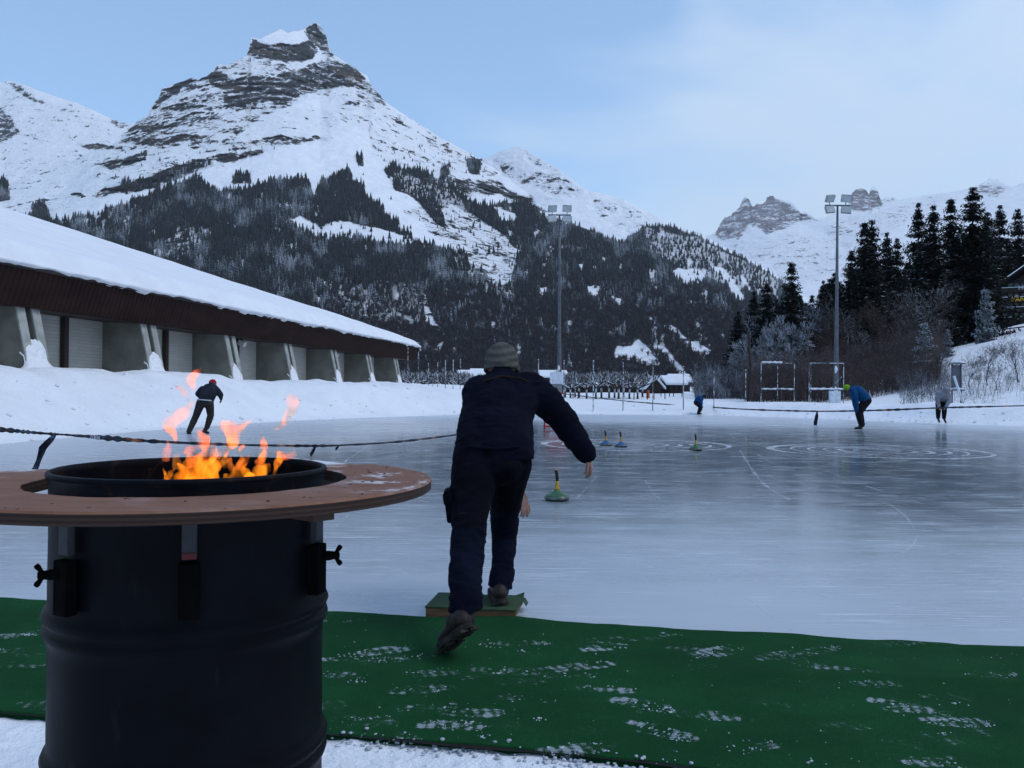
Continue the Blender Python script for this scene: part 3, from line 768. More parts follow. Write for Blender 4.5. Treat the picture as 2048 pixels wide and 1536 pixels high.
# a pale rounded lump lying on the snow bank by the left edge of the picture
p = at(4, 793, 23.5)
mb = MB(); mb.grid(lambda u, v: p + Vector((.62 * math.cos(u * 6.2832) * math.sin(v * math.pi) ** .6, .3 * math.sin(u * 6.2832) * math.sin(v * math.pi) ** .6, .17 * math.cos(v * math.pi))), 24, 12)
tag(mb.build('plastic_barrier', simple('weathered white plastic', (.42, .43, .44), (.5, .5, .5), 4), origin=p, smooth=True), 'pale rounded plastic barrier end half sunk in the snow bank', 'barrier')

# ================================================================== OIL DRUM, RING TABLE, FIRE
DC = Vector((-.7207, 1.969, 0)); DR = .290
def build_drum():
    drum = thing('oil_drum', DC, 'black steel oil drum burning as a fire barrel', 'fire barrel')
    g = G('blackened drum steel'); p = g.obj()
    n = g.noise(p, 6, 6, .6); n2 = g.noise(g.map(p, (1, 1, .25)), 22, 5, .6)
    col = g.mix(g.ss(n, .35, .7), (.0022, .0025, .0040), (.0042, .005, .0080))
    col = g.mix(g.ss(n2, .62, .75, 0, .5), col, (.016, .017, .020))
    zr = g.n('SeparateXYZ', {0: p}).outputs['Z']
    rust = g.math('MULTIPLY', g.ss(g.noise(p, 30, 6, .7), .52, .68), g.math('MAXIMUM', g.ss(zr, .96, 1.06), g.ss(g.noise(p, 2.5, 3), .62, .72)))
    col = g.mix(g.math('MULTIPLY', rust, .7), col, (.030, .014, .008))
    ms = g.done(g.bsdf(col, g.math('MULTIPLY_ADD', n, .25, .34), .0, .055, g.bump(n2, .06, .004)))
    prof = [(DR - .012, .20), (DR + .004, .15), (DR + .008, .142), (DR - .002, .16)]
    def hoop(z): return [(DR, z - .052), (DR + .001, z - .036), (DR + .008, z - .026), (DR + .0115, z - .016), (DR + .009, z - .007), (DR + .004, z), (DR + .009, z + .007), (DR + .0125, z + .016), (DR + .008, z + .027), (DR + .001, z + .038), (DR, z + .05)]
    prof = [(.20, .0), (DR - .02, .0), (DR, .02), (DR, .10)] + hoop(.447) + [(DR, .55), (DR - .0015, .62), (DR, .69)] + hoop(.752) + [(DR, .84), (DR - .001, .93), (DR, 1.03), (DR, 1.055)]
    prof += [(DR + .005, 1.058), (DR + .0075, 1.064), (DR + .005, 1.070), (DR - .001, 1.072), (DR - .005, 1.069), (DR - .004, 1.055), (DR - .004, .62), (.0, .60)]
    mb = MB(); mb.lathe(DC, prof, 96)
    mb.build('barrel', ms, drum, True)
    mgal = simple('dull galvanised bar', (.036, .040, .050), (.024, .027, .034), 12, .5, .3, bump=.1)
    mblk = simple('black painted steel', (.0014, .0014, .0017), (.003, .003, .0035), 14, .75, 0, .03)
    mred = simple('faded red tape', (.09, .010, .013), None, rough=.6)
    # brackets carrying the table: sleeve welded to the drum, bar, wing bolt
    vw = math.atan2(-DC.y, -DC.x); scr = Vector((math.cos(vw + math.pi / 2), math.sin(vw + math.pi / 2), 0))
    for wing, off in ((-1, -49), (1, 56), (0, -1), (2, 185)):
        t = vw + R(off); ang = None if wing != 2 else 1
        d = Vector((math.cos(t), math.sin(t), 0)); s = Vector((-d.y, d.x, 0)); M3 = Matrix((d, s, Vector((0, 0, 1)))).transposed()
        br = MB().box(DC + d * (DR + .018) + Vector((0, 0, .858)), (.026, .040, .108), M3).build('bracket_sleeve', mblk, drum, bevel=.003)
        MB().box(DC + d * (DR + .016) + Vector((0, 0, .970)), (.016, .028, .098), M3).build('bracket_bar', mgal, drum, bevel=.002)
        if wing == 0:
            MB().box(DC + d * (DR + .0175) + Vector((0, 0, .926)), (.019, .026, .012), M3).build('tape_mark', mred, drum)
            MB().box(DC + d * (DR + .022) + s * -.016 + Vector((0, 0, 1.008)), (.03, .024, .02), M3).build('hinge', mblk, drum, bevel=.003)
        else:
            w = MB(); c = DC + d * (DR + .018) + Vector((0, 0, .885)); d = scr * (-1 if wing < 0 else 1); c = c + d * .016
            w.tube([c, c + d * .020], [.0055, .0055], 10)
            w.tube([c - d * .004, c + d * .012], [.011, .011], 6)
            q = c + d * .020
            w.tube([q - d * .008, q + d * .012], [.010, .007], 10)
            for sg in (1, -1):
                wd = (Vector((0, 0, 1)) * sg + d * .75).normalized()
                w.tube([q, q + wd * .010, q + wd * .021, q + wd * .026], [.0045, .004, .006, .0045], 8)
            w.build('wing_bolt', mblk, drum)
    return drum
build_drum()

def build_table():
    t = thing('ring_table', DC + Vector((0, 0, 1.02)), 'brown plywood ring table fixed round the fire barrel', 'table')
    g = G('weathered plywood'); p = g.obj()
    fib = g.noise(g.map(p, (3, 26, 3), rot=(0, 0, .6)), 1.6, 6, .6)
    n = g.noise(p, 5, 5, .6); sp = g.noise(p, 95, 2, .5)
    col = g.mix(g.ss(fib, .3, .7), (.150, .064, .036), (.210, .100, .060))
    col = g.mix(g.ss(n, .5, .72, 0, .5), col, (.30, .22, .20))
    col = g.mix(g.ss(sp, .70, .74, 0, .8), col, (.03, .02, .018))
    fr = g.noise(g.map(p, (1, 1, 1)), 8, 7, .72); ang = g.n('SeparateXYZ', {0: p})
    where = g.ss(g.math('ADD', ang.outputs['X'], g.math('MULTIPLY', ang.outputs['Y'], .55)), .22, .52)
    frost = g.math('MULTIPLY', where, g.ss(fr, .52, .60))
    back = g.math('MULTIPLY', g.ss(g.math('SUBTRACT', ang.outputs['Y'], g.math('MULTIPLY', ang.outputs['X'], .35)), .30, .42), g.ss(fr, .40, .5))
    frost = g.math('MAXIMUM', frost, g.math('MULTIPLY', back, .9))
    col = g.mix(g.math('MULTIPLY', frost, g.ss(g.nz(), .6, .9)), col, (.66, .68, .74))
    side = g.ss(g.nz(), .5, .2)
    ply = g.math('SINE', g.math('MULTIPLY', ang.outputs['Z'], 2 * math.pi / .009))
    col = g.mix(side, col, g.mix(g.ss(ply, -.3, .3), (.018, .009, .006), (.04, .02, .013)))
    mt = g.done(g.bsdf(col, .7, 0, .25, g.bump(fib, .15, .003)))
    ri, ro, z0, z1 = .338, .537, 1.019, 1.044
    th0 = math.atan2(-1, .37)
    def half(a0, a1, dr, dz, notch, square=False):
        mb = MB(); n = 70; v = []
        for i in range(n + 1):
            a = a0 + (a1 - a0) * i / n
            o = ro + dr
            if square: o = (ro - .02) / max(abs(math.cos(a - square)), abs(math.sin(a - square)), .80)
            w = .0015 * math.sin(a * 13) + .001 * math.sin(a * 31)
            q = ri + (notch if i < 16 else 0) + w
            for (r, z) in ((q, z0 + dz), (q + .003, z1 + dz), (o - .004, z1 + dz), (o, z1 - .004 + dz), (o, z0 + .003 + dz), (o - .004, z0 + dz)):
                v.append((DC.x + r * math.cos(a), DC.y + r * math.sin(a), z))
        k = 6
        f = [(i * k + j, i * k + (j + 1) % k, (i + 1) * k + (j + 1) % k, (i + 1) * k + j) for i in range(n) for j in range(k)]
        f += [tuple(range(k)), tuple(n * k + j for j in range(k))[::-1]]
        return mb.add(v, f).build('table_board', mt, t)
    # boards meet at the right rear and at the left front, where one edge steps
    half(R(-136), R(53), 0, 0, .006); half(R(54), R(223.6), .004, -.0035, 0, R(45))
    mbt = simple('dark batten', (.05, .03, .022), None)
    for a in (R(-136), R(54), R(-40), R(130)):
        d = Vector((math.cos(a), math.sin(a), 0)); s = Vector((-d.y, d.x, 0))
        MB().box(DC + d * (ri + .07) + Vector((0, 0, z0 - .013)), (.13, .05, .018), Matrix((d, s, Vector((0, 0, 1)))).transposed()).build('batten', mbt, t)
    return t
build_table()
# chips of ice and ash left lying on the table top
def crumbs(name, pts, mat, label, cat, kind='stuff', seed=0):
    r = np.random.RandomState(seed); ico = bmesh.new(); bmesh.ops.create_icosphere(ico, subdivisions=1, radius=1); bmesh.ops.triangulate(ico, faces=ico.faces)
    tv = np.array([v.co[:] for v in ico.verts]); tf = np.array([[v.index for v in f.verts] for f in ico.faces]); ico.free()
    V = []; Fc = []
    for i, (x, y, z, sx, sy, sz) in enumerate(pts):
        a = r.uniform(0, 6.28); j = 1 + r.uniform(-.28, .28, tv.shape); q = tv * j * np.array([sx, sy, sz])
        V.append(np.stack([q[:, 0] * math.cos(a) - q[:, 1] * math.sin(a) + x, q[:, 0] * math.sin(a) + q[:, 1] * math.cos(a) + y, q[:, 2] + z], -1)); Fc.append(tf + i * len(tv))
    ob = link(name, np_mesh(name, np.vstack(V), np.vstack(Fc)), mat, smooth=False)
    return tag(ob, label, cat, None, kind)
r = random.Random(3); pts = []
for i in range(34):
    a = r.uniform(-2.6, .9); q = r.uniform(.36, .52); s = r.uniform(.0012, .0035)
    pts.append((DC.x + q * math.cos(a), DC.y + q * math.sin(a), 1.0445, s * 1.5, s, s * .6))
crumbs('ash', pts, simple('ash flakes', (.03, .027, .027), (.12, .12, .125), 60, .9), None, None)

def flame_mat(name, low, high, z0, z1, strength, thin=1.0):
    g = G(name); p = g.pos(); z = g.n('SeparateXYZ', {0: p}).outputs['Z']
    f = g.ss(z, z0, z1)
    col = g.mix(f, low, high)
    n = g.noise(g.map(p, (26, 26, 12)), 1, 3, .6, .6)
    s = g.math('MULTIPLY', g.math('MULTIPLY_ADD', g.ss(n, .36, .70), 1.9, .05), strength)
    s = g.math('MULTIPLY', s, g.math('MULTIPLY_ADD', f, -(1 - thin), 1.0))
    em = g.n('Emission', {'Color': col, 'Strength': s})
    ab = g.n('VolumeAbsorption', {'Color': (1.0, .50, .12, 1), 'Density': 17.0})
    g.done(None, g.n('AddShader', {0: em, 1: ab}))
    g.m.cycles.volume_step_rate = 1.0 if hasattr(g.m, 'cycles') else 1
    return g.m
def evaluated(me, mods):
    ob = bpy.data.objects.new('tmp', me); COL.objects.link(ob)
    for t, kw in mods:
        m = ob.modifiers.new(t, t)
        for k, v in kw.items(): setattr(m, k, v)
    dg = bpy.context.evaluated_depsgraph_get(); dg.update()
    out = bpy.data.meshes.new_from_object(ob.evaluated_get(dg)); bpy.data.objects.remove(ob); return out
def build_fire():
    fire = thing('fire', DC + Vector((0, 0, .9)), 'orange flames leaping out of the black oil drum', 'fire')
    m1 = flame_mat('flame core', (1.0, .29, .014), (1.0, .17, .028), 1.04, 1.15, 17, .7)
    m2 = flame_mat('flame tongue', (1.0, .24, .035), (1.0, .17, .06), 1.09, 1.24, 15, .85)
    m3 = flame_mat('flame wisp', (1.0, .20, .06), (1.0, .17, .07), 1.1, 1.3, 10.5, .9)
    def Z(zx, zy, d): return at(300 + zx / 5.689, 720 + zy / 5.689, d)
    r = random.Random(8)
    def tongue(pts, w, m, d=0., thick=.55):
        """pts: outline path in picture pixels of the 5.689x detail; w: half widths there"""
        dep = DC.y + d
        P = [Z(x, y, dep + .03 * math.sin(i * 1.3 + x)) for i, (x, y) in enumerate(pts)]
        # smooth path
        N = 26; q = []; ww = []
        for i in range(N + 1):
            t = i / N * (len(P) - 1); k = min(int(t), len(P) - 2); u = t - k
            a, b, c, e = P[max(k - 1, 0)], P[k], P[k + 1], P[min(k + 2, len(P) - 1)]
            q.append(.5 * ((2 * b) + (c - a) * u + (2 * a - 5 * b + 4 * c - e) * u * u + (3 * b - a - 3 * c + e) * u ** 3))
            uu = u * u * (3 - 2 * u)
            ww.append((w[k] * (1 - uu) + w[k + 1] * uu) / 5.689 / F * dep * (1.3 if m is m1 else 1.6) * (1 + .12 * math.sin(t * 5 + x_seed[0])))
        mb = MB(); n = 14; yv = Vector((0, 1, 0))
        for i, p in enumerate(q):
            tg = (q[min(i + 1, N)] - q[max(i - 1, 0)]).normalized(); sx = tg.cross(yv).normalized(); sy = sx.cross(tg)
            for k in range(n):
                a = 2 * math.pi * k / n
                mb.v.append(tuple(p + sx * (math.cos(a) * ww[i]) + sy * (math.sin(a) * max(ww[i] * thick, .003))))
        for i in range(N):
            for k in range(n):
                k2 = (k + 1) % n; mb.f.append((i * n + k, i * n + k2, (i + 1) * n + k2, (i + 1) * n + k)); mb.m.append(0)
        mb.f += [tuple(range(n))[::-1], tuple(N * n + k for k in range(n))]; mb.m += [0, 0]
        x_seed[0] += 1.7
        me = mb.mesh('raw'); bm = bmesh.new(); bm.from_mesh(me); bmesh.ops.recalc_face_normals(bm, faces=bm.faces); bm.to_mesh(me); bm.free()
        out = evaluated(me, [('REMESH', dict(mode='VOXEL', voxel_size=.0035)), ('SMOOTH', dict(factor=.5, iterations=3))]); out.name = 'flame'
        link('flame', out, m, fire, True)
    x_seed = [0.]
    T = tongue
    # bright core inside the drum
    T([(430, 1420), (470, 1300), (560, 1190), (660, 1080), (715, 985), (770, 925)], [120, 130, 95, 62, 45, 4], m1, .0)
    T([(600, 1420), (640, 1300), (700, 1200), (790, 1180), (890, 1150)], [150, 130, 80, 50, 4], m1, -.06)
    T([(330, 1420), (360, 1290), (350, 1200), (290, 1180)], [90, 70, 40, 4], m1, .09, .3)
    T([(960, 1420), (985, 1290), (1050, 1200), (1100, 1130), (1140, 1065)], [60, 62, 48, 30, 3], m1, .03)
    T([(1110, 1400), (1100, 1300), (1060, 1220), (1120, 1170)], [90, 50, 26, 3], m1, .08)
    T([(1190, 1420), (1250, 1290), (1320, 1240), (1370, 1160)], [90, 75, 48, 4], m1, .0)
    T([(1400, 1400), (1425, 1270), (1450, 1170), (1490, 1100), (1430, 1030)], [16, 24, 38, 46, 8], m1, -.05)
    T([(195, 1420), (185, 1330), (155, 1250), (135, 1195)], [34, 26, 14, 2], m1, .04)
    T([(200, 1420), (225, 1310), (255, 1265), (292, 1225)], [40, 34, 20, 2], m1, .05)
    T([(860, 1420), (880, 1330), (830, 1290)], [80, 45, 4], m1, .02)
    T([(960, 1310), (920, 1210), (900, 1140), (935, 1090)], [14, 28, 24, 4], m2, .07)
    # translucent tongues above the rim
    T([(180, 1160), (185, 1060), (215, 980), (185, 900)], [26, 38, 28, 4], m3, .05)
    T([(300, 930), (265, 830), (190, 760), (270, 690), (390, 590), (465, 500), (478, 420)], [18, 34, 46, 55, 48, 26, 4], m2, .06)
    T([(478, 470), (420, 400), (370, 340), (338, 270)], [10, 26, 36, 6], m3, .06)
    T([(500, 370), (492, 290), (470, 215), (530, 150), (600, 75)], [9, 30, 42, 32, 3], m2, .07)
    T([(420, 1080), (430, 1030), (530, 1000), (640, 980)], [30, 34, 26, 5], m3, -.05)
    T([(395, 1060), (410, 1000), (405, 950)], [22, 18, 3], m3, -.04)
    T([(640, 1000), (610, 900), (575, 820), (590, 760)], [50, 52, 32, 5], m3, .06)
    T([(860, 1110), (880, 1000), (950, 900), (930, 800), (840, 730), (820, 680)], [14, 42, 52, 66, 50, 6], m2, .05)
    T([(940, 860), (975, 800), (990, 755)], [30, 22, 3], m3, .03)
    T([(985, 900), (1040, 830), (1050, 760), (1090, 715), (1180, 690)], [8, 18, 32, 24, 3], m2, .02)
    T([(1010, 1030), (1050, 990), (1080, 950)], [20, 24, 6], m2, .0)
    T([(790, 1130), (790, 1080), (800, 1020)], [18, 24, 5], m2, -.06)
    T([(1290, 1020), (1295, 960), (1295, 900), (1285, 860)], [38, 34, 20, 3], m2, .05)
    T([(1400, 810), (1490, 750), (1560, 650), (1630, 540), (1610, 430), (1590, 370)], [6, 26, 36, 48, 50, 6], m2, .05)
    T([(1480, 1120), (1540, 1090), (1640, 1080), (1650, 1000)], [40, 34, 26, 4], m3, .0)
    T([(560, 1150), (520, 1090), (560, 1030)], [60, 40, 5], m3, -.03)
    for pp in ([(470, 1230), (450, 1120), (415, 1040)], [(690, 1180), (735, 1070), (770, 980)], [(880, 1220), (850, 1130), (872, 1060)], [(1240, 1200), (1285, 1090), (1300, 1000)], [(560, 1200), (600, 1090), (645, 990)], [(1010, 1250), (1045, 1150), (1030, 1060)], [(330, 1240), (300, 1130), (330, 1040)]):
        T(pp, [42, 36, 5], m2, r.uniform(-.06, .08))
    # split logs charring inside
    mlog = simple('charred wood', (.006, .005, .005), (.03, .022, .018), 14, .95, bump=.6, bscale=40)
    for a, z, l in ((.3, .93, .22), (1.5, .96, .2), (2.5, .92, .22), (-.7, .975, .18)):
        d = Vector((math.cos(a), math.sin(a), .12)); c = DC + Vector((0, 0, z - .03))
        MB().tube([c - d * l, c - d * l * .3, c + d * l * .4, c + d * l], [.03, .036, .035, .028], 7).build('firewood', mlog, fire)
build_fire()

# ================================================================== TURF CARPET, SNOW ON IT, STEP BOARD
FAR = [(-220, 1200), (0, 1207), (90, 1211), (640, 1234), (760, 1238), (870, 1243), (1040, 1247), (1210, 1260), (1400, 1272), (1640, 1284), (1860, 1295), (2048, 1302), (2300, 1318)]
NEAR = [(-220, 1428), (0, 1440), (90, 1446), (640, 1482), (800, 1492), (1000, 1512), (1120, 1522), (1300, 1540), (1700, 1590), (2048, 1640), (2300, 1680)]
farw = [ground(x, y) for x, y in FAR]; nearw = [ground(x, y) for x, y in NEAR]
fx, fy = [p.x for p in farw], [p.y for p in farw]; nx_, ny_ = [p.x for p in nearw], [p.y for p in nearw]
def carpet_y(x, v):
    yf = float(np.interp(x, fx, fy)); yn = float(np.interp(x, nx_, ny_))
    yf += .022 * fbm(np.array([x * 3.]), np.array([2.]), 0, 3, 6)[0]; yn += .010 * fbm(np.array([x * 4.]), np.array([5.]), 0, 3, 7)[0]
    return yn + (yf - yn) * v
NU, NV = 900, 170
cx = np.linspace(-3.6, 3.6, NU + 1); cv = np.linspace(0, 1, NV + 1)
CX = np.repeat(cx[None], NV + 1, 0)
yf = np.interp(cx, fx, fy) + .030 * fbm(cx * 2.2, 2., 0, 3, 6); yn = np.interp(cx, nx_, ny_) + .010 * fbm(cx * 4, 5., 0, 3, 7)
CY = yn[None] + (yf - yn)[None] * cv[:, None]
def carpet_z(x, y):
    e = np.clip((np.interp(x, fx, fy) - y), 0, 2)
    w = .010 * fbm(x * .9, y * 2.6, 0, 4, 41) + .010 * fbm(x * 2.4 + .4 * y, y * .8, 0, 3, 44) * sstep(.5, 0, e)
    w = w + .014 * np.maximum(fbm(x * 3.0, 1., 0, 2, 47), 0) * sstep(.12, 0., e)
    ridge = np.exp(-((y - (3.72 + .12 * np.sin(x * 1.1) - .06 * x)) / .05) ** 2) * .010 * sstep(.1, 1.4, x)
    return .030 + w + ridge
CZ = carpet_z(CX, CY)
idx = np.arange(CX.size).reshape(CX.shape)
q = np.stack([idx[:-1, :-1], idx[:-1, 1:], idx[1:, 1:], idx[1:, :-1]], -1).reshape(-1, 4)
v = np.stack([CX, CY, CZ], -1).reshape(-1, 3)
PR = [(560, 1400, .2, .5), (690, 1350, 2.9, .5), (700, 1312, .3, .9), (770, 1300, .25, 1.), (760, 1320, .2, .8), (860, 1345, .3, .5), (840, 1378, .1, .5), (860, 1415, .2, .6), (905, 1450, -.1, 1.3), (945, 1425, -.1, .8), (1000, 1340, .0, .5), (1040, 1342, .2, .5), (960, 1290, .0, .5), (1050, 1288, .1, .4), (1120, 1335, .3, .6), (1180, 1330, .25, .7), (1210, 1295, .35, .9), (1225, 1280, .3, .5), (1330, 1270, .5, .3), (1420, 1308, .4, 1.1), (1440, 1300, .35, .8), (1215, 1378, -.1, .8), (1285, 1410, -.5, 1.5), (1320, 1462, -.6, 1.3), (1490, 1492, .1, .4), (1555, 1310, .4, .5), (1640, 1300, .5, .6), (1690, 1340, -.3, .7), (1740, 1368, -.1, .35), (1805, 1412, -.5, 1.2), (1830, 1422, -.4, 1.), (1915, 1445, -.1, 1.), (1880, 1525, .0, .7), (1420, 1432, -.1, .5), (1130, 1350, 0, .3), (1060, 1395, 0, .3), (720, 1440, .2, .5), (30, 1270, .2, .5), (60, 1266, .2, .6), (10, 1300, 0, .3), (790, 1475, 0, .8), (1150, 1500, .2, .8), (680, 1240, 0, .4), (1590, 1330, .1, .3), (1980, 1350, .1, .4)]
SP_ = np.zeros(CX.shape); _pr = random.Random(4)
for (px, py, an, dens) in PR + [(_pr.uniform(0, 2048), _pr.uniform(1265, 1500), _pr.uniform(-.4, .5), _pr.uniform(.1, .35)) for _ in range(40)]:
    c_ = ground(px, py, .03); an += _pr.uniform(-.1, .1); dx_, dy_ = CX - c_.x, CY - c_.y
    uu = (dx_ * math.cos(an) + dy_ * math.sin(an)) / .145; vv = (-dx_ * math.sin(an) + dy_ * math.cos(an)) / .052
    m_ = (np.abs(uu) < 1.3) & (np.abs(vv) < 1.3)
    if not m_.any(): continue
    q_ = sstep(1.15, .75, np.sqrt(np.abs(uu[m_]) ** 3 + np.abs(vv[m_]) ** 2.4))
    tr_ = .68 + .32 * np.sin(uu[m_] * 21 + vv[m_] * 1.2)
    nn_ = np.clip(.45 + 1.5 * fbm(CX[m_] * 13 + px, CY[m_] * 20, 0, 4, 12), 0, 1.2)
    SP_[m_] = np.maximum(SP_[m_], q_ * tr_ * nn_ * min(1, .25 + .75 * dens))
SP_ = np.clip(SP_ + .5 * np.clip(fbm(CX * 3.4, CY * 7, 0, 4, 19) - .30, 0, 1), 0, 1)
# turned-down edges
ed = list(idx[0]) ; ed2 = list(idx[-1]); b = len(v)
lo = v[ed] - np.array([0, .004, .05]); hi = v[ed2] + np.array([0, .004, -.05])
v = np.vstack([v, lo, hi]); k = np.arange(NU)
q = np.vstack([q, np.stack([b + k, b + k + 1, idx[0][1:], idx[0][:-1]], -1), np.stack([idx[-1][:-1], idx[-1][1:], b + NU + 1 + k + 1, b + NU + 1 + k], -1)])
g = G('green turf carpet'); p = g.pos()
n = g.noise(p, 1.6, 5, .6); f_ = g.noise(p, 230, 2, .6); m_ = g.noise(p, 38, 3, .6)
col = g.mix(g.ss(n, .35, .68), (.006, .052, .016), (.010, .078, .024))
col = g.mix(g.ss(f_, .35, .7, 0, .7), col, (.003, .026, .009))
col = g.mix(g.ss(m_, .6, .75, 0, .25), col, (.016, .10, .034))
pr_ = g.attr('print'); fz = g.math('ADD', g.math('MULTIPLY', g.noise(p, 150, 3, .7), .6), g.math('MULTIPLY', g.noise(g.map(p, (1, 2.2, 1)), 42, 4, .7), .6))
dust = g.ss(g.math('ADD', g.math('MULTIPLY', pr_, 1.0), g.math('MULTIPLY_ADD', fz, 2.0, -1.2)), .30, .85)
col = g.mix(g.math('MULTIPLY', dust, .56), col, (.46, .51, .58))
spk = g.ss(g.n('TexVoronoi', {'Vector': p, 'Scale': 24}).outputs['Distance'], .07, .03)
spk = g.math('MULTIPLY', spk, g.ss(g.noise(p, 3.1, 2), .48, .6))
col = g.mix(g.math('MULTIPLY', spk, .8), col, (.6, .65, .72))
MTURF = g.done(g.bsdf(col, .95, 0, .08, g.bump(f_, .8, .006)))
car = link('turf_carpet', np_mesh('turf_carpet', v, q, None, {'print': np.concatenate([SP_.ravel(), np.zeros(2 * (NU + 1))])}), MTURF, smooth=True)
tag(car, 'long green artificial turf strip with snowy boot prints', 'carpet')
MB2 = MB()
# dark trodden edge of the under layer along the near side
for i in range(120):
    x0 = -3.5 + 7 * i / 120; x1 = x0 + 7 / 120
    y0 = float(np.interp(x0, nx_, ny_)) ; y1 = float(np.interp(x1, nx_, ny_))
    w0 = .012 + .016 * (.5 + .5 * math.sin(i * .37)) * (i > 50)
    MB2.add([(x0, y0 - w0, .0275), (x1, y1 - w0, .0275), (x1, y1 + .03, .0275), (x0, y0 + .03, .0275)], [(0, 1, 2, 3)])
edge = MB2.build('edge_binding', simple('black rubber backing', (.006, .006, .006), None, rough=.9), car)

# boot prints and crumbs of snow pressed on the turf: one uncountable scatter
r = random.Random(21); pts = []
def on_carpet(px, py):
    p = ground(px, py, .03); z = float(carpet_z(np.array([p.x]), np.array([p.y]))[0]); return ground(px, py, z)
for (px, py, an, dens) in PR:
    c = on_carpet(px, py); L = .26; Wd = .095; an = an + r.uniform(-.15, .15)
    ca, sa = math.cos(an), math.sin(an)
    rows = r.choice((11, 13, 15)); sl = r.uniform(-.02, .02)
    for i in range(rows):
        for j in range(20):
            u = (i + .5) / rows - .5 + r.gauss(0, .006); w = r.uniform(-.5, .5)
            if abs(w) > .5 * math.sqrt(max(0, 1 - min(1, abs(u) * 2) ** 4)) * (1 - .25 * (u < -.05)): continue
            q_ = mnoise.noise((px * .37 + u * 6.5, py * .21 + w * 3.5, 1.7)) + .55 * mnoise.noise((px + u * 17, py + w * 9, 4.2))
            if q_ < .50 - .30 * dens + r.gauss(0, .08): continue
            x = u * L + sl * w + r.gauss(0, .0025); y = w * Wd
            s = min(abs(r.gauss(.0007, .0009)) + .0004, .003)
            if r.random() < .035 * dens: s = r.uniform(.0025, .005)
            X = c.x + x * ca - y * sa; Y = c.y + x * sa + y * ca
            pts.append((X, Y, None, s * 1.1, s * 2.4, s * .6))
for i in range(120):
    px = r.uniform(-20, 2060); py = r.uniform(1255, 1530)
    if py > np.interp(px, [q[0] for q in NEAR], [q[1] for q in NEAR]) - 4 or py < np.interp(px, [q[0] for q in FAR], [q[1] for q in FAR]) + 6: continue
    c = on_carpet(px, py); s = r.choice((.0015, .002, .002, .003, .003, .005)) * r.uniform(.7, 1.3)
    pts.append((c.x, c.y, None, s, s * 1.2, s * .75))
    if s > .005:
        for k in range(5): pts.append((c.x + r.gauss(0, .02), c.y + r.gauss(0, .015), None, s * .5, s * .6, s * .5))
A = np.array([(p[0], p[1]) for p in pts]); zz = carpet_z(A[:, 0], A[:, 1])
pts = [(p[0], p[1], z + p[5] * .35, *p[3:]) for p, z in zip(pts, zz)]
# crumbs spilling over the near edge
for i in range(360):
    x = r.uniform(-1.2, 1.6); y = float(np.interp(x, nx_, ny_)) + r.gauss(-.035, .03); s = r.uniform(.003, .009)
    z = .035 if y > float(np.interp(x, nx_, ny_)) else .016
    pts.append((x, y, z, s * 1.2, s, s * .7))
MSN2 = simple('pressed snow', (.32, .36, .41), (.50, .54, .60), 30, .8, bump=.3, bscale=120)
crumbs('snow', pts, MSN2, None, None)

def build_step():
    o = ground(940, 1243); sb = thing('step_board', o, 'green topped wooden push off board the thrower steps on', 'step')
    bl, br_ = ground(851, 1238), ground(1031, 1246); u = (br_ - bl); W_ = u.length; u.normalize(); v = Vector((-u.y, u.x, 0)); D_ = .33; H = .066
    wood = simple('board wood', (.10, .052, .022), (.16, .085, .038), 8, .7, stretch=(1, 9, 9), bump=.2)
    gr = simple('green felt top', (.020, .050, .022), (.03, .066, .03), 20, .9, bump=.5, bscale=160)
    def Q(a, b, z): return bl + u * a + v * b + Vector((0, 0, z))
    mb = MB(); M3 = Matrix((u, v, Vector((0, 0, 1)))).transposed()
    mb.box(Q(W_ / 2, .012, H / 2 - .002), (W_, .024, H - .006), M3); mb.build('front_board', wood, sb, bevel=.003)
    for a in (.012, W_ - .012): MB().box(Q(a, D_ / 2 + .013, H / 2 + .012), (.022, D_ - .03, H - .034), M3).build('side_board', wood, sb)
    MB().box(Q(W_ / 2, D_ - .02, H / 2), (W_ - .05, .02, H - .01), M3).build('rear_board', wood, sb)
    mb = MB()
    def top(s, t):
        z = H + .002 + .0015 * math.sin(s * 9)
        if t > .82 and s > .9: z += .02 * (t - .82) / .18 * (s - .9) / .1
        return Q(-.004 + (W_ + .010 + .0 * s) * s, -.004 + (D_ + .01) * t, z)
    mb.grid(top, 30, 14); mb.grid(lambda s, t: Vector(top(s, 0)) - Vector((0, 0, .006 * t)), 30, 1); mb.grid(lambda s, t: Vector(top(1, s)) - Vector((0, 0, .006 * t)), 14, 1)
    mb.grid(lambda s, t: Vector(top(0, s)) - Vector((0, 0, .006 * t)), 14, 1)
    mb.build('felt_top', gr, sb, True)
    MB().grid(lambda s, t: Q(W_ - .005 + .035 * s, D_ - .11 + .10 * t, H - .03 * s + .012 * math.sin(s * 3.1) - .003), 8, 4).build('felt_flap', gr, sb, True)
build_step()

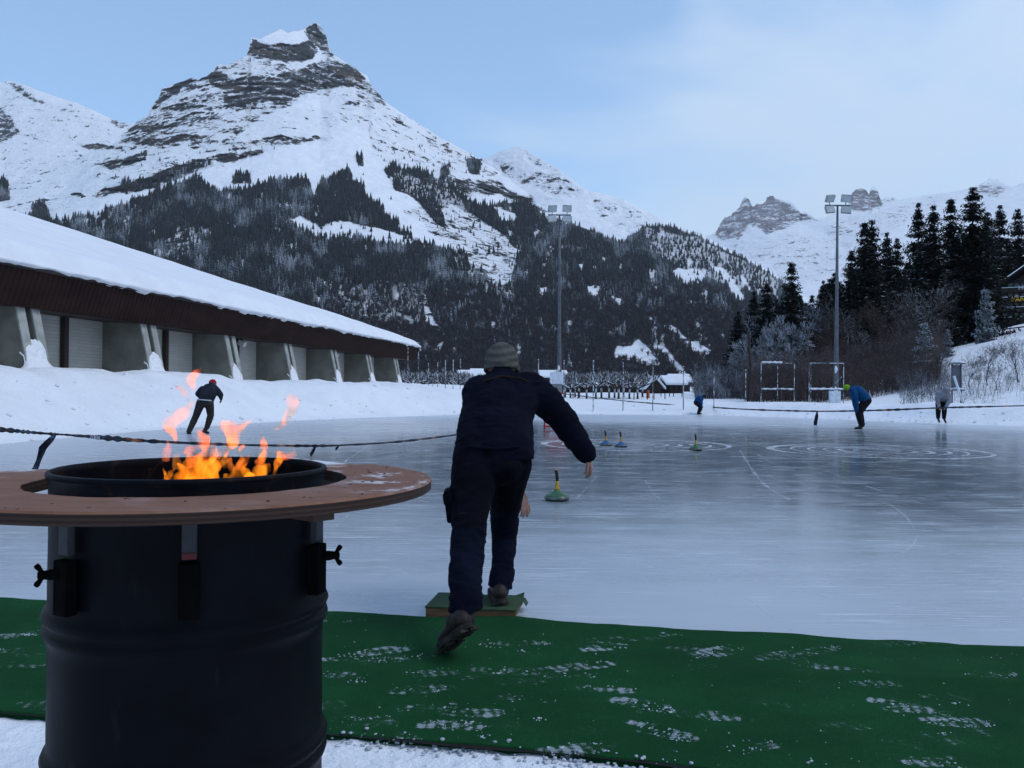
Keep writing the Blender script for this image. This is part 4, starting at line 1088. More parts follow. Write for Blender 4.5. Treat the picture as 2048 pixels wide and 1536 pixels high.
# ================================================================== CURLING STOCKS, RINGS, RED AID
def stock(px, py, body, lab, cat='ice stock', tilt=0., grp=None):
    p = ground(px, py)
    t = thing('ice_stock', p, lab, cat, grp)
    s = 1.0
    mbody = simple('stock body ' + lab[:4], body, tuple(c * .7 for c in body), 14, .45, coat=.3)
    steel = simple('worn steel band', (.18, .19, .20), (.09, .095, .10), 25, .4, .7)
    MB().lathe(p, [(0, .004), (.120, .004), (.132, .010), (.134, .020)], 36).build('running_plate', simple('green plate', (.02, .08, .03), None), t, True)
    MB().lathe(p, [(.128, .020), (.1425, .021), (.1435, .028), (.1435, .042), (.142, .049), (.128, .050)], 40).build('steel_ring', steel, t, True)
    MB().lathe(p, [(.138, .049), (.137, .054), (.120, .066), (.085, .082), (.055, .100), (.034, .118), (.030, .124), (.0, .124)], 36).build('body', mbody, t, True)
    yel = simple('yellow shaft', (.52, .30, .012), (.44, .25, .01), 20, .45)
    h = MB(); d = Vector((math.sin(tilt), 0, math.cos(tilt))); b0 = p + Vector((0, 0, .122))
    h.tube([b0, b0 + d * .02, b0 + d * .05, b0 + d * .085, b0 + d * .10], [.030, .026, .020, .017, .016], 16)
    sh = h.build('shaft', yel, t, True)
    h = MB(); a0 = b0 + d * .098; bend = Vector((-.012, 0, 0))
    h.tube([a0, a0 + d * .04, a0 + d * .085 + bend * .5, a0 + d * .125 + bend], [.0165, .0185, .0185, .020], 14); h.build('grip', simple('black rubber grip', (.012, .012, .012), None, rough=.6), t, True)
    e = a0 + d * .125 + bend; MB().tube([e, e + d * .006], [.0185, .017], 14).build('end_cap', yel, t, True)
    t.scale = (s, s, s); return t
GREEN, BLUE = (.028, .11, .040), (.012, .085, .24)
stock(1114, 1001, GREEN, 'green ice stock with yellow and black handle sliding nearest the thrower', grp='ice stocks on the rink')
stock(1391.5, 901, GREEN, 'green ice stock standing alone at the right rim of a ring target', grp='ice stocks on the rink')
stock(1212, 892, BLUE, 'blue ice stock standing left of its blue neighbour in the ring target', tilt=-.05, grp='ice stocks on the rink')
stock(1242, 894.5, BLUE, 'blue ice stock standing between its blue twin and the lone green one', tilt=-.05, grp='ice stocks on the rink')

g = G('frosted ring line'); p = g.pos()
n = g.noise(p, 14, 6, .7); n2 = g.noise(p, 2.2, 3, .6); m = g.ss(g.math('MULTIPLY_ADD', n2, .55, g.math('MULTIPLY', n, .75)), .52, .78, .16, .66)
M_RING = g.done(g.n('MixShader', {0: m, 1: g.n('BsdfTransparent'), 2: g.bsdf((.74, .78, .84), .8)}))
for nm, px, py, x0, x1 in (('target_ring_marking', 1271, 889.5, 1092, 1450), ('target_ring_marking', 1754, 901.5, 1558, 1948)):
    c = ground(px, py); Rr = (ground(x1, py) - ground(x0, py)).length / 2
    mb = MB(); rr = random.Random(px)
    for k, (q, w) in enumerate(((1.0, .075), (.80, .03), (.64, .04), (.49, .04), (.35, .045), (.20, .04))):
        n_ = 120
        for i in range(n_):
            a0, a1 = 2 * math.pi * i / n_, 2 * math.pi * (i + 1) / n_
            def P_(a, s): 
                rad = Rr * q + s * w * (1 + .35 * math.sin(a * 3 + k)) + .010 * math.sin(a * 7 + k * 2)
                return (c.x + rad * math.cos(a), c.y + rad * math.sin(a), .004)
            mb.add([P_(a0, -1), P_(a0, 1), P_(a1, 1), P_(a1, -1)], [(0, 1, 2, 3)])
    tag(mb.build(nm, M_RING), kind='structure')
# long skate scratches and swept lines across the rink
mb = MB(); rr = random.Random(5)
def curve(pts, w):
    P_ = [ground(*q, .003) for q in pts]
    N = 40; q = []
    for i in range(N + 1):
        t = i / N * (len(P_) - 1); k = min(int(t), len(P_) - 2); u = t - k
        a, b, c_, e = P_[max(k - 1, 0)], P_[k], P_[k + 1], P_[min(k + 2, len(P_) - 1)]
        q.append(.5 * ((2 * b) + (c_ - a) * u + (2 * a - 5 * b + 4 * c_ - e) * u * u + (3 * b - a - 3 * c_ + e) * u ** 3))
    for i in range(N):
        t = (q[i + 1] - q[i]).normalized(); s = Vector((-t.y, t.x, 0)) * w * (.6 + .4 * math.sin(i * .9))
        mb.add([q[i] - s, q[i] + s, q[i + 1] + s, q[i + 1] - s], [(0, 1, 2, 3)])
curve([(1450, 860), (1500, 900), (1600, 950), (1760, 1000), (1830, 1060), (1800, 1110), (1700, 1135)], .012)
curve([(1440, 862), (1560, 905), (1700, 960), (1850, 1010)], .010)
curve([(1225, 905), (1195, 950), (1150, 1000)], .010)
curve([(1480, 900), (1520, 960), (1580, 1000)], .03)
curve([(1290, 960), (1310, 990), (1345, 1010)], .012)
curve([(1530, 880), (1700, 872), (1800, 868)], .02)
curve([(1600, 878), (1700, 862), (1740, 858)], .03)
curve([(650, 905), (720, 890), (830, 884), (900, 872)], .02)
curve([(760, 880), (700, 915), (690, 935), (740, 930)], .02)
curve([(640, 870), (760, 866), (900, 856)], .03)
curve([(1060, 960), (1180, 930), (1250, 905)], .008)
curve([(1100, 1100), (1300, 1085), (1600, 1105), (2000, 1085)], .006)
curve([(1060, 1160), (1400, 1130), (1700, 1150), (2040, 1140)], .006)
curve([(1100, 1190), (1500, 1180), (1900, 1190)], .005)
curve([(1660, 868), (1860, 880), (2040, 930)], .02)
for i in range(46):
    x = rr.uniform(300, 2040); y = rr.uniform(838, 1200); L = rr.uniform(60, 330) ; sl = rr.gauss(0, .09) * (1 + (y - 838) / 200)
    curve([(x, y), (x + L * .5, y + L * .5 * sl + rr.gauss(0, 2)), (x + L, y + L * sl)], rr.uniform(.002, .008) * max(1, 2.2 - (y - 838) / 160))
g = G('faint scratch'); p = g.pos()
n = g.noise(p, 9, 6, .7); n2 = g.noise(p, 1.1, 3, .6); m = g.ss(g.math('MULTIPLY_ADD', n2, .8, g.math('MULTIPLY', n, .75)), .62, .95, .02, .42)
M_SCR = g.done(g.n('MixShader', {0: m, 1: g.n('BsdfTransparent'), 2: g.bsdf((.70, .74, .80), .8)}))
tag(mb.build('ice_surface_markings', M_SCR), kind='structure')

# red plastic skating aid, mostly behind the thrower's arm
p = ground(1112, 857)
t = thing('skating_aid', p, 'bright red plastic skating aid standing on the ice behind the arm of the thrower', 'skating aid')
mr_ = simple('red plastic', (.50, .035, .035), (.42, .028, .03), 6, .45)
for s in (-.38, .30):
    MB().tube([p + Vector((s, -.32, .03)), p + Vector((s, .28, .03)), p + Vector((s, .36, .09))], .028, 10).build('runner', mr_, t, True)
    MB().tube([p + Vector((s, -.1, .03)), p + Vector((s, .02, .4)), p + Vector((s, -.02, .78))], .024, 10).build('upright', mr_, t, True)
MB().box(p + Vector((.0, .0, .50)), (.56, .04, .42)).build('panel', mr_, t, bevel=.012)
MB().box(p + Vector((-.04, -.12, .075)), (.66, .34, .05)).build('base_plate', mr_, t, bevel=.012)
MB().tube([p + Vector((-.40, -.02, .78)), p + Vector((.32, -.02, .78))], .024, 10).build('handle_bar', mr_, t, True)

# clods of ploughed snow along the banks, too many to count
rc = np.random.RandomState(17); bx = rc.uniform(-24, 26, 9000); by_ = rc.uniform(14, 56, 9000); dd_ = polydist(bx, by_, ICE)
k_ = (dd_ > -.25) & (dd_ < 4.5) & (rc.uniform(0, 1, 9000) < np.exp(-np.maximum(dd_, 0) / 1.6)); bx, by_, dd_ = bx[k_], by_[k_], dd_[k_]
bz = np.where(dd_ > 0, height(bx, by_), 0.); bs = np.minimum(.012 + rc.exponential(.018, len(bx)), .08)
crumbs('snow_clods', [(x, y, z + s * .2, s * 1.2, s, s * .75) for x, y, z, s in zip(bx, by_, bz, bs)], M_SNOW, None, None)

# ================================================================== PEOPLE
DG = None
def caps(mb, a, b, r0, r1, n=14):
    a, b = Vector(a), Vector(b); d = (b - a); L = d.length
    t = d / L if L > 1e-6 else Vector((0, 0, 1))
    P = []; Rr = []
    for k in range(4): 
        an = math.pi / 2 * (1 - k / 4); P.append(a - t * r0 * math.sin(an)); Rr.append(max(r0 * math.cos(an), r0 * .05))
    P += [a, b]; Rr += [r0, r1]
    for k in range(1, 5):
        an = math.pi / 2 * k / 4; P.append(b + t * r1 * math.sin(an)); Rr.append(max(r1 * math.cos(an), r1 * .05))
    mb.tube(P, Rr, n)
def chain(mb, pts):
    for (a, ra), (b, rb) in zip(pts[:-1], pts[1:]): caps(mb, a, b, ra, rb)
def ell(mb, c, rad, M3=None, nu=16, nv=10):
    c = Vector(c); M3 = M3 or Matrix.Identity(3); b = len(mb.v)
    prof = []
    for j in range(nv + 1):
        ph = math.pi * j / nv; rr = max(math.sin(ph), .02)
        for i in range(nu):
            a = 2 * math.pi * i / nu
            mb.v.append(tuple(c + M3 @ Vector((rad[0] * rr * math.cos(a), rad[1] * rr * math.sin(a), rad[2] * math.cos(ph)))))
    for j in range(nv):
        for i in range(nu):
            i2 = (i + 1) % nu; mb.f.append((b + j * nu + i, b + j * nu + i2, b + (j + 1) * nu + i2, b + (j + 1) * nu + i)); mb.m.append(0)
    mb.f += [tuple(b + i for i in range(nu))[::-1], tuple(b + nv * nu + i for i in range(nu))]; mb.m += [0, 0]
def skin(name, mb, mat, parent, voxel=.012, smooth=4, folds=0., fscale=(9, 9, 22), cut=None, seed=0, label=None):
    me = mb.mesh('raw')
    bm = bmesh.new(); bm.from_mesh(me); bmesh.ops.recalc_face_normals(bm, faces=bm.faces); bm.to_mesh(me); bm.free()
    out = evaluated(me, [('REMESH', dict(mode='VOXEL', voxel_size=voxel)), ('SMOOTH', dict(factor=.5, iterations=smooth))])
    if folds or cut:
        bm = bmesh.new(); bm.from_mesh(out)
        if cut:
            for cc in cut:
                co, no = Vector(cc[0]), Vector(cc[1]).normalized(); rad = cc[2] if len(cc) > 2 else 9.
                fs = [f for f in bm.faces if (f.calc_center_median() - co).length < rad]
                es = list({e for f in fs for e in f.edges}); vs = list({v for f in fs for v in f.verts})
                bmesh.ops.bisect_plane(bm, geom=vs + es + fs, plane_co=co, plane_no=no, clear_outer=True)
        if folds:
            bm.normal_update()
            for v in bm.verts:
                c = v.co; q = mnoise.fractal((c.x * fscale[0] + seed, c.y * fscale[1], c.z * fscale[2]), 1.0, 2.0, 3)
                w = mnoise.noise((c.x * 4 + seed, c.y * 4, c.z * 4))
                v.co = c + v.normal * (folds * (1 - abs(q) * 2.0) * (.5 + .7 * w))
        bm.to_mesh(out); bm.free()
    out.name = name
    ob = link(name, out, mat, parent, True)
    if label: ob['label'] = label
    return ob
def cloth(name, c, c2=None, weave=300., rough=.92, spec=.06, fold=.25):
    g = G(name); p = g.obj()
    n = g.noise(p, 5, 4, .6); f = g.noise(p, weave, 2, .5); w = g.noise(g.map(p, (10, 10, 26)), 1, 4, .6, .8)
    col = g.mix(g.ss(n, .35, .68), c, c2 or tuple(q * 1.35 for q in c))
    b = g.bump(w, fold, .02); b = g.bump(f, .25, .002, b)
    return g.done(g.bsdf(col, rough, 0, spec, b))
M_SKIN = simple('skin', (.30, .165, .12), (.36, .20, .15), 18, .55, bump=.1)
def hand(mb, wrist, dirv, up, side, L=.185, curl=.5, spread=.12, thumb=1):
    """five separate fingers: dirv along the hand, up = back of the hand, side = towards the thumb"""
    d = Vector(dirv).normalized(); u = Vector(up); u = (u - d * u.dot(d)).normalized(); s = d.cross(u) * side
    k = L / .185
    w = Vector(wrist)
    for off, r in ((-.026, .014), (-.009, .0155), (.009, .0155), (.027, .014)):
        caps(mb, w + d * .005 + s * off * .7 * k, w + d * .088 * k + s * off * k, r * k, r * .85 * k, 10)
    for off, ln, r in ((.030, .070, .0092), (.010, .080, .0096), (-.011, .074, .0092), (-.030, .058, .0080)):
        b0 = w + d * .092 * k + s * off * k; dd = (d + s * off * spread * 20).normalized(); seg = [(b0, r * k)]
        ang = 0; cur = b0
        for fr in (.46, .30, .24):
            ang += curl * (.75 + .2 * (off < 0)) * (1.0 if fr < .4 else .8)
            dv = dd * math.cos(ang) - u * math.sin(ang); cur = cur + dv * ln * fr * k; seg.append((cur, r * k * (.92 if fr > .25 else .78)))
        chain(mb, seg)
    b0 = w + d * .022 * k + s * .026 * k
    t1 = b0 + (d * .6 + s * .75 - u * .25).normalized() * .038 * k; t2 = t1 + (d * .85 + s * .38 - u * .35).normalized() * .032 * k; t3 = t2 + (d * .95 + s * .1 - u * .4).normalized() * .024 * k
    chain(mb, [(b0, .0135 * k), (t1, .0115 * k), (t2, .0100 * k), (t3, .008 * k)])
def boot(mb, ankle, heel, toe, up, r=.048, shaft=None, rs=.055):
    """leather upper: heel/toe are on the sole line"""
    a, h, t, u = Vector(ankle), Vector(heel), Vector(toe), Vector(up).normalized()
    d = (t - h).normalized()
    caps(mb, h + u * r * .95 + d * r * .7, h + u * r * .9 + d * r * 2.2, r * .86, r * .88)
    caps(mb, h + u * r * .9 + d * r * 2.2, t + u * r * .72 - d * r * 1.0, r * .92, r * .80)
    caps(mb, t + u * r * .72 - d * r * 1.5, t + u * r * .62 - d * r * .75, r * .88, r * .66)
    caps(mb, h + u * r * 1.2 + d * r * .9, a, r * .84, rs * .98)
    caps(mb, h + u * r * 1.5 + d * r * 2.0, a, r * .80, rs * .9)
    if shaft is not None: caps(mb, a, shaft, rs, rs)
def sole(mb, heel, toe, up, w=.048, th=.024):
    h, t, u = Vector(heel), Vector(toe), Vector(up).normalized(); d = (t - h); L = d.length; d.normalize(); s = d.cross(u)
    prof = []; N = 28
    for i in range(N):
        a = 2 * math.pi * i / N; x = math.cos(a); y = math.sin(a)
        q = (abs(x) ** 2.6 + abs(y) ** 2.6) ** (-1 / 2.6)
        px, py = x * q, y * q
        ww = w * (1.0 + .14 * px - .20 * math.exp(-((px + .25) / .28) ** 2))
        prof.append(h + d * (L / 2 + px * L / 2) + s * (py * ww))
    mb.prism([p - u * th * .15 for p in prof], (0, 0, 0), u * th)
    # heel block and lugs under it
    for i in range(8):
        x = .04 + i / 8 * .92
        if .34 < x < .46: continue
        for sd in (-1, 1):
            c = h + d * (L * (x + .05)) + s * (sd * w * .50) - u * (th * .15 + .005)
            mb.box(c, (L * .075, w * .78, .012), Matrix((d, s, u)).transposed())

# ---------------------------------------------------------- the thrower
def build_thrower():
    o = at(985, 1240, 4.6); o.z = 0
    t = thing('person', o, 'man in dark navy workwear and grey knitted hat bending forward after his throw', 'person', 'people on the rink')
    P = at
    navy = cloth('navy jacket', (.0026, .0031, .0085), (.0044, .005, .0135), 260)
    navy2 = cloth('navy trousers', (.0023, .0026, .006), (.0042, .005, .0125), 320, fold=.4)
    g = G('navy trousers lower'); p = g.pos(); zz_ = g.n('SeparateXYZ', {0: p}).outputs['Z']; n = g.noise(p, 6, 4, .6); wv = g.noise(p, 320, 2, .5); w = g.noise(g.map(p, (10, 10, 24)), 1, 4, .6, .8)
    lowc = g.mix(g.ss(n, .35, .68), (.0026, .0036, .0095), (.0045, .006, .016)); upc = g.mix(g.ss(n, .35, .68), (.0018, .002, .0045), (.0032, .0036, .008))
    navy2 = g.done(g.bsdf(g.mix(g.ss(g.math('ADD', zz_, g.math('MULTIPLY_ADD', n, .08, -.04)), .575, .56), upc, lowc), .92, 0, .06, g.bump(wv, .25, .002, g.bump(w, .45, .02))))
    lea = simple('brown boot leather', (.010, .0062, .0052), (.018, .011, .009), 16, .6, bump=.4)
    solem = simple('boot sole', (.009, .008, .0075), (.040, .033, .028), 30, .85, bump=.4)
    # --- body: one continuous figure (head, neck, torso, limbs, hands) inside the clothes
    mb = MB()
    hc = P(1003, 724, 5.24)
    ell(mb, hc, (.078, .098, .108), Matrix.Rotation(R(-22), 3, 'X'))
    ell(mb, hc + Vector((0, .045, -.06)), (.055, .06, .06))                   # jaw
    caps(mb, hc + Vector((0, .098, -.018)), hc + Vector((0, .112, -.042)), .012, .017)   # nose
    for s in (-1, 1): ell(mb, hc + Vector((s * .080, .0, -.020)), (.013, .026, .036))    # ears
    for s in (-1, 1): ell(mb, hc + Vector((s * .032, .090, .004)), (.016, .012, .010))    # brows and lids
    ell(mb, hc + Vector((0, .098, -.070)), (.026, .014, .012))                          # mouth
    chain(mb, [(hc + Vector((0, -.02, -.05)), .062), (P(1003, 765, 5.12), .066), (P(1000, 800, 5.0), .10), (P(988, 890, 4.75), .11), (P(985, 925, 4.68), .12)])
    RW = P(1173, 908, 5.25); LW = P(1030, 980, 5.26)
    chain(mb, [(P(1000, 790, 5.05), .09), (P(1062, 782, 5.1), .07), (P(1120, 834, 5.2), .05), (RW, .030)])
    chain(mb, [(P(1000, 795, 5.05), .09), (P(958, 790, 5.06), .07), (P(975, 892, 5.3), .05), (LW, .030)])
    chain(mb, [(P(985, 925, 4.68), .10), (P(950, 930, 4.66), .085), (P(937, 1050, 4.37), .055), (P(929, 1150, 4.11), .045), (P(930, 1225, 3.96), .038)])
    chain(mb, [(P(985, 925, 4.68), .10), (P(1020, 925, 4.72), .085), (P(1009, 1040, 4.995), .05), (P(1008, 1080, 5.0), .045), (P(1006, 1130, 4.93), .038), (P(1001, 1180, 4.83), .036)])
    hand(mb, RW, (.05, .06, -.13), (.9, -.2, .35), 1, .185, .62, .10)
    hand(mb, LW, (.055, .0, -.09), (.55, -.6, .5), -1, .205, .40, .14)
    b_ = skin('body', mb, M_SKIN, t, .0055, 3)
    # --- jacket
    mb = MB()
    chain(mb, [(P(958, 902, 4.72), .132), (P(966, 830, 4.95), .128), (P(964, 789, 5.06), .105)])
    chain(mb, [(P(1020, 902, 4.74), .132), (P(1021, 835, 4.95), .124), (P(1045, 788, 5.08), .108)])
    chain(mb, [(P(988, 900, 4.71), .142), (P(995, 820, 4.93), .145), (P(1003, 782, 5.09), .108)])
    caps(mb, P(962, 785, 5.06), P(1060, 779, 5.1), .098, .098)
    caps(mb, P(1003, 768, 5.1), P(1003, 752, 5.17), .078, .072)
    chain(mb, [(P(1058, 783, 5.1), .105), (P(1082, 792, 5.13), .098), (P(1112, 824, 5.19), .088), (P(1124, 838, 5.2), .089), (P(1150, 874, 5.23), .074), (P(1172, 906, 5.25), .060)])
    chain(mb, [(P(958, 790, 5.06), .098), (P(976, 890, 5.32), .080), (P(1026, 972, 5.27), .055)])
    caps(mb, P(955, 912, 4.70), P(1018, 914, 4.72), .135, .135)
    jk = skin('jacket', mb, navy, t, .008, 4, .012, (6, 6, 17), seed=3, cut=[(P(985, 922, 4.7), Vector((.06, -.05, -1)), .45), (P(1182, 919, 5.25), (RW - P(1124, 838, 5.2)).normalized(), .12)])
    # hem band, shoulder yoke piping, cuffs
    trim = cloth('brown trim', (.020, .013, .010), None, 300)
    mb = MB(); q = [P(x, y, d) for x, y, d in ((940, 784, 4.98), (968, 762, 4.985), (1003, 752, 5.0), (1040, 756, 4.99), (1072, 770, 5.02))]
    mb.tube(q, [.006] * 5, 6); mb.build('shoulder_piping', trim, jk, True)
    mb = MB(); c = P(1172, 906, 5.25); dv = (RW - P(1124, 838, 5.2)).normalized()
    mb.tube([c - dv * .012, c + dv * .02], [.060, .056], 20); mb.build('cuff', navy, jk, True)
    mb = MB(); q = [P(x, y, d) for x, y, d in ((966, 758, 5.13), (980, 749, 5.105), (1003, 745, 5.10), (1026, 748, 5.105), (1040, 757, 5.13))]
    mb.tube(q, [.016, .019, .020, .019, .016], 8); mb.build('collar', navy, jk, True)
    mb = MB(); mb.tube([P(x, y, d) for x, y, d in ((912, 886, 4.68), (940, 893, 4.585), (985, 897, 4.555), (1030, 895, 4.60), (1062, 890, 4.71))], [.010] * 5, 6); mb.build('hem_band', navy, jk, True)
    mb = MB(); mb.tube([P(x, y, d) for x, y, d in ((1002, 757, 4.985), (1000, 800, 4.86), (993, 845, 4.745), (988, 890, 4.57))], [.0035] * 4, 6); mb.build('back_seam', trim, jk, True)
    # --- trousers
    mb = MB()
    chain(mb, [(P(952, 905, 4.70), .122), (P(951, 935, 4.66), .126), (P(943, 985, 4.55), .113), (P(938, 1038, 4.40), .088), (P(936, 1082, 4.30), .085), (P(930, 1150, 4.12), .074), (P(931, 1205, 3.99), .075), (P(931, 1222, 3.97), .077)])
    chain(mb, [(P(1020, 905, 4.73), .120), (P(1020, 930, 4.72), .122), (P(1015, 985, 4.86), .090), (P(1009, 1030, 4.99), .083), (P(1008, 1080, 5.0), .071), (P(1006, 1130, 4.93), .064), (P(1001, 1168, 4.85), .065), (P(1001, 1180, 4.83), .066)])
    caps(mb, P(985, 915, 4.69), P(985, 932, 4.66), .13, .115)
    caps(mb, P(958, 938, 4.625), P(1012, 936, 4.65), .092, .092)
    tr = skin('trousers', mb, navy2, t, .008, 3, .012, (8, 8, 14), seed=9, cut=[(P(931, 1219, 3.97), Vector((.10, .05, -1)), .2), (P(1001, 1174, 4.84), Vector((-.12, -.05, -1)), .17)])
    pk = MB(); c = P(899, 1010, 4.50); pk.box(c, (.035, .15, .17), Matrix.Rotation(R(-7), 3, 'Y')); pk.build('cargo_pocket', navy2, tr, bevel=.014)
    mb = MB(); mb.box(P(897, 995, 4.50), (.046, .16, .06), Matrix.Rotation(R(-9), 3, 'Y')); mb.build('pocket_flap', navy2, tr, bevel=.012)
    mb = MB(); mb.tube([P(x, y, d) for x, y, d in ((906, 1034, 4.345), (925, 1027, 4.318), (948, 1028, 4.325), (966, 1038, 4.36), (972, 1052, 4.40))], [.004] * 5, 6); mb.build('seam', trim, tr, True)
    # --- boots: front one flat on the board, rear one on its toe with the sole turned to the camera
    hz_ = .071
    bl = P(1001, 1218, 4.70); heel = Vector((bl.x, 4.735, hz_ + .022)); toe = heel + Vector((-.035, .285, .0)); up = Vector((0, 0, 1))
    mb = MB(); boot(mb, P(1001, 1180, 4.84), heel, toe, up, .046, P(1001, 1158, 4.86), .050)
    bt = skin('boot', mb, lea, t, .007, 4, .002, (20, 20, 30))
    sb = MB(); sole(sb, heel, toe, up, .052, .026); sb.build('sole', solem, bt)
    heel = P(938, 1254, 3.84); toe = P(888, 1300, 4.03); toe.z = max(toe.z, .045)
    d = (toe - heel).normalized(); up = Vector((-.55, .70, .50)); up = (up - d * up.dot(d)).normalized()
    mb = MB(); boot(mb, P(926, 1240, 3.94), heel, toe, up, .048, P(930, 1202, 3.99), .055)
    bt = skin('boot', mb, lea, t, .007, 4, .002, (20, 20, 30))
    sb = MB(); sole(sb, heel - d * .01, toe + d * .012, up, .053, .026); sb.build('sole', solem, bt)
    # --- knitted hat
    mb = MB(); hp = P(1003.5, 724, 5.235); M3 = Matrix.Rotation(R(-14), 3, 'X')
    ell(mb, hp + Vector((0, -.004, .004)), (.104, .124, .116), M3); ell(mb, hp + Vector((0, -.01, -.032)), (.103, .116, .06), M3)
    ell(mb, hp + Vector((.0, .0, .03)), (.094, .108, .065), M3)
    g = G('grey knitted wool'); p = g.obj(); sp = g.n('SeparateXYZ', {0: g.map(p, rot=(R(-10), R(6), 0))})
    st = g.math('SINE', g.math('MULTIPLY', sp.outputs['Z'], 2 * math.pi / .042)); n = g.noise(p, 45, 4, .65); kn = g.noise(g.map(p, (240, 240, 130)), 1, 2)
    col = g.mix(g.ss(g.math('MULTIPLY_ADD', n, 1.2, g.math('MULTIPLY', st, .28)), .1, 1.15), (.050, .047, .044), (.115, .109, .10))
    mk = g.done(g.bsdf(col, .95, 0, .05, g.bump(kn, .8, .004, g.bump(n, .5, .008))))
    hat = skin('knitted_hat', mb, mk, t, .007, 4, .002, (30, 30, 30), cut=[(hp + Vector((0, 0, -.058)), Vector((0, -.25, -1)))])
    mb = MB(); N = 40
    for ring, zz in enumerate((-.060, -.030)):
        pass
    for j, (rx, ry, z) in enumerate(((.1035, .119, -.062), (.108, .124, -.056), (.109, .125, -.040), (.108, .124, -.026), (.104, .119, -.020))):
        for i in range(N):
            a = 2 * math.pi * i / N; mb.v.append(tuple(hp + M3 @ Vector((rx * math.cos(a), -.006 + ry * math.sin(a), z))))
    for j in range(4):
        for i in range(N): mb.f.append((j * N + i, j * N + (i + 1) % N, (j + 1) * N + (i + 1) % N, (j + 1) * N + i)); mb.m.append(0)
    mb.build('hat_brim', mk, hat, True)
    return t
build_thrower()

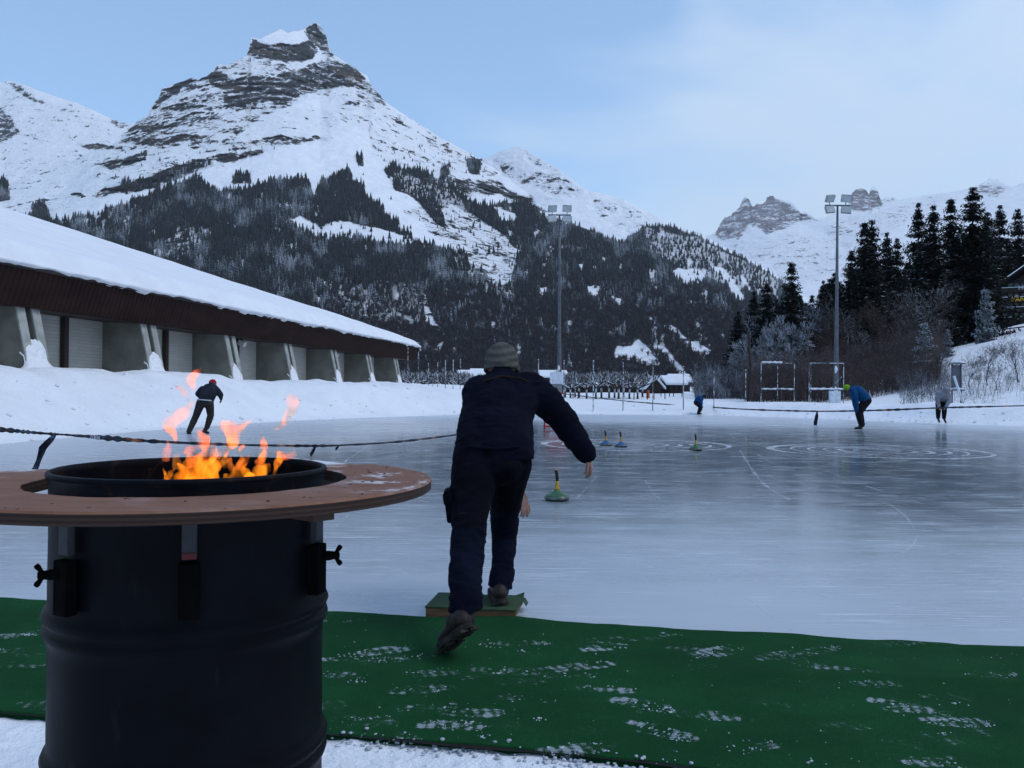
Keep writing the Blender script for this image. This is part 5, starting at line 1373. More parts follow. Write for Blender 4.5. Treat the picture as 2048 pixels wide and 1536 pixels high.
# ---------------------------------------------------------- smaller figures on the rink
def figure(label, j, jm, tm, hm, bm_, sizes=None, hood=False, skate=None, gloves=None, face=None, vox=.014, extra=None):
    """j: joints in world space (head, neck, sL, sR, eL, eR, hL, hR, pel, kL, kR, aL, aR, tL, tR)"""
    s = dict(ch=.135, sh=.085, el=.060, wr=.045, hip=.115, kn=.075, an=.055, head=.100)
    s.update(sizes or {})
    o = (j['aL'] + j['aR']) / 2; o = Vector((o.x, o.y, 0))
    t = thing('person', o, label, 'person', 'people on the rink')
    nk = j['neck']; pel = j['pel']; chest = nk.lerp(pel, .33) ; belly = nk.lerp(pel, .70)
    if 'bow' in j: chest = chest + j['bow']; belly = belly + j['bow'] * .6
    hipv = (j['hipR'] - j['hipL']) if 'hipR' in j else (j['sR'] - j['sL']).normalized() * .18
    hl, hr = pel - hipv / 2, pel + hipv / 2
    fw = face or Vector((0, 1, 0)); fw = fw.normalized()
    # continuous body
    mb = MB(); hc = j['head']; upv = (hc - nk).normalized()
    ell(mb, hc, (.076, .085, .105)); ell(mb, hc + fw * .04 - upv * .05, (.055, .055, .055))
    caps(mb, hc + fw * .088 - upv * .01, hc + fw * .104 - upv * .035, .010, .016)
    for sg in (-1, 1):
        sd_ = fw.cross(Vector((0, 0, 1))).normalized() * sg
        ell(mb, hc + sd_ * .078 - upv * .015, (.014, .02, .03)); ell(mb, hc + fw * .078 + sd_ * .03 + upv * .008, (.018, .016, .012))
    ell(mb, hc + fw * .085 - upv * .062, (.026, .02, .012))
    chain(mb, [(hc - upv * .05, .055), (nk, .06), (chest, .10), (pel, .10)])
    for a in 'LR':
        chain(mb, [(nk, .07), (j['s' + a], .06), (j['e' + a], .042), (j['h' + a], .03)])
        chain(mb, [(pel, .1), (hl if a == 'L' else hr, .08), (j['k' + a], .05), (j['a' + a], .035)])
        hd = (j['h' + a] - j['e' + a]).normalized()
        if not gloves: hand(mb, j['h' + a], hd, Vector((1 if a == 'R' else -1, -.3, .4)), 1 if a == 'L' else -1, .19, .45)
    skin('body', mb, M_SKIN, t, .009, 2)
    if gloves:
        for a in 'LR':
            mb = MB(); hd = (j['h' + a] - j['e' + a]).normalized()
            hand(mb, j['h' + a], hd, Vector((1 if a == 'R' else -1, -.3, .4)), 1 if a == 'L' else -1, .205, .55); caps(mb, j['h' + a] - hd * .05, j['h' + a] + hd * .02, .045, .042)
            skin('glove', mb, gloves, t, .009, 2)
    # jacket
    mb = MB(); ch, wr = s['ch'], s['wr']
    w = (j['sR'] - j['sL']); wn_ = w.normalized()
    for k in (-1, 0, 1):
        chain(mb, [(nk.lerp(j['sR'] if k > 0 else j['sL'], .45 * abs(k)), ch * .75), (chest + wn_ * (.075 * k), ch), (belly + wn_ * (.06 * k), ch * .97), (pel + wn_ * (.06 * k) + (nk - pel).normalized() * .05, ch * .96)])
    caps(mb, j['sL'], j['sR'], s['sh'], s['sh']); caps(mb, nk, nk + upv * .05, .075, .07)
    for a in 'LR': chain(mb, [(j['s' + a], s['sh']), (j['s' + a].lerp(j['e' + a], .5), s['sh'] * .92), (j['e' + a], s['el'] * 1.12), (j['h' + a], wr)])
    if hood:
        ell(mb, hc - fw * .012 + upv * .012, (.125, .13, .145)); caps(mb, hc - fw * .06 - upv * .04, nk, .10, .09)
    jk = skin('jacket' if not hood else 'hoodie', mb, jm, t, vox, 4, .006, (7, 7, 16), seed=len(label))
    if hood:    # opening of the hood around the face
        mb = MB(); c = hc + fw * .112 - upv * .02; sd_ = fw.cross(Vector((0, 0, 1))).normalized(); uu = sd_.cross(fw)
        N = 18; pts_ = [c + sd_ * (.078 * math.cos(6.2832 * i / N)) + uu * (.098 * math.sin(6.2832 * i / N)) for i in range(N + 1)]
        mb.tube(pts_, [.018] * (N + 1), 8); mb.build('hood_edge', jm, jk, True)
        mb = MB(); ell(mb, hc + fw * .085 - upv * .02, (.070, .066, .090)); caps(mb, hc + fw * .147 - upv * .015, hc + fw * .160 - upv * .04, .010, .016); skin('face', mb, M_SKIN, t, .008, 2)
        for sg in (-1, 1):
            mb = MB(); ell(mb, hc + fw * .145 + sd_ * .028 * sg + uu * .006, (.016, .010, .008)); mb.build('eye', simple('dark eyes', (.02, .015, .012), None), t, True)
    # trousers
    mb = MB(); caps(mb, hl, hr, s['hip'], s['hip']); caps(mb, pel, pel + (nk - pel).normalized() * .06, s['hip'], s['hip'])
    for a, h_ in (('L', hl), ('R', hr)):
        kd = h_.lerp(j['k' + a], .5)
        chain(mb, [(h_, s['hip']), (kd, (s['hip'] + s['kn']) / 2), (j['k' + a], s['kn']), (j['k' + a].lerp(j['a' + a], .4), s['kn'] * .95), (j['a' + a], s['an'])])
    skin('trousers', mb, tm, t, vox, 4, .006, (9, 9, 14), seed=2)
    # boots or skates
    for a in 'LR':
        an, toe = j['a' + a], j['t' + a]; d = toe - an; f = Vector((d.x, d.y, 0)).normalized() if 'flat' in j else (d - (an - j['k' + a]).normalized() * d.dot((an - j['k' + a]).normalized())).normalized()
        shin = (an - j['k' + a]).normalized(); up = -shin; up = (up - f * up.dot(f)).normalized()
        heel = toe - f * .25
        mb = MB(); boot(mb, an, heel, toe, up, .045, an + (j['k' + a] - an).normalized() * .06, s['an'] * .98); b1 = skin('skate' if skate else 'boot', mb, bm_, t, .010, 3)
        if skate:
            mb = MB(); mb.bar(heel - f * .005 - up * .030, toe + f * .0 - up * .030, .006, .030, up=up); mb.bar(heel + f * .05 - up * .008, heel + f * .08 - up * .008, .03, .03, up=up); mb.bar(toe - f * .09 - up * .008, toe - f * .05 - up * .008, .03, .03, up=up)
            mb.build('blade', skate, b1)
        else:
            mb = MB(); sole(mb, heel, toe, up, .050, .022); mb.build('sole', simple('black sole', (.012, .012, .012), None), b1)
    # hat
    if hm is not None:
        mb = MB(); sdv = fw.cross(Vector((0, 0, 1))).normalized(); M3 = Matrix((sdv, fw, sdv.cross(fw))).transposed()
        ell(mb, hc + upv * .030 - fw * .012, (.101, .115, .098), M3); ell(mb, hc + upv * .06 - fw * .012, (.088, .10, .085), M3)
        skin('knitted_hat', mb, hm, t, .010, 3, cut=[(hc - upv * .010 - fw * .01, (-upv - fw * -.35).normalized())])
    if extra: extra(t, j, jk)
    return t
M_STEEL = simple('bright skate steel', (.62, .64, .66), None, rough=.3, metal=.6)
M_BLK = simple('black cloth', (.010, .010, .012), (.016, .016, .018), 20, .8)
D1 = ground(390, 868).y
def z1(x, y, d=0): return at(300 + x / 5.689, 720 + y / 5.689, D1 + d)
def stripe(t, j, jk):
    mb = MB(); a, b = z1(535, 448, -.165), z1(700, 462, -.165); mb.tube([a, a.lerp(b, .5) + Vector((0, -.035, 0)), b], [.014] * 3, 8)
    mb.build('reflective_stripe', simple('pale reflective band', (.5, .52, .55), None), jk, True)
figure('skater in a red hat and dark padded jacket gliding away near the hall', dict(
    head=z1(712, 268, .22), neck=z1(700, 300, .12), sL=z1(598, 335, .1), sR=z1(752, 340, .1), eL=z1(548, 385, .22), eR=z1(802, 395, .16), hL=z1(585, 440, .42), hR=z1(808, 440, .30),
    pel=z1(626, 490, -.02), hipL=z1(578, 492, 0), hipR=z1(672, 492, 0), kL=z1(522, 640, .12), kR=z1(690, 632, .14), aL=z1(442, 815, -.05), aR=z1(648, 768, .10), tL=z1(374, 885, -.10), tR=z1(672, 845, .20)),
    cloth('dark padded jacket', (.014, .018, .028), (.024, .029, .042), 120, .6, fold=.6), cloth('grey brown trousers', (.030, .027, .025), (.046, .041, .038)), cloth('red knit', (.30, .014, .022)), M_BLK, gloves=M_BLK, skate=M_STEEL, extra=stripe, face=Vector((.15, 1, -.1)), sizes=dict(ch=.15, hip=.125, kn=.09, an=.068, sh=.10, el=.07))
D2 = ground(1722, 858).y
def z2(x, y, d=0): return at(1480 + x / 6.4, 640 + y / 6.4, D2 + d)
figure('man in a bright green hat and blue jacket stooping with hands on his knees', dict(
    head=z2(1375, 868, 0), neck=z2(1448, 895, 0), sL=z2(1468, 945, .17), sR=z2(1462, 945, -.17), eL=z2(1480, 1070, .20), eR=z2(1480, 1075, -.20), hL=z2(1505, 1185, .14), hR=z2(1495, 1185, -.14),
    pel=z2(1620, 1030, 0), hipL=z2(1615, 1032, .09), hipR=z2(1615, 1032, -.09), kL=z2(1530, 1175, .12), kR=z2(1515, 1175, -.12), aL=z2(1568, 1340, .12), aR=z2(1550, 1340, -.12), tL=z2(1478, 1392, .10), tR=z2(1462, 1396, -.14), bow=Vector((.02, 0, .06)), flat=1),
    cloth('blue jacket', (.003, .045, .13), (.006, .062, .175), 140, .55, fold=.5), cloth('dark trousers', (.014, .011, .013)), cloth('lime green knit', (.13, .29, .012)), simple('dark boots', (.014, .012, .011), (.03, .027, .024), 12, .6), face=Vector((-1, 0, -.35)), sizes=dict(ch=.205, hip=.165, kn=.115, an=.082, sh=.125, el=.095, wr=.06))
D3 = ground(1884, 848.5).y
def z3(x, y, d=0): return at(1800 + x / 11.81, 740 + y / 11.81, D3 + d)
def leggings(t, j, jk):
    lm = simple('orange lace cuff', (.34, .17, .05), None)
    for a in 'LR':
        an = j['a' + a]; d = (j['k' + a] - an).normalized(); MB().tube([an - d * .005, an + d * .022], [.066, .066], 14).build('boot_cuff', lm, t, True)
figure('skater in a grey hooded sweatshirt facing the camera bent with hands on thighs', dict(
    head=z3(1098, 478, -.28), neck=z3(1052, 545, -.18), sL=z3(918, 560, -.12), sR=z3(1148, 590, -.12), eL=z3(880, 680, -.12), eR=z3(1172, 715, -.14), hL=z3(918, 850, -.22), hR=z3(1085, 870, -.22),
    pel=z3(975, 735, .22), hipL=z3(930, 745, .2), hipR=z3(1030, 745, .2), kL=z3(905, 905, -.14), kR=z3(1045, 910, -.14), aL=z3(900, 1125, .06), aR=z3(1040, 1125, .06), tL=z3(932, 1250, -.12), tR=z3(1085, 1262, -.12)),
    cloth('grey sweatshirt', (.18, .19, .225), (.25, .26, .30), 200), cloth('black trousers', (.010, .009, .010)), None, simple('dark brown skates', (.022, .017, .014), None), hood=True, skate=M_STEEL, face=Vector((.25, -1, -.35)), extra=leggings, sizes=dict(ch=.165, hip=.14, kn=.10, an=.075, sh=.11, el=.085, wr=.06))
D4 = ground(1398, 829.8).y
def z4(x, y, d=0): return at(1120 + x / 5.689, 680 + y / 5.689, D4 + d)
figure('small distant skater in blue jacket crouched at the far edge of the ice', dict(
    head=z4(1634, 650), neck=z4(1608, 668), sL=z4(1602, 682, .17), sR=z4(1600, 682, -.17), eL=z4(1612, 728, .2), eR=z4(1608, 728, -.2), hL=z4(1610, 768, .14), hR=z4(1606, 768, -.14),
    pel=z4(1552, 712), hipL=z4(1554, 712, .09), hipR=z4(1554, 712, -.09), kL=z4(1606, 762, .1), kR=z4(1600, 762, -.1), aL=z4(1580, 828, .1), aR=z4(1574, 828, -.1), tL=z4(1618, 846, .1), tR=z4(1610, 847, -.1), bow=Vector((-.03, 0, .06)), flat=1),
    cloth('cobalt jacket', (.004, .04, .13), (.007, .055, .17)), cloth('dark sports trousers', (.012, .011, .014)), cloth('black knit', (.010, .010, .013)), M_BLK, face=Vector((1, 0, -.35)), sizes=dict(ch=.17, hip=.15, kn=.10, an=.075, sh=.10), skate=M_STEEL, gloves=M_BLK)

# ================================================================== TREES ON THE RIGHT-HAND HILL
M_NEEDLE = None
def needle_mat(name, a, b, w, k):
    g = G(name); p = g.obj(); n = g.noise(p, .9, 4, .6); f = g.noise(p, 5, 2)
    col = g.mix(g.ss(n, .3, .7), a, b)
    fr = g.ss(g.math('ADD', g.math('MULTIPLY', g.ss(g.nz(), -.2, .9), .35), g.math('MULTIPLY_ADD', f, .7, k)), .45, .8)
    col = g.mix(fr, col, w)
    return g.done(g.bsdf(col, .9, 0, .08))
M_NEEDLE = needle_mat('spruce needles', (.0085, .0105, .0098), (.018, .0215, .020), (.16, .18, .20), -.22)
M_NEEDLEF = needle_mat('frosted spruce needles', (.010, .015, .013), (.03, .040, .036), (.40, .45, .50), .02)
M_BARK = simple('dark bark', (.020, .016, .014), (.040, .032, .028), 6, .95, stretch=(3, 3, .6), bump=.5)
M_TWIG = simple('bare twigs', (.040, .031, .029), (.075, .058, .053), 1.5, .95)
g = G('snow dusted bark'); p = g.pos(); n = g.noise(p, 2.2, 4, .6)
sf = g.math('MULTIPLY', g.ss(g.nz(), .05, .5), g.ss(n, .40, .52))
M_BARKS = g.done(g.bsdf(g.mix(sf, g.mix(g.ss(n, .3, .7), (.026, .020, .018), (.048, .038, .034)), (.55, .59, .66)), .95, 0, .1))
g = G('hoar frosted twigs'); p = g.pos(); n = g.noise(p, 1.1, 4, .6)
M_HOAR = g.done(g.bsdf(g.mix(g.ss(g.math('ADD', n, g.math('MULTIPLY', g.nz(), .10)), .36, .64), (.05, .05, .055), (.34, .38, .44)), .95, 0, .1))
M_TSNOW = simple('snow on boughs', (.55, .60, .67), (.70, .74, .80), 3, .9)

def spruce_meshes(seed, H=24., Rm=4.0, whorls=56, snowp=.25, bare=.10, needle=None, dens=6):
    r = np.random.RandomState(seed); C = []; D = []; Wd = []; U = []
    for wi in range(whorls):
        t = (max(wi + r.uniform(-1.3, 1.3), 0) / whorls) ** .88 if wi else 0; t = min(max(t.real if isinstance(t, complex) else t, 0), .995); h = H * (bare + (1 - bare) * t)
        Rr = r.uniform(.82, 1.12) * Rm * (1 - t) ** .78 * (.62 + .38 * min(1, t * 5 + .3)) + .30
        nb = int(max(5, 10 * (1 - t * .5))); a0 = r.uniform(0, 6.28)
        for b in range(nb):
            if r.uniform() < .08: continue
            a = a0 + 6.28 * b / nb + r.uniform(-.35, .35); L = Rr * r.uniform(.60, 1.2)
            n = max(2, int(L / .42)); dx, dy = math.cos(a), math.sin(a); droop = r.uniform(.25, .55) * (1 - t * .35)
            i = np.arange(n + 1); u = (i + .5) / (n + .5); x = L * u; z = h + r.uniform(-.35, .35) * (1 - t) - droop * L * np.sin(u * 2.0) + .10 * L * u * u + .3 * (1 - t)
            C.append(np.stack([dx * x, dy * x, z], -1)); D.append(np.repeat([[dx, dy]], n + 1, 0)); U.append(u)
            Wd.append((.62 * (1 - .5 * u) + .14) * (.6 + .4 * Rr / Rm))
    C = np.vstack(C); D = np.vstack(D); U = np.concatenate(U); Wd = np.concatenate(Wd)
    Ck = np.repeat(C, dens, 0); Dk = np.repeat(D, dens, 0); w = np.repeat(Wd, dens)[:, None]; N = len(Ck)
    sd = r.choice((-1., 1.), N)[:, None]; z0 = np.zeros((N, 1))
    d3 = np.hstack([Dk, z0]); s3 = np.hstack([-Dk[:, 1:], Dk[:, :1], z0]) * sd
    q = s3 * w * r.uniform(.4, 1.2, (N, 1)) + d3 * w * r.uniform(-.2, 1.0, (N, 1)) - np.hstack([z0, z0, w * r.uniform(.15, 1.1, (N, 1))])
    e = Ck + r.uniform(-.14, .14, (N, 3)) + np.array([0, 0, 1.]) * r.uniform(-.3, .25, (N, 1)); o = (d3 - np.array([0, 0, .2])) * w * r.uniform(.25, .55, (N, 1))
    T = np.stack([e - o * .7, e + o, e + q], 1).reshape(-1, 3)
    top = np.array([[0, 0, H * 1.01], [.12, .05, H * .955], [-.1, -.08, H * .955], [0, 0, H * 1.01], [-.05, .12, H * .955], [.08, -.1, H * .955]]); T = np.vstack([T, top])
    m = r.uniform(0, 1, len(C)) < snowp * (.35 + .8 * U); c = C[m] + np.array([0, 0, .12]); n = m.sum(); zz = np.zeros((n, 1)); dd = np.hstack([D[m], zz]); ss = np.hstack([-D[m][:, 1:], D[m][:, :1], zz]); w = Wd[m][:, None]
    wv = w * r.uniform(.2, .55, (n, 1)); l2 = w * r.uniform(.4, 1.0, (n, 1)); dn = np.array([0, 0, .3])
    f1 = (dd - np.array([0, 0, .18])) * l2; s1 = (ss - dn) * wv; s2 = (-ss - dn) * wv
    S = np.stack([c - f1, c + s2, c + f1, c - f1, c + f1, c + s1], 1).reshape(-1, 3)
    def me(v, nm): return np_mesh(nm, v, np.arange(len(v)).reshape(-1, 3))
    return me(T, 'crown'), me(S, 'bough_snow') if len(S) else None
def spruce(seed, name, label, needle, **k):
    t = thing(name, (0, 0, 0), label, 'conifer'); c, s = spruce_meshes(seed, **k)
    H = k.get('H', 24.)
    tk = MB(); tk.tube([(0, 0, -1.5), (0, 0, 1), (.05, 0, H * .5), (0, 0, H * .96)], [.42 * H / 24, .36 * H / 24, .20 * H / 24, .03], 8); tk.build('trunk', M_BARK, t, True)
    link('crown', c, needle, t)
    if s: link('bough_snow', s, M_TSNOW, t)
    return t
GS = 'dark spruces on the right hand hill'
SP = [spruce(s, 'spruce_tree', 'spruce', M_NEEDLE, snowp=sp_, Rm=rm, bare=ba) for s, sp_, rm, ba in ((1, .17, 4.6, .06), (2, .22, 3.9, .08), (3, .14, 5.1, .05), (4, .27, 4.4, .10))]
SPF = [spruce(s, 'frosted_spruce', 'spruce', M_NEEDLEF, H=10., Rm=2.3, whorls=20, snowp=.55, bare=.03, dens=6) for s in (11, 12)]
KID = {o.name: kids(o) for o in SP + SPF}
used = set()
def plant(tmpl, px, ytop, d, label, group, H0, wid=1.0, rz=None, base=None):
    p = at(px, ytop, d); zb = hz(p.x, p.y) if base is None else base
    s = (p.z - zb) / H0; rz = RNG.uniform(0, 6.28) if rz is None else rz
    loc = (p.x, p.y, zb - .1)
    if tmpl.name not in used:
        used.add(tmpl.name); tmpl.location = loc; tmpl.rotation_euler = (0, 0, rz); tmpl.scale = (s * wid, s * wid, s); tmpl['label'] = label; tmpl['group'] = group; return tmpl
    return copy_tree(tmpl, loc, rz, (s * wid, s * wid, s), label, group, KID.get(tmpl.name))
named = [(1946, 374, 130, 2, 1.25, 'tallest dark spruce on the right hill, rising above all its neighbours'),
         (1902, 395, 132, 0, 1.0, 'tall dark spruce just left of the tallest one on the right hill'),
         (1866, 411, 128, 3, 1.1, 'broad snow flecked spruce, third from the right in the row of tall spruces'),
         (1837, 406, 134, 1, 1.0, 'slim tall spruce at the left of the four tallest spruces'),
         (1730, 442, 112, 0, 1.1, 'left one of a close pair of spruces right of the right floodlight mast'),
         (1743, 440, 114, 3, 1.1, 'right one of a close pair of spruces right of the right floodlight mast'),
         (1774, 465, 120, 1, 1.0, 'narrow mid height spruce beside the close pair of spruces'),
         (1794, 476, 122, 2, .9, 'short pointed spruce in the dip between the tall spruce groups'),
         (2000, 411, 215, 1, 1.1, 'spruce with a lone tip right of the tallest spruce'),
         (2036, 418, 216, 2, 1.1, 'dark spruce at the right edge of the picture above the chalet'),
         (1583, 522, 105, 0, 1.1, 'spruce left of the right floodlight mast, highest of the lower wood edge'),
         (1534, 565, 112, 2, 1.2, 'dark spruce in the middle of the low dark group above the frosted thicket'),
         (1508, 583, 118, 1, 1.2, 'dark spruce second from the left end of the hill wood'),
         (1476, 622, 122, 3, 1.2, 'lowest dark spruce at the left end of the hill wood'),
         (1703, 500, 118, 2, 1.0, 'spruce half hidden behind the right floodlight mast'),
         (1975, 425, 212, 3, 1.2, 'snow dusted spruce in the gap right of the tallest spruce')]
for px, y, d, k, w, lab in named: plant(SP[k], px, y, d, lab, GS, 24., w)
rr = random.Random(77)
for i in range(84):   # the closed ranks behind, which nothing tells apart
    px = rr.uniform(1500, 2120) if i % 2 else rr.uniform(1530, 1800); top = np.interp(px, [1500, 1560, 1600, 1660, 1720, 1800, 1860, 1950, 2120], [640, 580, 555, 540, 515, 500, 470, 470, 480]) + rr.uniform(0, 70)
    d = np.interp(px, [1500, 1700, 1940, 1960, 2120], [125, 138, 150, 208, 216]) + rr.uniform(-8, 22)
    plant(rr.choice(SP), px, top, d, 'dark spruce in the closed ranks of the wood on the right hill', 'ranks of spruces behind the tall ones', 24., rr.uniform(.95, 1.3))
plant(SPF[0], 1850, 640, 84, 'small snow laden spruce on the open slope above the grey hooded skater', 'small frosted spruces', 10., 1.0)
plant(SPF[1], 1971, 572, 110, 'frosted young spruce left of the dark chalet', 'small frosted spruces', 10., .95)
plant(SPF[0], 1895, 655, 100, 'little frosted spruce just right of the snow laden one on the slope', 'small frosted spruces', 10., .9)

# ---------- bare broadleaf trees
def bare_mesh(seed, H, spread=.5, depth=5, r0=.16, up=.25, twig=.014, kids_=(2, 4), first=.28, gnarl=.2, lean=0.):
    r = random.Random(seed); V = []; Fc = []
    def seg(a, b, ra, rb):
        d = (b - a); L = d.length
        if L < 1e-5: return
        d /= L; x = d.cross(Vector((.3, .5, .81))).normalized(); y = d.cross(x); k = len(V); n = 5 if ra > .05 else 3
        for (p, q) in ((a, ra), (b, rb)):
            for i in range(n):
                an = 6.2832 * i / n; V.append(tuple(p + (x * math.cos(an) + y * math.sin(an)) * q))
        for i in range(n):
            j = (i + 1) % n; Fc.append((k + i, k + j, k + n + j)); Fc.append((k + i, k + n + j, k + n + i))
    def grow(p, d, L, rad, lev):
        n = 3 if lev < 2 else 2; q = p
        for i in range(n):
            d = (d + Vector((r.gauss(0, gnarl), r.gauss(0, gnarl), r.gauss(0, gnarl * .5) + up * .15))).normalized()
            e = q + d * (L / n); r1 = rad * (1 - .28 * (i + 1) / n); seg(q, e, rad * (1 - .28 * i / n), r1)
            if lev > 0 and lev < depth and i < n - 1:
                sd = (d + Vector((r.gauss(0, 1), r.gauss(0, 1), r.gauss(0, .5))).normalized() * spread * 1.4).normalized()
                grow(e, sd, L * r.uniform(.45, .7), max(r1 * .5, twig), lev + 1)
            q = e
        if lev < depth:
            for k in range(r.randint(*kids_)):
                sd = (d + Vector((r.gauss(0, 1), r.gauss(0, 1), r.gauss(.15, .5))).normalized() * spread).normalized()
                grow(q, sd, L * r.uniform(.55, .82), max(r1 * .62, twig), lev + 1)
    grow(Vector((0, 0, -.4)), Vector((lean, 0, 1)), H * first, r0, 0)
    v = np.array(V); v[:, :2] *= 1.0; v[:, 2] *= H / v[:, 2].max()
    return np_mesh('limbs', v, np.array(Fc))
def bare_tree(seed, name, mat, H=14., **k):
    t = thing(name, (0, 0, 0), 'bare tree', 'tree')
    tr = MB(); tr.tube([(0, 0, -.5), (k.get('lean', 0) * .6, 0, 1.2)], [k.get('r0', .16) * 1.25, k.get('r0', .16) * 1.02], 8); tr.build('trunk', mat, t, True)
    link('crown', bare_mesh(seed, H, **k), mat, t); KID[t.name] = kids(t); return t
BT = [bare_tree(s, 'bare_tree', M_BARKS, 14., spread=sp_, depth=5, r0=.15, first=f1) for s, sp_, f1 in ((1, .55, .30), (2, .45, .34), (3, .62, .26))]
BTD = [bare_tree(s, 'bare_tree', M_TWIG, 14., spread=.5, depth=5, r0=.13, first=.32, twig=.018) for s in (7, 8)]
BH = [bare_tree(s, 'frosted_tree', M_HOAR, 9., spread=.75, depth=5, r0=.14, first=.20, twig=.030, kids_=(3, 4)) for s in (21, 22)]
rr = random.Random(99)
for i in range(64):
    px = rr.uniform(1560, 2060); top = np.interp(px, [1560, 1640, 1760, 1900, 2060], [610, 590, 560, 520, 520]) + rr.uniform(0, 130)
    d = rr.uniform(92, 124) + (px - 1560) * .05
    if px > 1880: d = rr.uniform(150, 180); top += 25
    if px > 1975: d = rr.uniform(206, 225)
    plant(rr.choice(BTD + BT), px, top, d, 'bare brown broadleaf tree standing among others below the spruces on the hill', 'bare trees at the foot of the hill wood', 14., rr.uniform(.8, 1.1))
for i, (px, top, d) in enumerate([(1552, 640, 92), (1528, 655, 92), (1576, 625, 96), (1500, 680, 96), (1475, 705, 98), (1448, 720, 104), (1425, 733, 108), (1540, 690, 86), (1508, 715, 88), (1565, 680, 88), (1410, 745, 116), (1590, 650, 98), (1480, 735, 92), (1600, 690, 92), (1620, 720, 92), (1555, 600, 112), (1590, 590, 116)]):
    plant(BH[i % 2], px, top, d, 'hoar frosted bushy tree in the pale thicket left of the right floodlight mast', 'hoar frosted trees by the hill foot', 9., rr.uniform(1.0, 1.35))
for px, top, d, k, lab in [(1975, 665, 62, 0, 'bare young tree leaning up the snow slope right of the grey hooded skater'), (2038, 660, 60, 1, 'bare tree nearest the right edge of the picture'), (1938, 700, 64, 2, 'slim bare sapling behind the snowed up metal frame'), (1990, 720, 58, 0, 'low bare tree with many stems at the bank foot'), (2015, 740, 56, 2, 'short twiggy tree on the bank near the right edge'), (1900, 705, 72, 1, 'thin bare sapling above the grey hooded skater'), (1955, 735, 60, 1, 'bushy bare sapling just right of the white slanting pole')]:
    plant(BT[k], px, top, d, lab, 'bare young trees on the right bank', 14., 1.25)
# brushwood: a thicket of stems nobody could count
def brush(name, regions, mat, seed):
    r = np.random.RandomState(seed); T = []
    for (x0, x1, d0, d1, n, h0, h1, w, fl) in regions:
        px = r.uniform(x0, x1, n); d = r.uniform(d0, d1, n); x = (px - 1024) / F * d; z = height(x, d) - .1
        cl = .55 + .45 * np.clip(fbm(x / 4, d / 4, 0, 3, seed) * 2 + .6, 0, 1)
        h = r.uniform(h0, h1, n) * cl; B = np.stack([x, d, z], -1); ln = np.stack([r.normal(0, .2, n) * h, r.normal(0, .2, n) * h, h], -1)
        a = r.uniform(0, 6.28, n); ww = (w * r.uniform(.6, 1.4, n))[:, None]; s = np.stack([np.cos(a), np.sin(a), 0 * a], -1) * ww
        T += [np.stack([B - s, B + s, B + ln * .55 + s * .5], 1), np.stack([B - s, B + ln * .55 + s * .5, B + ln], 1)]
        for k in range(fl):
            u = r.uniform(.2, .95, n)[:, None]; c = B + ln * u; v = np.stack([r.normal(0, 1, n), r.normal(0, 1, n), np.abs(r.normal(.75, .5, n))], -1); v = v / np.linalg.norm(v, axis=1, keepdims=True) * h[:, None] * (1.15 - u) * r.uniform(.3, .7, (n, 1))
            s2 = np.cross(v, r.normal(0, 1, (n, 3))); s2 = s2 / (np.linalg.norm(s2, axis=1, keepdims=True) + 1e-6) * ww * .7
            T.append(np.stack([c - s2, c + s2, c + v], 1))
    v = np.vstack(T).reshape(-1, 3)
    return tag(link(name, np_mesh(name, v, np.arange(len(v)).reshape(-1, 3)), mat), kind='stuff')
M_BRUSH = simple('brushwood', (.042, .032, .031), (.10, .078, .075), .6, .95)
brush('brushwood', [(1490, 1880, 70, 96, 5200, 1.8, 5.0, .022, 7), (1560, 1880, 92, 125, 3000, 2, 6, .03, 6)], M_BRUSH, 3)
g = G('frosted brush'); p = g.pos(); n = g.noise(p, .7, 4)
M_BRUSHF = g.done(g.bsdf(g.mix(g.ss(n, .40, .66), (.040, .034, .036), (.30, .33, .38)), .95, 0, .1))
brush('frosted_brushwood', [(1390, 1640, 84, 118, 3600, 1.2, 4.2, .03, 8), (1800, 1900, 56, 78, 700, .8, 2.6, .012, 7)], M_BRUSHF, 4)
brush('bank_twigs', [(1870, 2070, 54, 84, 380, .8, 3.0, .009, 9), (1880, 2070, 46, 58, 150, .5, 1.8, .006, 8)], M_BRUSH, 5)

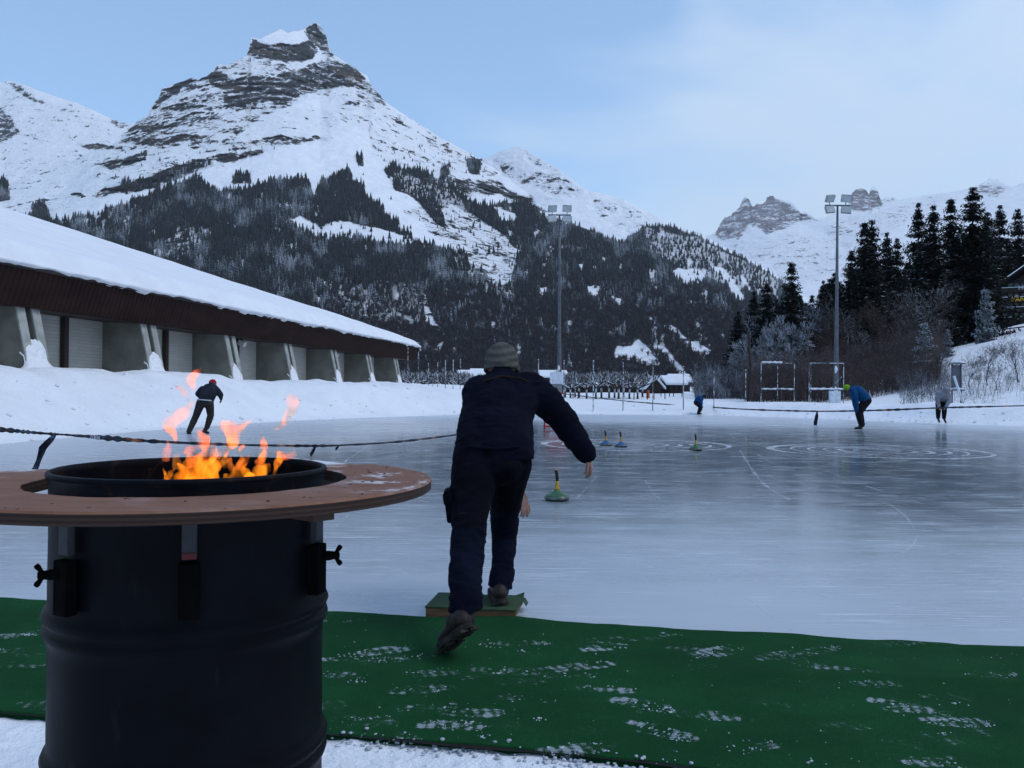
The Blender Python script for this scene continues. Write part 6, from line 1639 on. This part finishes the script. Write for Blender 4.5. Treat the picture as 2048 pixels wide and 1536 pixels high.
# ================================================================== PLANE TREES, POLES, HOUSES ACROSS THE FIELD
g = G('pollard bark with snow'); p = g.pos(); n = g.noise(p, 3.5, 4, .6)
sf = g.math('MULTIPLY', g.ss(g.nz(), -.05, .4), g.ss(n, .36, .48))
M_POLL = g.done(g.bsdf(g.mix(sf, g.mix(g.ss(n, .3, .7), (.040, .035, .035), (.085, .075, .072)), (.60, .64, .71)), .95, 0, .1))
def pollard(seed):
    r = random.Random(seed); t = thing('plane_tree', (0, 0, 0), 'pollarded tree', 'tree')
    tk = MB(); tk.tube([(0, 0, -.4), (.02, 0, .5), (-.02, .02, 1.15)], [.11, .085, .09], 8); tk.build('trunk', M_POLL, t, True)
    c = MB()
    for k in range(7):
        a = 6.28 * k / 7 + r.uniform(-.3, .3); d = Vector((math.cos(a), math.sin(a), 0)); L = r.uniform(.7, 1.35)
        p0 = Vector((0, 0, 1.05)); p1 = p0 + d * L * .5 + Vector((0, 0, .32)); p2 = p0 + d * L + Vector((0, 0, .45 + r.uniform(0, .3)))
        c.tube([p0, p1, p2], [.085, .07, .085], 6)
        for q in range(9):
            b = p1.lerp(p2, r.uniform(.2, 1.0)); u = Vector((r.gauss(0, .45), r.gauss(0, .45), 1)).normalized(); l = r.uniform(.5, 1.1)
            m = b + u * l * .5 + Vector((r.gauss(0, .06), r.gauss(0, .06), 0)); c.tube([b, m, b + u * l], [.035, .026, .012], 4)
            for z in range(2):
                v = (u + Vector((r.gauss(0, .6), r.gauss(0, .6), .3))).normalized(); c.tube([m, m + v * r.uniform(.3, .6)], [.022, .010], 3)
    c.build('crown', M_POLL, t); KID[t.name] = kids(t); return t
PO = [pollard(s) for s in (1, 2, 3)]
GP = 'pollarded plane trees in a row across the field'
rowL = [(816, 93), (825, 88), (849, 91), (862, 95), (882, 90), (902, 92), (916, 90), (934, 91), (950, 93)]; rowR = [(1130, 92), (1141, 87), (1158, 92), (1173, 88), (1192, 87), (1203, 92), (1218, 91), (1229, 92), (1237, 87), (1259, 88), (1275, 88), (1150, 96), (1247, 95), (1285, 96)]
for i, (px, d) in enumerate(rowL + rowR):
    p = at(px, 800, d); k = PO[i % 3]; z = hz(p.x, p.y)
    side = i < len(rowL); n = i + 1 if side else i + 1 - len(rowL)
    o = ('first second third fourth fifth sixth seventh eighth ninth tenth eleventh twelfth thirteenth fourteenth'.split())[n - 1]
    lab = f'{o} snowy pollarded plane tree counted from the hall corner' if side else f'{o} snowy pollarded plane tree listed in the row right of the left floodlight mast'
    if k.name not in used:
        used.add(k.name); k.location = (p.x, p.y, z - .05); k['label'] = lab; k['group'] = GP; k.scale = (1.1, 1.1, 1.05)
    else:
        s = RNG.uniform(.95, 1.15); copy_tree(k, (p.x, p.y, z - .05), RNG.uniform(0, 6), (s * 1.1, s * 1.1, s), lab, GP, KID[k.name])

# ball fence poles with rime
g = G('rimed galvanised pole'); p = g.pos(); n = g.noise(g.map(p, (1, 1, .8)), 5, 4, .65)
M_POLE = g.done(g.bsdf(g.mix(g.ss(n, .44, .58), (.07, .075, .085), (.50, .55, .62)), .7, .0, .3))
M_POLED = simple('bare galvanised pole', (.075, .085, .10), (.11, .12, .14), 3, .5, .3)
poles = [(816, 697, 60, 'darkest fence pole touching the hall corner'), (837, 705, 57, 'fence pole second from the hall corner'), (857, 728, 56, 'fence pole third from the hall corner'), (866, 762, 58, 'short stub of a fence pole among the taller ones beside the hall'), (875.5, 726, 56, 'fence pole fourth from the hall corner'), (891, 722, 55.5, 'white rimed fence pole fifth from the hall corner'), (906.5, 721, 55, 'white rimed fence pole sixth from the hall corner'), (921, 720, 54, 'whitest fence pole nearest the thrower on his left'),
         (1077, 720, 50, 'rimed fence pole just left of the left floodlight mast'), (1128, 722, 50, 'rimed fence pole just right of the left floodlight mast'), (1187, 722, 47, 'rimed fence pole second to the right of the left floodlight mast'), (1246.5, 727, 47, 'rimed fence pole in front of the middle of the plane tree row'), (1306, 721, 47, 'thin fence pole at the right end of the plane tree row'), (1367, 734, 47, 'rimed fence pole left of the far blue skater'), (1428, 745, 47, 'rimed fence pole right of the far blue skater'), (1491.5, 741, 47, 'rimed fence pole left of the goal like frames')]
for px, yt, d, lab in poles:
    a = at(px, yt, d); z = hz(a.x, a.y)
    t = thing('fence_pole', (a.x, a.y, z), lab, 'pole', 'fence poles along the far side of the rink')
    MB().tube([(a.x, a.y, z - .3), (a.x, a.y, (z + a.z) / 2), tuple(a)], [.026, .025, .022], 8).build('pole', M_POLE, t, True)
    MB().tube([tuple(a), (a.x, a.y, a.z + .05)], [.036, .02], 8).build('snow_cap', M_TSNOW, t, True)
a = at(1497, 663, 62); z = hz(a.x, a.y)
t = tag(MB().tube([(a.x, a.y, z - .3), (a.x + .15, a.y, (a.z + z) / 2), tuple(a)], [.14, .12, .10], 8).build('wooden_mast', M_BARK, origin=(a.x, a.y, z), smooth=True), 'bare dark wooden mast in front of the frosted thicket', 'mast')

# metal frames like ball catchers
def frame(xs, yt, ym, d, lab, brace=False):
    P_ = [at(x, 800, d) for x in xs]; zb = [hz(p.x, p.y) for p in P_]; zt = at(xs[0], yt, d).z; zm = at(xs[0], ym, d).z
    t = thing('ball_frame', (P_[0].x, P_[0].y, zb[0]), lab, 'metal frame', 'ball catcher frames behind the rink')
    for p, z in zip(P_, zb): MB().tube([(p.x, p.y, z - .3), (p.x, p.y, zt)], .019, 8).build('post', M_POLE, t, True)
    for z, nm in ((zt, 'top_bar'), (zm, 'middle_bar')):
        MB().tube([(P_[0].x, P_[0].y, z), (P_[-1].x, P_[-1].y, z)], .018, 8).build(nm, M_POLE, t, True)
    sp = [(zm, 0, 1)] if brace else [(zt, 0, .64)]
    sp.append((zm, .02, .98))
    for z, u0, u1 in sp[-2:] if brace else sp:
        a_, b_ = P_[0].lerp(P_[-1], u0), P_[0].lerp(P_[-1], u1); n = 14
        MB().tube([(a_.lerp(b_, i / n).x, a_.y, z + .05 + .012 * math.sin(i * 2.3)) for i in range(n + 1)], [.02] + [(.042 if (brace or z == zt) else .025) + .012 * math.sin(i * 1.7) for i in range(n - 1)] + [.02], 8).build('snow_ledge', M_TSNOW, t, True)
    if brace:
        q = [at(x, y, d) for x, y in ((1684, 752), (1682, 755), (1664, 774), (1655, 787))]
        MB().tube(q, .018, 6).build('brace', M_POLE, t, True)
    return t
frame([1522, 1555, 1588.5], 726, 779, 47, 'left snow topped metal frame with a middle post')
frame([1618, 1621.5, 1687], 726, 779, 47.5, 'right snow topped metal frame standing before the floodlight mast', True)

# floodlight masts
def mast(px, ytop, d, lab, snow=True, boxes=()):
    top = at(px, ytop, d); foot = at(px - 3 * (px > 1300), 806, d); zb = hz(foot.x, foot.y)
    t = thing('floodlight_mast', (foot.x, foot.y, zb), lab, 'floodlight mast', 'floodlight masts behind the rink')
    def Lp(u): return Vector((foot.x, foot.y, zb)).lerp(top, u)
    MB().tube([Lp(-.02), Lp(.02), Lp(.25), Lp(.26), Lp(.6), Lp(1)], [.21, .19, .17, .155, .12, .075], 14).build('mast', M_POLED, t, True)
    MB().bar(top + Vector((-.95, 0, .0)), top + Vector((.95, 0, .0)), .10, .10).build('cross_bar', M_POLED, t)
    gm = simple('lamp glass', (.34, .38, .40), (.42, .45, .47), 3, .25); hm = simple('lamp housing', (.30, .32, .32), (.22, .23, .23), 4, .6)
    for dx, dz, rz, rx in ((-.60, .50, 22, 34), (.62, .52, -18, 28), (-.62, -.34, 12, -12), (.62, -.36, -10, -14)):
        c = top + Vector((dx, -.12, dz)); M3 = Matrix.Rotation(R(rz), 3, 'Z') @ Matrix.Rotation(R(rx), 3, 'X') @ Matrix.Rotation(R(8 if dx > 0 else -8), 3, 'Y')
        l = MB().box(c, (.74, .20, .56), M3).build('lamp', hm, t, bevel=.03)
        MB().box(c + M3 @ Vector((0, -.103, 0)), (.66, .012, .48), M3).build('lens', gm, l)
        MB().bar(c + M3 @ Vector((0, .1, -.1)), top + Vector((dx, 0, 0)), .05, .05).build('lamp_arm', M_POLED, t)
    if snow:
        for u0, u1, w in ((.045, .085, .20), (.15, .19, .17)):
            MB().tube([Lp(u0) + Vector((-.08, -.10, 0)), Lp((u0 + u1) / 2) + Vector((-.05, -.13, 0)), Lp(u1) + Vector((-.07, -.10, 0))], [.06, w * .75, .05], 8).build('plastered_snow', M_TSNOW, t, True)
    for (x0, y0, x1, y1, mat_, nm, dep) in boxes:
        a_, b_ = at(x0, y0, d - dep), at(x1, y1, d - dep)
        MB().box((a_ + b_) / 2, (abs(b_.x - a_.x), .35, abs(a_.z - b_.z))).build(nm, mat_, t, bevel=.02)
    return t
M_WS = simple('snow plastered board', (.50, .55, .62), (.62, .66, .72), 4, .9, bump=.3)
mast(1119, 430, 72, 'left floodlight mast with four square lamps rising behind the thrower', boxes=((1100, 744, 1128, 768, M_WS, 'notice_board', .35), (1105, 768, 1124, 800, simple('grey switch box', (.16, .17, .18), (.20, .21, .22), 3), 'switch_box', .3)))
mast(1675, 411, 66, 'right floodlight mast with four square lamps in front of the dark wood', boxes=((1659, 782, 1680, 807, M_WS, 'switch_box', .3),))
b0 = at(1100, 786, 70.5); b1 = at(1129, 786, 70.5)
tag(MB().bar(b0, b1, .3, .12).build('red_board', mr_, origin=tuple((b0 + b1) / 2)), 'small red board fixed low at the left floodlight mast', 'board')

# houses across the field
M_HW = simple('dark timber house wall', (.030, .022, .020), (.055, .040, .034), 2, .9, stretch=(1, 1, 6))
M_HP = simple('plastered house wall', (.22, .21, .20), (.28, .27, .26), 1.5, .9)
M_WIN = simple('dark window', (.012, .014, .018), None, rough=.2)
def house(px0, px1, ybase, yeave, yridge, d, lab, wallm, gable=False, wins=0, dep=9.):
    a, b = at(px0, ybase, d), at(px1, ybase, d); zb = min(hz(a.x, a.y), a.z) - .3; ze = at(px0, yeave, d).z; zr = at(px0, yridge, d).z
    x0, x1, y0, y1 = a.x, b.x, d, d + dep
    t = thing('house', ((x0 + x1) / 2, d, zb), lab, 'house', 'houses across the field')
    mb = MB(); mb.box(((x0 + x1) / 2, (y0 + y1) / 2, (zb + ze) / 2), (x1 - x0, y1 - y0, ze - zb))
    xm, ym = (x0 + x1) / 2, (y0 + y1) / 2; o = .7; th = .45
    if gable: mb.prism([(x0, y0 + .003, ze), (x1, y0 + .003, ze), (xm, y0 + .003, zr)], (0, 0, 0), (0, y1 - y0 - .006, 0))
    else: mb.prism([(x0 + .003, y0, ze), (x0 + .003, y1, ze), (x0 + .003, ym, zr)], (0, 0, 0), (x1 - x0 - .006, 0, 0))
    mb.build('wall', wallm, t)
    sl = []
    if gable:
        k = (zr - ze) / (xm - x0)
        sl = [[(x0 - o, ze - o * k), (xm, zr), (xm, zr + th), (x0 - o, ze - o * k + th * .8)], [(x1 + o, ze - o * k), (xm + .002, zr), (xm + .002, zr + th), (x1 + o, ze - o * k + th * .8)]]
        for s in sl: MB().prism([(p[0], y0 - o, p[1]) for p in s], (0, 0, 0), (0, y1 - y0 + 2 * o, 0)).build('roof', M_SNOW, t, bevel=.1)
    else:
        k = (zr - ze) / (ym - y0)
        sl = [[(y0 - o, ze - o * k), (ym, zr), (ym, zr + th), (y0 - o, ze - o * k + th * .8)], [(y1 + o, ze - o * k), (ym + .002, zr), (ym + .002, zr + th), (y1 + o, ze - o * k + th * .8)]]
        for s in sl: MB().prism([(x0 - o, p[0], p[1]) for p in s], (0, 0, 0), (x1 - x0 + 2 * o, 0, 0)).build('roof', M_SNOW, t, bevel=.1)
    for i in range(wins):
        MB().box((x0 + (x1 - x0) * (i + .7) / (wins + .4), y0 - .004, zb + (ze - zb) * .62), ((x1 - x0) * .09, .03, (ze - zb) * .3)).build('window', M_WIN, t)
    return t
house(921, 950, 775, 757.5, 744, 130, 'broad low house with a thick snow roof left of the thrower', M_HP, wins=3)
house(946, 975, 775, 750, 741, 136, 'taller flat snow roofed house touching the hat of the thrower', M_HP, wins=3)
house(1088, 1128, 780, 754, 744, 140, 'house with a pointed snow roof behind the left floodlight mast', M_HW)
house(1128, 1292, 778, 771, 758, 150, 'long low barn with a snow roof behind the plane tree row', M_HW, dep=14)
house(1299, 1322, 777, 769, 756, 135, 'dark gabled barn at the right end of the plane tree row', M_HW, True)
house(1340, 1366, 778, 768, 755, 135, 'brown timber cabin below the snowy avalanche track', M_HW, wins=2)
house(1350, 1380, 771, 763, 751, 170, 'small snow roofed hut behind the brown timber cabin', M_HW)
# small garden pegs on the field
for i, (px, yb) in enumerate([(1295, 792), (1308, 790), (1322, 785), (1330, 790), (1339, 782), (1347, 786), (1364, 783), (1146, 797), (1156, 797), (1268, 797)]):
    p = at(px, yb, 84 if yb > 788 else 98); z = hz(p.x, p.y)
    tag(MB().tube([(p.x, p.y, z - .1), (p.x, p.y, z + .75)], .05, 6).build('peg', M_BARK, origin=(p.x, p.y, z)), 'short dark wooden peg sticking out of the snow field', 'peg', 'pegs in the snow field')
p = at(1296, 784, 92)
tag(MB().tube([(p.x, p.y, hz(p.x, p.y) - .1), (p.x, p.y, p.z + .2)], [.22, .14], 10).build('orange_marker', simple('orange plastic', (.45, .11, .04), None), origin=(p.x, p.y, hz(p.x, p.y))), 'small orange marker on the snow near the dark gabled barn', 'marker')

# ================================================================== CHALET HOTEL AT THE RIGHT EDGE
def hotel():
    d = 190.; u = Vector((.857, -.514, 0)); n = Vector((-.514, -.857, 0)); Z = Vector((0, 0, 1)); M3 = Matrix((u, -n, Z)).transposed()
    P0 = at(2003, 650, d)
    def Q(px, py, o=0.):                 # point of the facade plane, o metres in front of it
        q = ray(px, py); k = (P0 + n * o - CAM).dot(n) / q.dot(n); return CAM + q * k
    def slab(px0, py0, px1, py1, o, th): # box covering that patch of the facade
        a, b = Q(px0, py0, o), Q(px1, py1, o); b.z = Q(px0, py1, o).z; w = (Vector((b.x, b.y, 0)) - Vector((a.x, a.y, 0))).length
        c = Vector(((a.x + b.x) / 2, (a.y + b.y) / 2, (a.z + b.z) / 2)); return c - n * (th / 2), (w, th, abs(a.z - b.z))
    t = thing('chalet_hotel', (P0.x, P0.y, P0.z), 'dark timber chalet hotel with stacked balconies and yellow lettering on the hill', 'hotel')
    wall = simple('dark chalet timber', (.012, .009, .0085), (.022, .016, .015), .8, .9, stretch=(1, 1, 5)); bal = simple('balcony boarding', (.014, .010, .009), (.024, .017, .016), 1, .85, stretch=(6, 1, 1)); pale = simple('pale render', (.09, .09, .095), (.13, .13, .135), 1, .9)
    c, s = slab(2014, 573, 2200, 668, 0, 15.); MB().box(c, s, M3).build('wall', wall, t)
    MB().prism([Q(2014, 573, -.01), Q(2200, 573, -.01), Q(2107, 507, -.01)], (0, 0, 0), -n * 14.9).build('gable', wall, t)
    e, r_, e2 = Q(1990, 575, 2.2), Q(2110, 491, 2.2), Q(2240, 575, 2.2)
    for a, b in ((e, r_), (r_, e2)):
        rf = MB().prism([a, b, b + Z * .32, a + Z * .32], (0, 0, 0), -n * 19).build('roof', wall, t)
        MB().prism([a + Z * .325 + n * .05, b + Z * .325 + n * .05, b + Z * .56 + n * .05, a + Z * .52 + n * .05], (0, 0, 0), -n * 19.1).build('roof_snow', M_SNOW, rf)
    for ya, yb in ((576, 585), (595, 604), (615, 624), (635, 646)):
        c, s = slab(2003, ya, 2190, yb, 1.6, .14); bl = MB().box(c, s, M3).build('balcony', bal, t)
        c2, s2 = slab(2004, yb - 1.6, 2189, yb + .3, 1.45, 1.45); MB().box(c2, s2, M3).build('balcony_floor', bal, bl)
        c3, s3 = slab(2003, ya - .7, 2190, ya + .15, 1.64, .2); MB().box(c3, s3, M3).build('balcony_snow', M_TSNOW, bl)
    gl = simple('hotel pane', (.05, .055, .065), (.09, .095, .105), .4, .25)
    for ya, yb in ((567, 575), (586, 594.5), (605.5, 614.5), (625.5, 634.5)):
        for px in (2017, 2029, 2043, 2058):
            c, s = slab(px, ya, px + 8, yb, .03, .06); MB().box(c, s, M3).build('window', gl, t)
    c, s = slab(2003, 590, 2013.8, 662, -.5, 6.); MB().box(c, s, M3).build('annex', pale, t)
    def word(txt, px, py, hpx, col, emit, nm):
        cu = bpy.data.curves.new('lettering', 'FONT'); cu.body = txt; cu.size = hpx / F * d / .70; cu.extrude = .03; cu.offset = .012
        ob = bpy.data.objects.new('tmp', cu); COL.objects.link(ob); dg = bpy.context.evaluated_depsgraph_get(); dg.update()
        me = bpy.data.meshes.new_from_object(ob.evaluated_get(dg)); bpy.data.objects.remove(ob)
        me.transform(Matrix.Translation(Q(px, py, 1.68)) @ Matrix((u, -n, Z)).transposed().to_4x4() @ Matrix.Rotation(R(90), 4, 'X'))
        g = G(nm); me.name = nm; me.materials.clear()
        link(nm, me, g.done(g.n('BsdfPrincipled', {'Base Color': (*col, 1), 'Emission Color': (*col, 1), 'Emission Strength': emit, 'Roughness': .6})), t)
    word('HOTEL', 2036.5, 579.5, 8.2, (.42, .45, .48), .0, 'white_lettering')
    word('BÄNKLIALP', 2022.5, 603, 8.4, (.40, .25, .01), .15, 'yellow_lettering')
hotel()

# bits by the slope on the right: shed, snowed up frame, cable rail
a, b = at(1852, 742, 78), at(1883, 724, 78)
t = thing('garden_shed', ((a.x + b.x) / 2, 78.5, a.z), 'brown board shed half hidden in the brushwood on the right bank', 'shed')
MB().box(((a.x + b.x) / 2, 79, (a.z + b.z) / 2 - .7), (b.x - a.x, 1.8, b.z - a.z + 1.4)).build('wall', simple('shed boards', (.045, .028, .022), (.07, .045, .034), 2, .9, stretch=(1, 1, 8)), t)
MB().box(((a.x + b.x) / 2, 79, b.z + .08), (b.x - a.x + .3, 2.2, .14)).build('roof', M_TSNOW, t, bevel=.04)
t = thing('lift_frame', at(1914, 806, 50), 'grey metal frame with snow on two ledges and a white slanting pole', 'metal frame')
for x in (1904, 1922): MB().tube([at(x, 812, 50), at(x, 725, 50)], .05, 8).build('post', M_POLED, t, True)
for y in (726, 779):
    MB().bar(at(1902, y + 1.5, 50), at(1926, y + 1.5, 50), .5, .06).build('ledge', M_POLED, t); MB().tube([at(1902, y - 1, 50), at(1914, y - 1.6, 50), at(1926, y - 1, 50)], [.06, .085, .05], 8).build('snow_ledge', M_TSNOW, t, True)
MB().tube([at(1908, 752, 49.6), at(1930, 818, 49.6)], .07, 8).build('slanting_pole', M_TSNOW, t, True)
MB().grid(lambda u, v: at(1904 + 18 * u, 730 + 46 * v, 50.1), 1, 1).build('net_panel', simple('grey sheet', (.11, .12, .14), (.16, .17, .19), 1), t)
pts = [(1875, 688), (1900, 680), (1925, 674), (1960, 669), (1990, 662), (2020, 657), (2060, 652)]
w = []
for px, py in pts:
    lo, hi = 60., 260.
    for _ in range(40):
        m = (lo + hi) / 2; q = at(px, py, m); (lo, hi) = (m, hi) if q.z > hz(q.x, q.y) + .9 else (lo, m)
    w.append(at(px, py, lo))
t = thing('slope_fence', w[0], 'dark rail fence running up the snow slope below the chalet', 'fence')
MB().tube(w, .09, 6).build('rail', M_BARK, t, True)
for q in w: MB().tube([(q.x, q.y, hz(q.x, q.y) - .3), tuple(q)], .07, 6).build('post', M_BARK, t)

# ================================================================== BARRIER TAPES
def tape_mat(name, seed):
    g = G(name); p = g.pos(); s = g.n('SeparateXYZ', {0: p})
    n = g.noise(g.map(p, (2.1, 2.1, 1), loc=(seed, 0, 0)), 1, 2); n2 = g.noise(g.map(p, (9, 9, 30), loc=(seed, 3, 0)), 1, 3)
    col = g.mix(g.ss(n2, .58, .64), (.006, .008, .018), (.03, .075, .18))
    col = g.mix(g.math('MULTIPLY', g.ss(n, .60, .64), g.ss(n2, .35, .5)), col, (.26, .075, .025))
    return g.done(g.bsdf(col, .5, 0, .3))
def tape(name, pts, widths, label, mat, seed=0, twist=1.0):
    P_ = [Vector(p) for p in pts]; N = 26 * (len(P_) - 1); r = random.Random(seed); mb = MB(); q = []; w = []
    for i in range(N + 1):
        t = i / N * (len(P_) - 1); k = min(int(t), len(P_) - 2); u = t - k
        a, b, c_, e = P_[max(k - 1, 0)], P_[k], P_[k + 1], P_[min(k + 2, len(P_) - 1)]
        q.append(.5 * ((2 * b) + (c_ - a) * u + (2 * a - 5 * b + 4 * c_ - e) * u * u + (3 * b - a - 3 * c_ + e) * u ** 3)); w.append(widths[k] * (1 - u) + widths[k + 1] * u)
    for i, p in enumerate(q):
        t = (q[min(i + 1, N)] - q[max(i - 1, 0)]).normalized(); up = Vector((0, 0, 1)); up = (up - t * up.dot(t)).normalized(); sd = t.cross(up)
        an = twist * 1.6 * mnoise.noise((i * .11, seed, 0)) ; ww = w[i] * (.55 + .55 * abs(mnoise.noise((i * .17, seed + 5, 0))) * 1.6)
        d = up * math.cos(an) + sd * math.sin(an)
        for (o, z) in ((-.5, 0), (-.17, .006), (.17, -.006), (.5, 0)): mb.v.append(tuple(p + d * ww * o + sd * (z + .004 * math.sin(i * .8))))
    for i in range(N):
        for k in range(3): mb.f.append((i * 4 + k, i * 4 + k + 1, i * 4 + k + 5, i * 4 + k + 4)); mb.m.append(0)
    ob = mb.build(name, mat, origin=tuple(P_[0]), smooth=True, fixn=False)
    ob.modifiers.new('thick', 'SOLIDIFY').thickness = .003
    return tag(ob, label, 'barrier tape')
TL = [(-180, 846, 9.6), (0, 859, 10.5), (60, 864.5, 10.8), (108, 868, 11), (125, 869, 11.1), (190, 874, 11.6), (280, 881, 12.4), (400, 887, 13.5), (500, 890, 14.5), (600, 891.5, 15.6), (680, 890.5, 16.4), (800, 883, 18.5), (915, 869, 22), (978, 858, 25)]
tp = tape('barrier_tape', [at(*p) for p in TL], [.06, .07, .05, .04, .03, .09, .07, .06, .055, .06, .05, .05, .06, .05], 'dark printed barrier tape sagging across the rink behind the fire barrel', tape_mat('dark printed tape', 0), 2, .8)
def tail(pts, w, seed, par):
    P_ = [at(*p) for p in pts]; mb = MB(); N = len(P_)
    for i, p in enumerate(P_):
        a = .5 * math.sin(i * 1.9 + seed)
        for k in range(5):
            an = 1.9 * (k - 2) / 2 + a; mb.v.append(tuple(p + Vector((math.sin(an), math.cos(an) - 1, 0)) * w[i] * .5))
    for i in range(N - 1):
        for k in range(4): mb.f.append((i * 5 + k, i * 5 + k + 1, i * 5 + k + 6, i * 5 + k + 5)); mb.m.append(0)
    mb.build('tape_tail', par.data.materials[0], par, True)
tail([(112, 868, 11), (102, 882, 10.9), (92, 893, 10.9), (86, 905, 10.9), (80, 920, 10.9), (75, 934, 10.8), (70, 947, 10.8)], [.05, .10, .11, .08, .065, .07, .10], 1, tp)
tail([(632, 891, 15.9), (628, 899, 15.9), (624, 907, 15.9), (622, 914, 15.8)], [.03, .06, .07, .02], 2, tp)
tail([(678, 890, 16.4), (674, 896, 16.4), (672, 901, 16.4)], [.03, .06, .02], 3, tp)
def lettering(txt, px, py, d, hpx, parent, col):
    c = bpy.data.curves.new('lettering', 'FONT'); c.body = txt; c.size = hpx / F * d / .70; c.extrude = .001; c.shear = .2
    ob = bpy.data.objects.new('tmp', c); COL.objects.link(ob); dg = bpy.context.evaluated_depsgraph_get(); dg.update()
    me = bpy.data.meshes.new_from_object(ob.evaluated_get(dg)); bpy.data.objects.remove(ob); me.name = 'lettering'
    me.transform(Matrix.Translation(at(px, py, d)) @ Matrix.Rotation(R(5), 4, 'Y') @ Matrix.Rotation(R(90), 4, 'X')); me.materials.clear()
    link('lettering', me, simple('printed white', col, None), parent)
lettering('2006', 177, 877.3, 11.40, 8.0, tp, (.62, .64, .70))
TR = [(1112, 786, 70), (1180, 794, 66), (1250, 802, 60), (1330, 808.5, 54), (1399, 813, 49), (1480, 818, 43), (1560, 821, 38), (1636, 822.5, 33), (1720, 821.5, 33.2), (1800, 819, 33.6), (1884, 815.5, 34), (1960, 813.5, 34.6), (2060, 811, 35.2), (2120, 808, 36)]
tr_ = tape('barrier_tape', [at(*p) for p in TR], [.10, .09, .10, .12, .11, .10, .09, .08, .09, .09, .10, .09, .08, .08], 'dark barrier tape stretched along the far right side of the rink', tape_mat('dark tape', 9), 6, .5)
tail([(1634, 823, 32.9), (1632, 833, 32.9), (1630, 843, 32.9), (1629.5, 852, 32.9)], [.05, .13, .15, .11], 4, tr_)
a = at(978, 858, 25.02); z = 0.
st = thing('tape_stake', (a.x, a.y, 0), 'thin wooden stake holding the barrier tape behind the thrower', 'stake')
MB().tube([(a.x, a.y, -.02), (a.x, a.y, a.z + .06)], .022, 8).build('post', M_BARK, st, True)
build_haze()
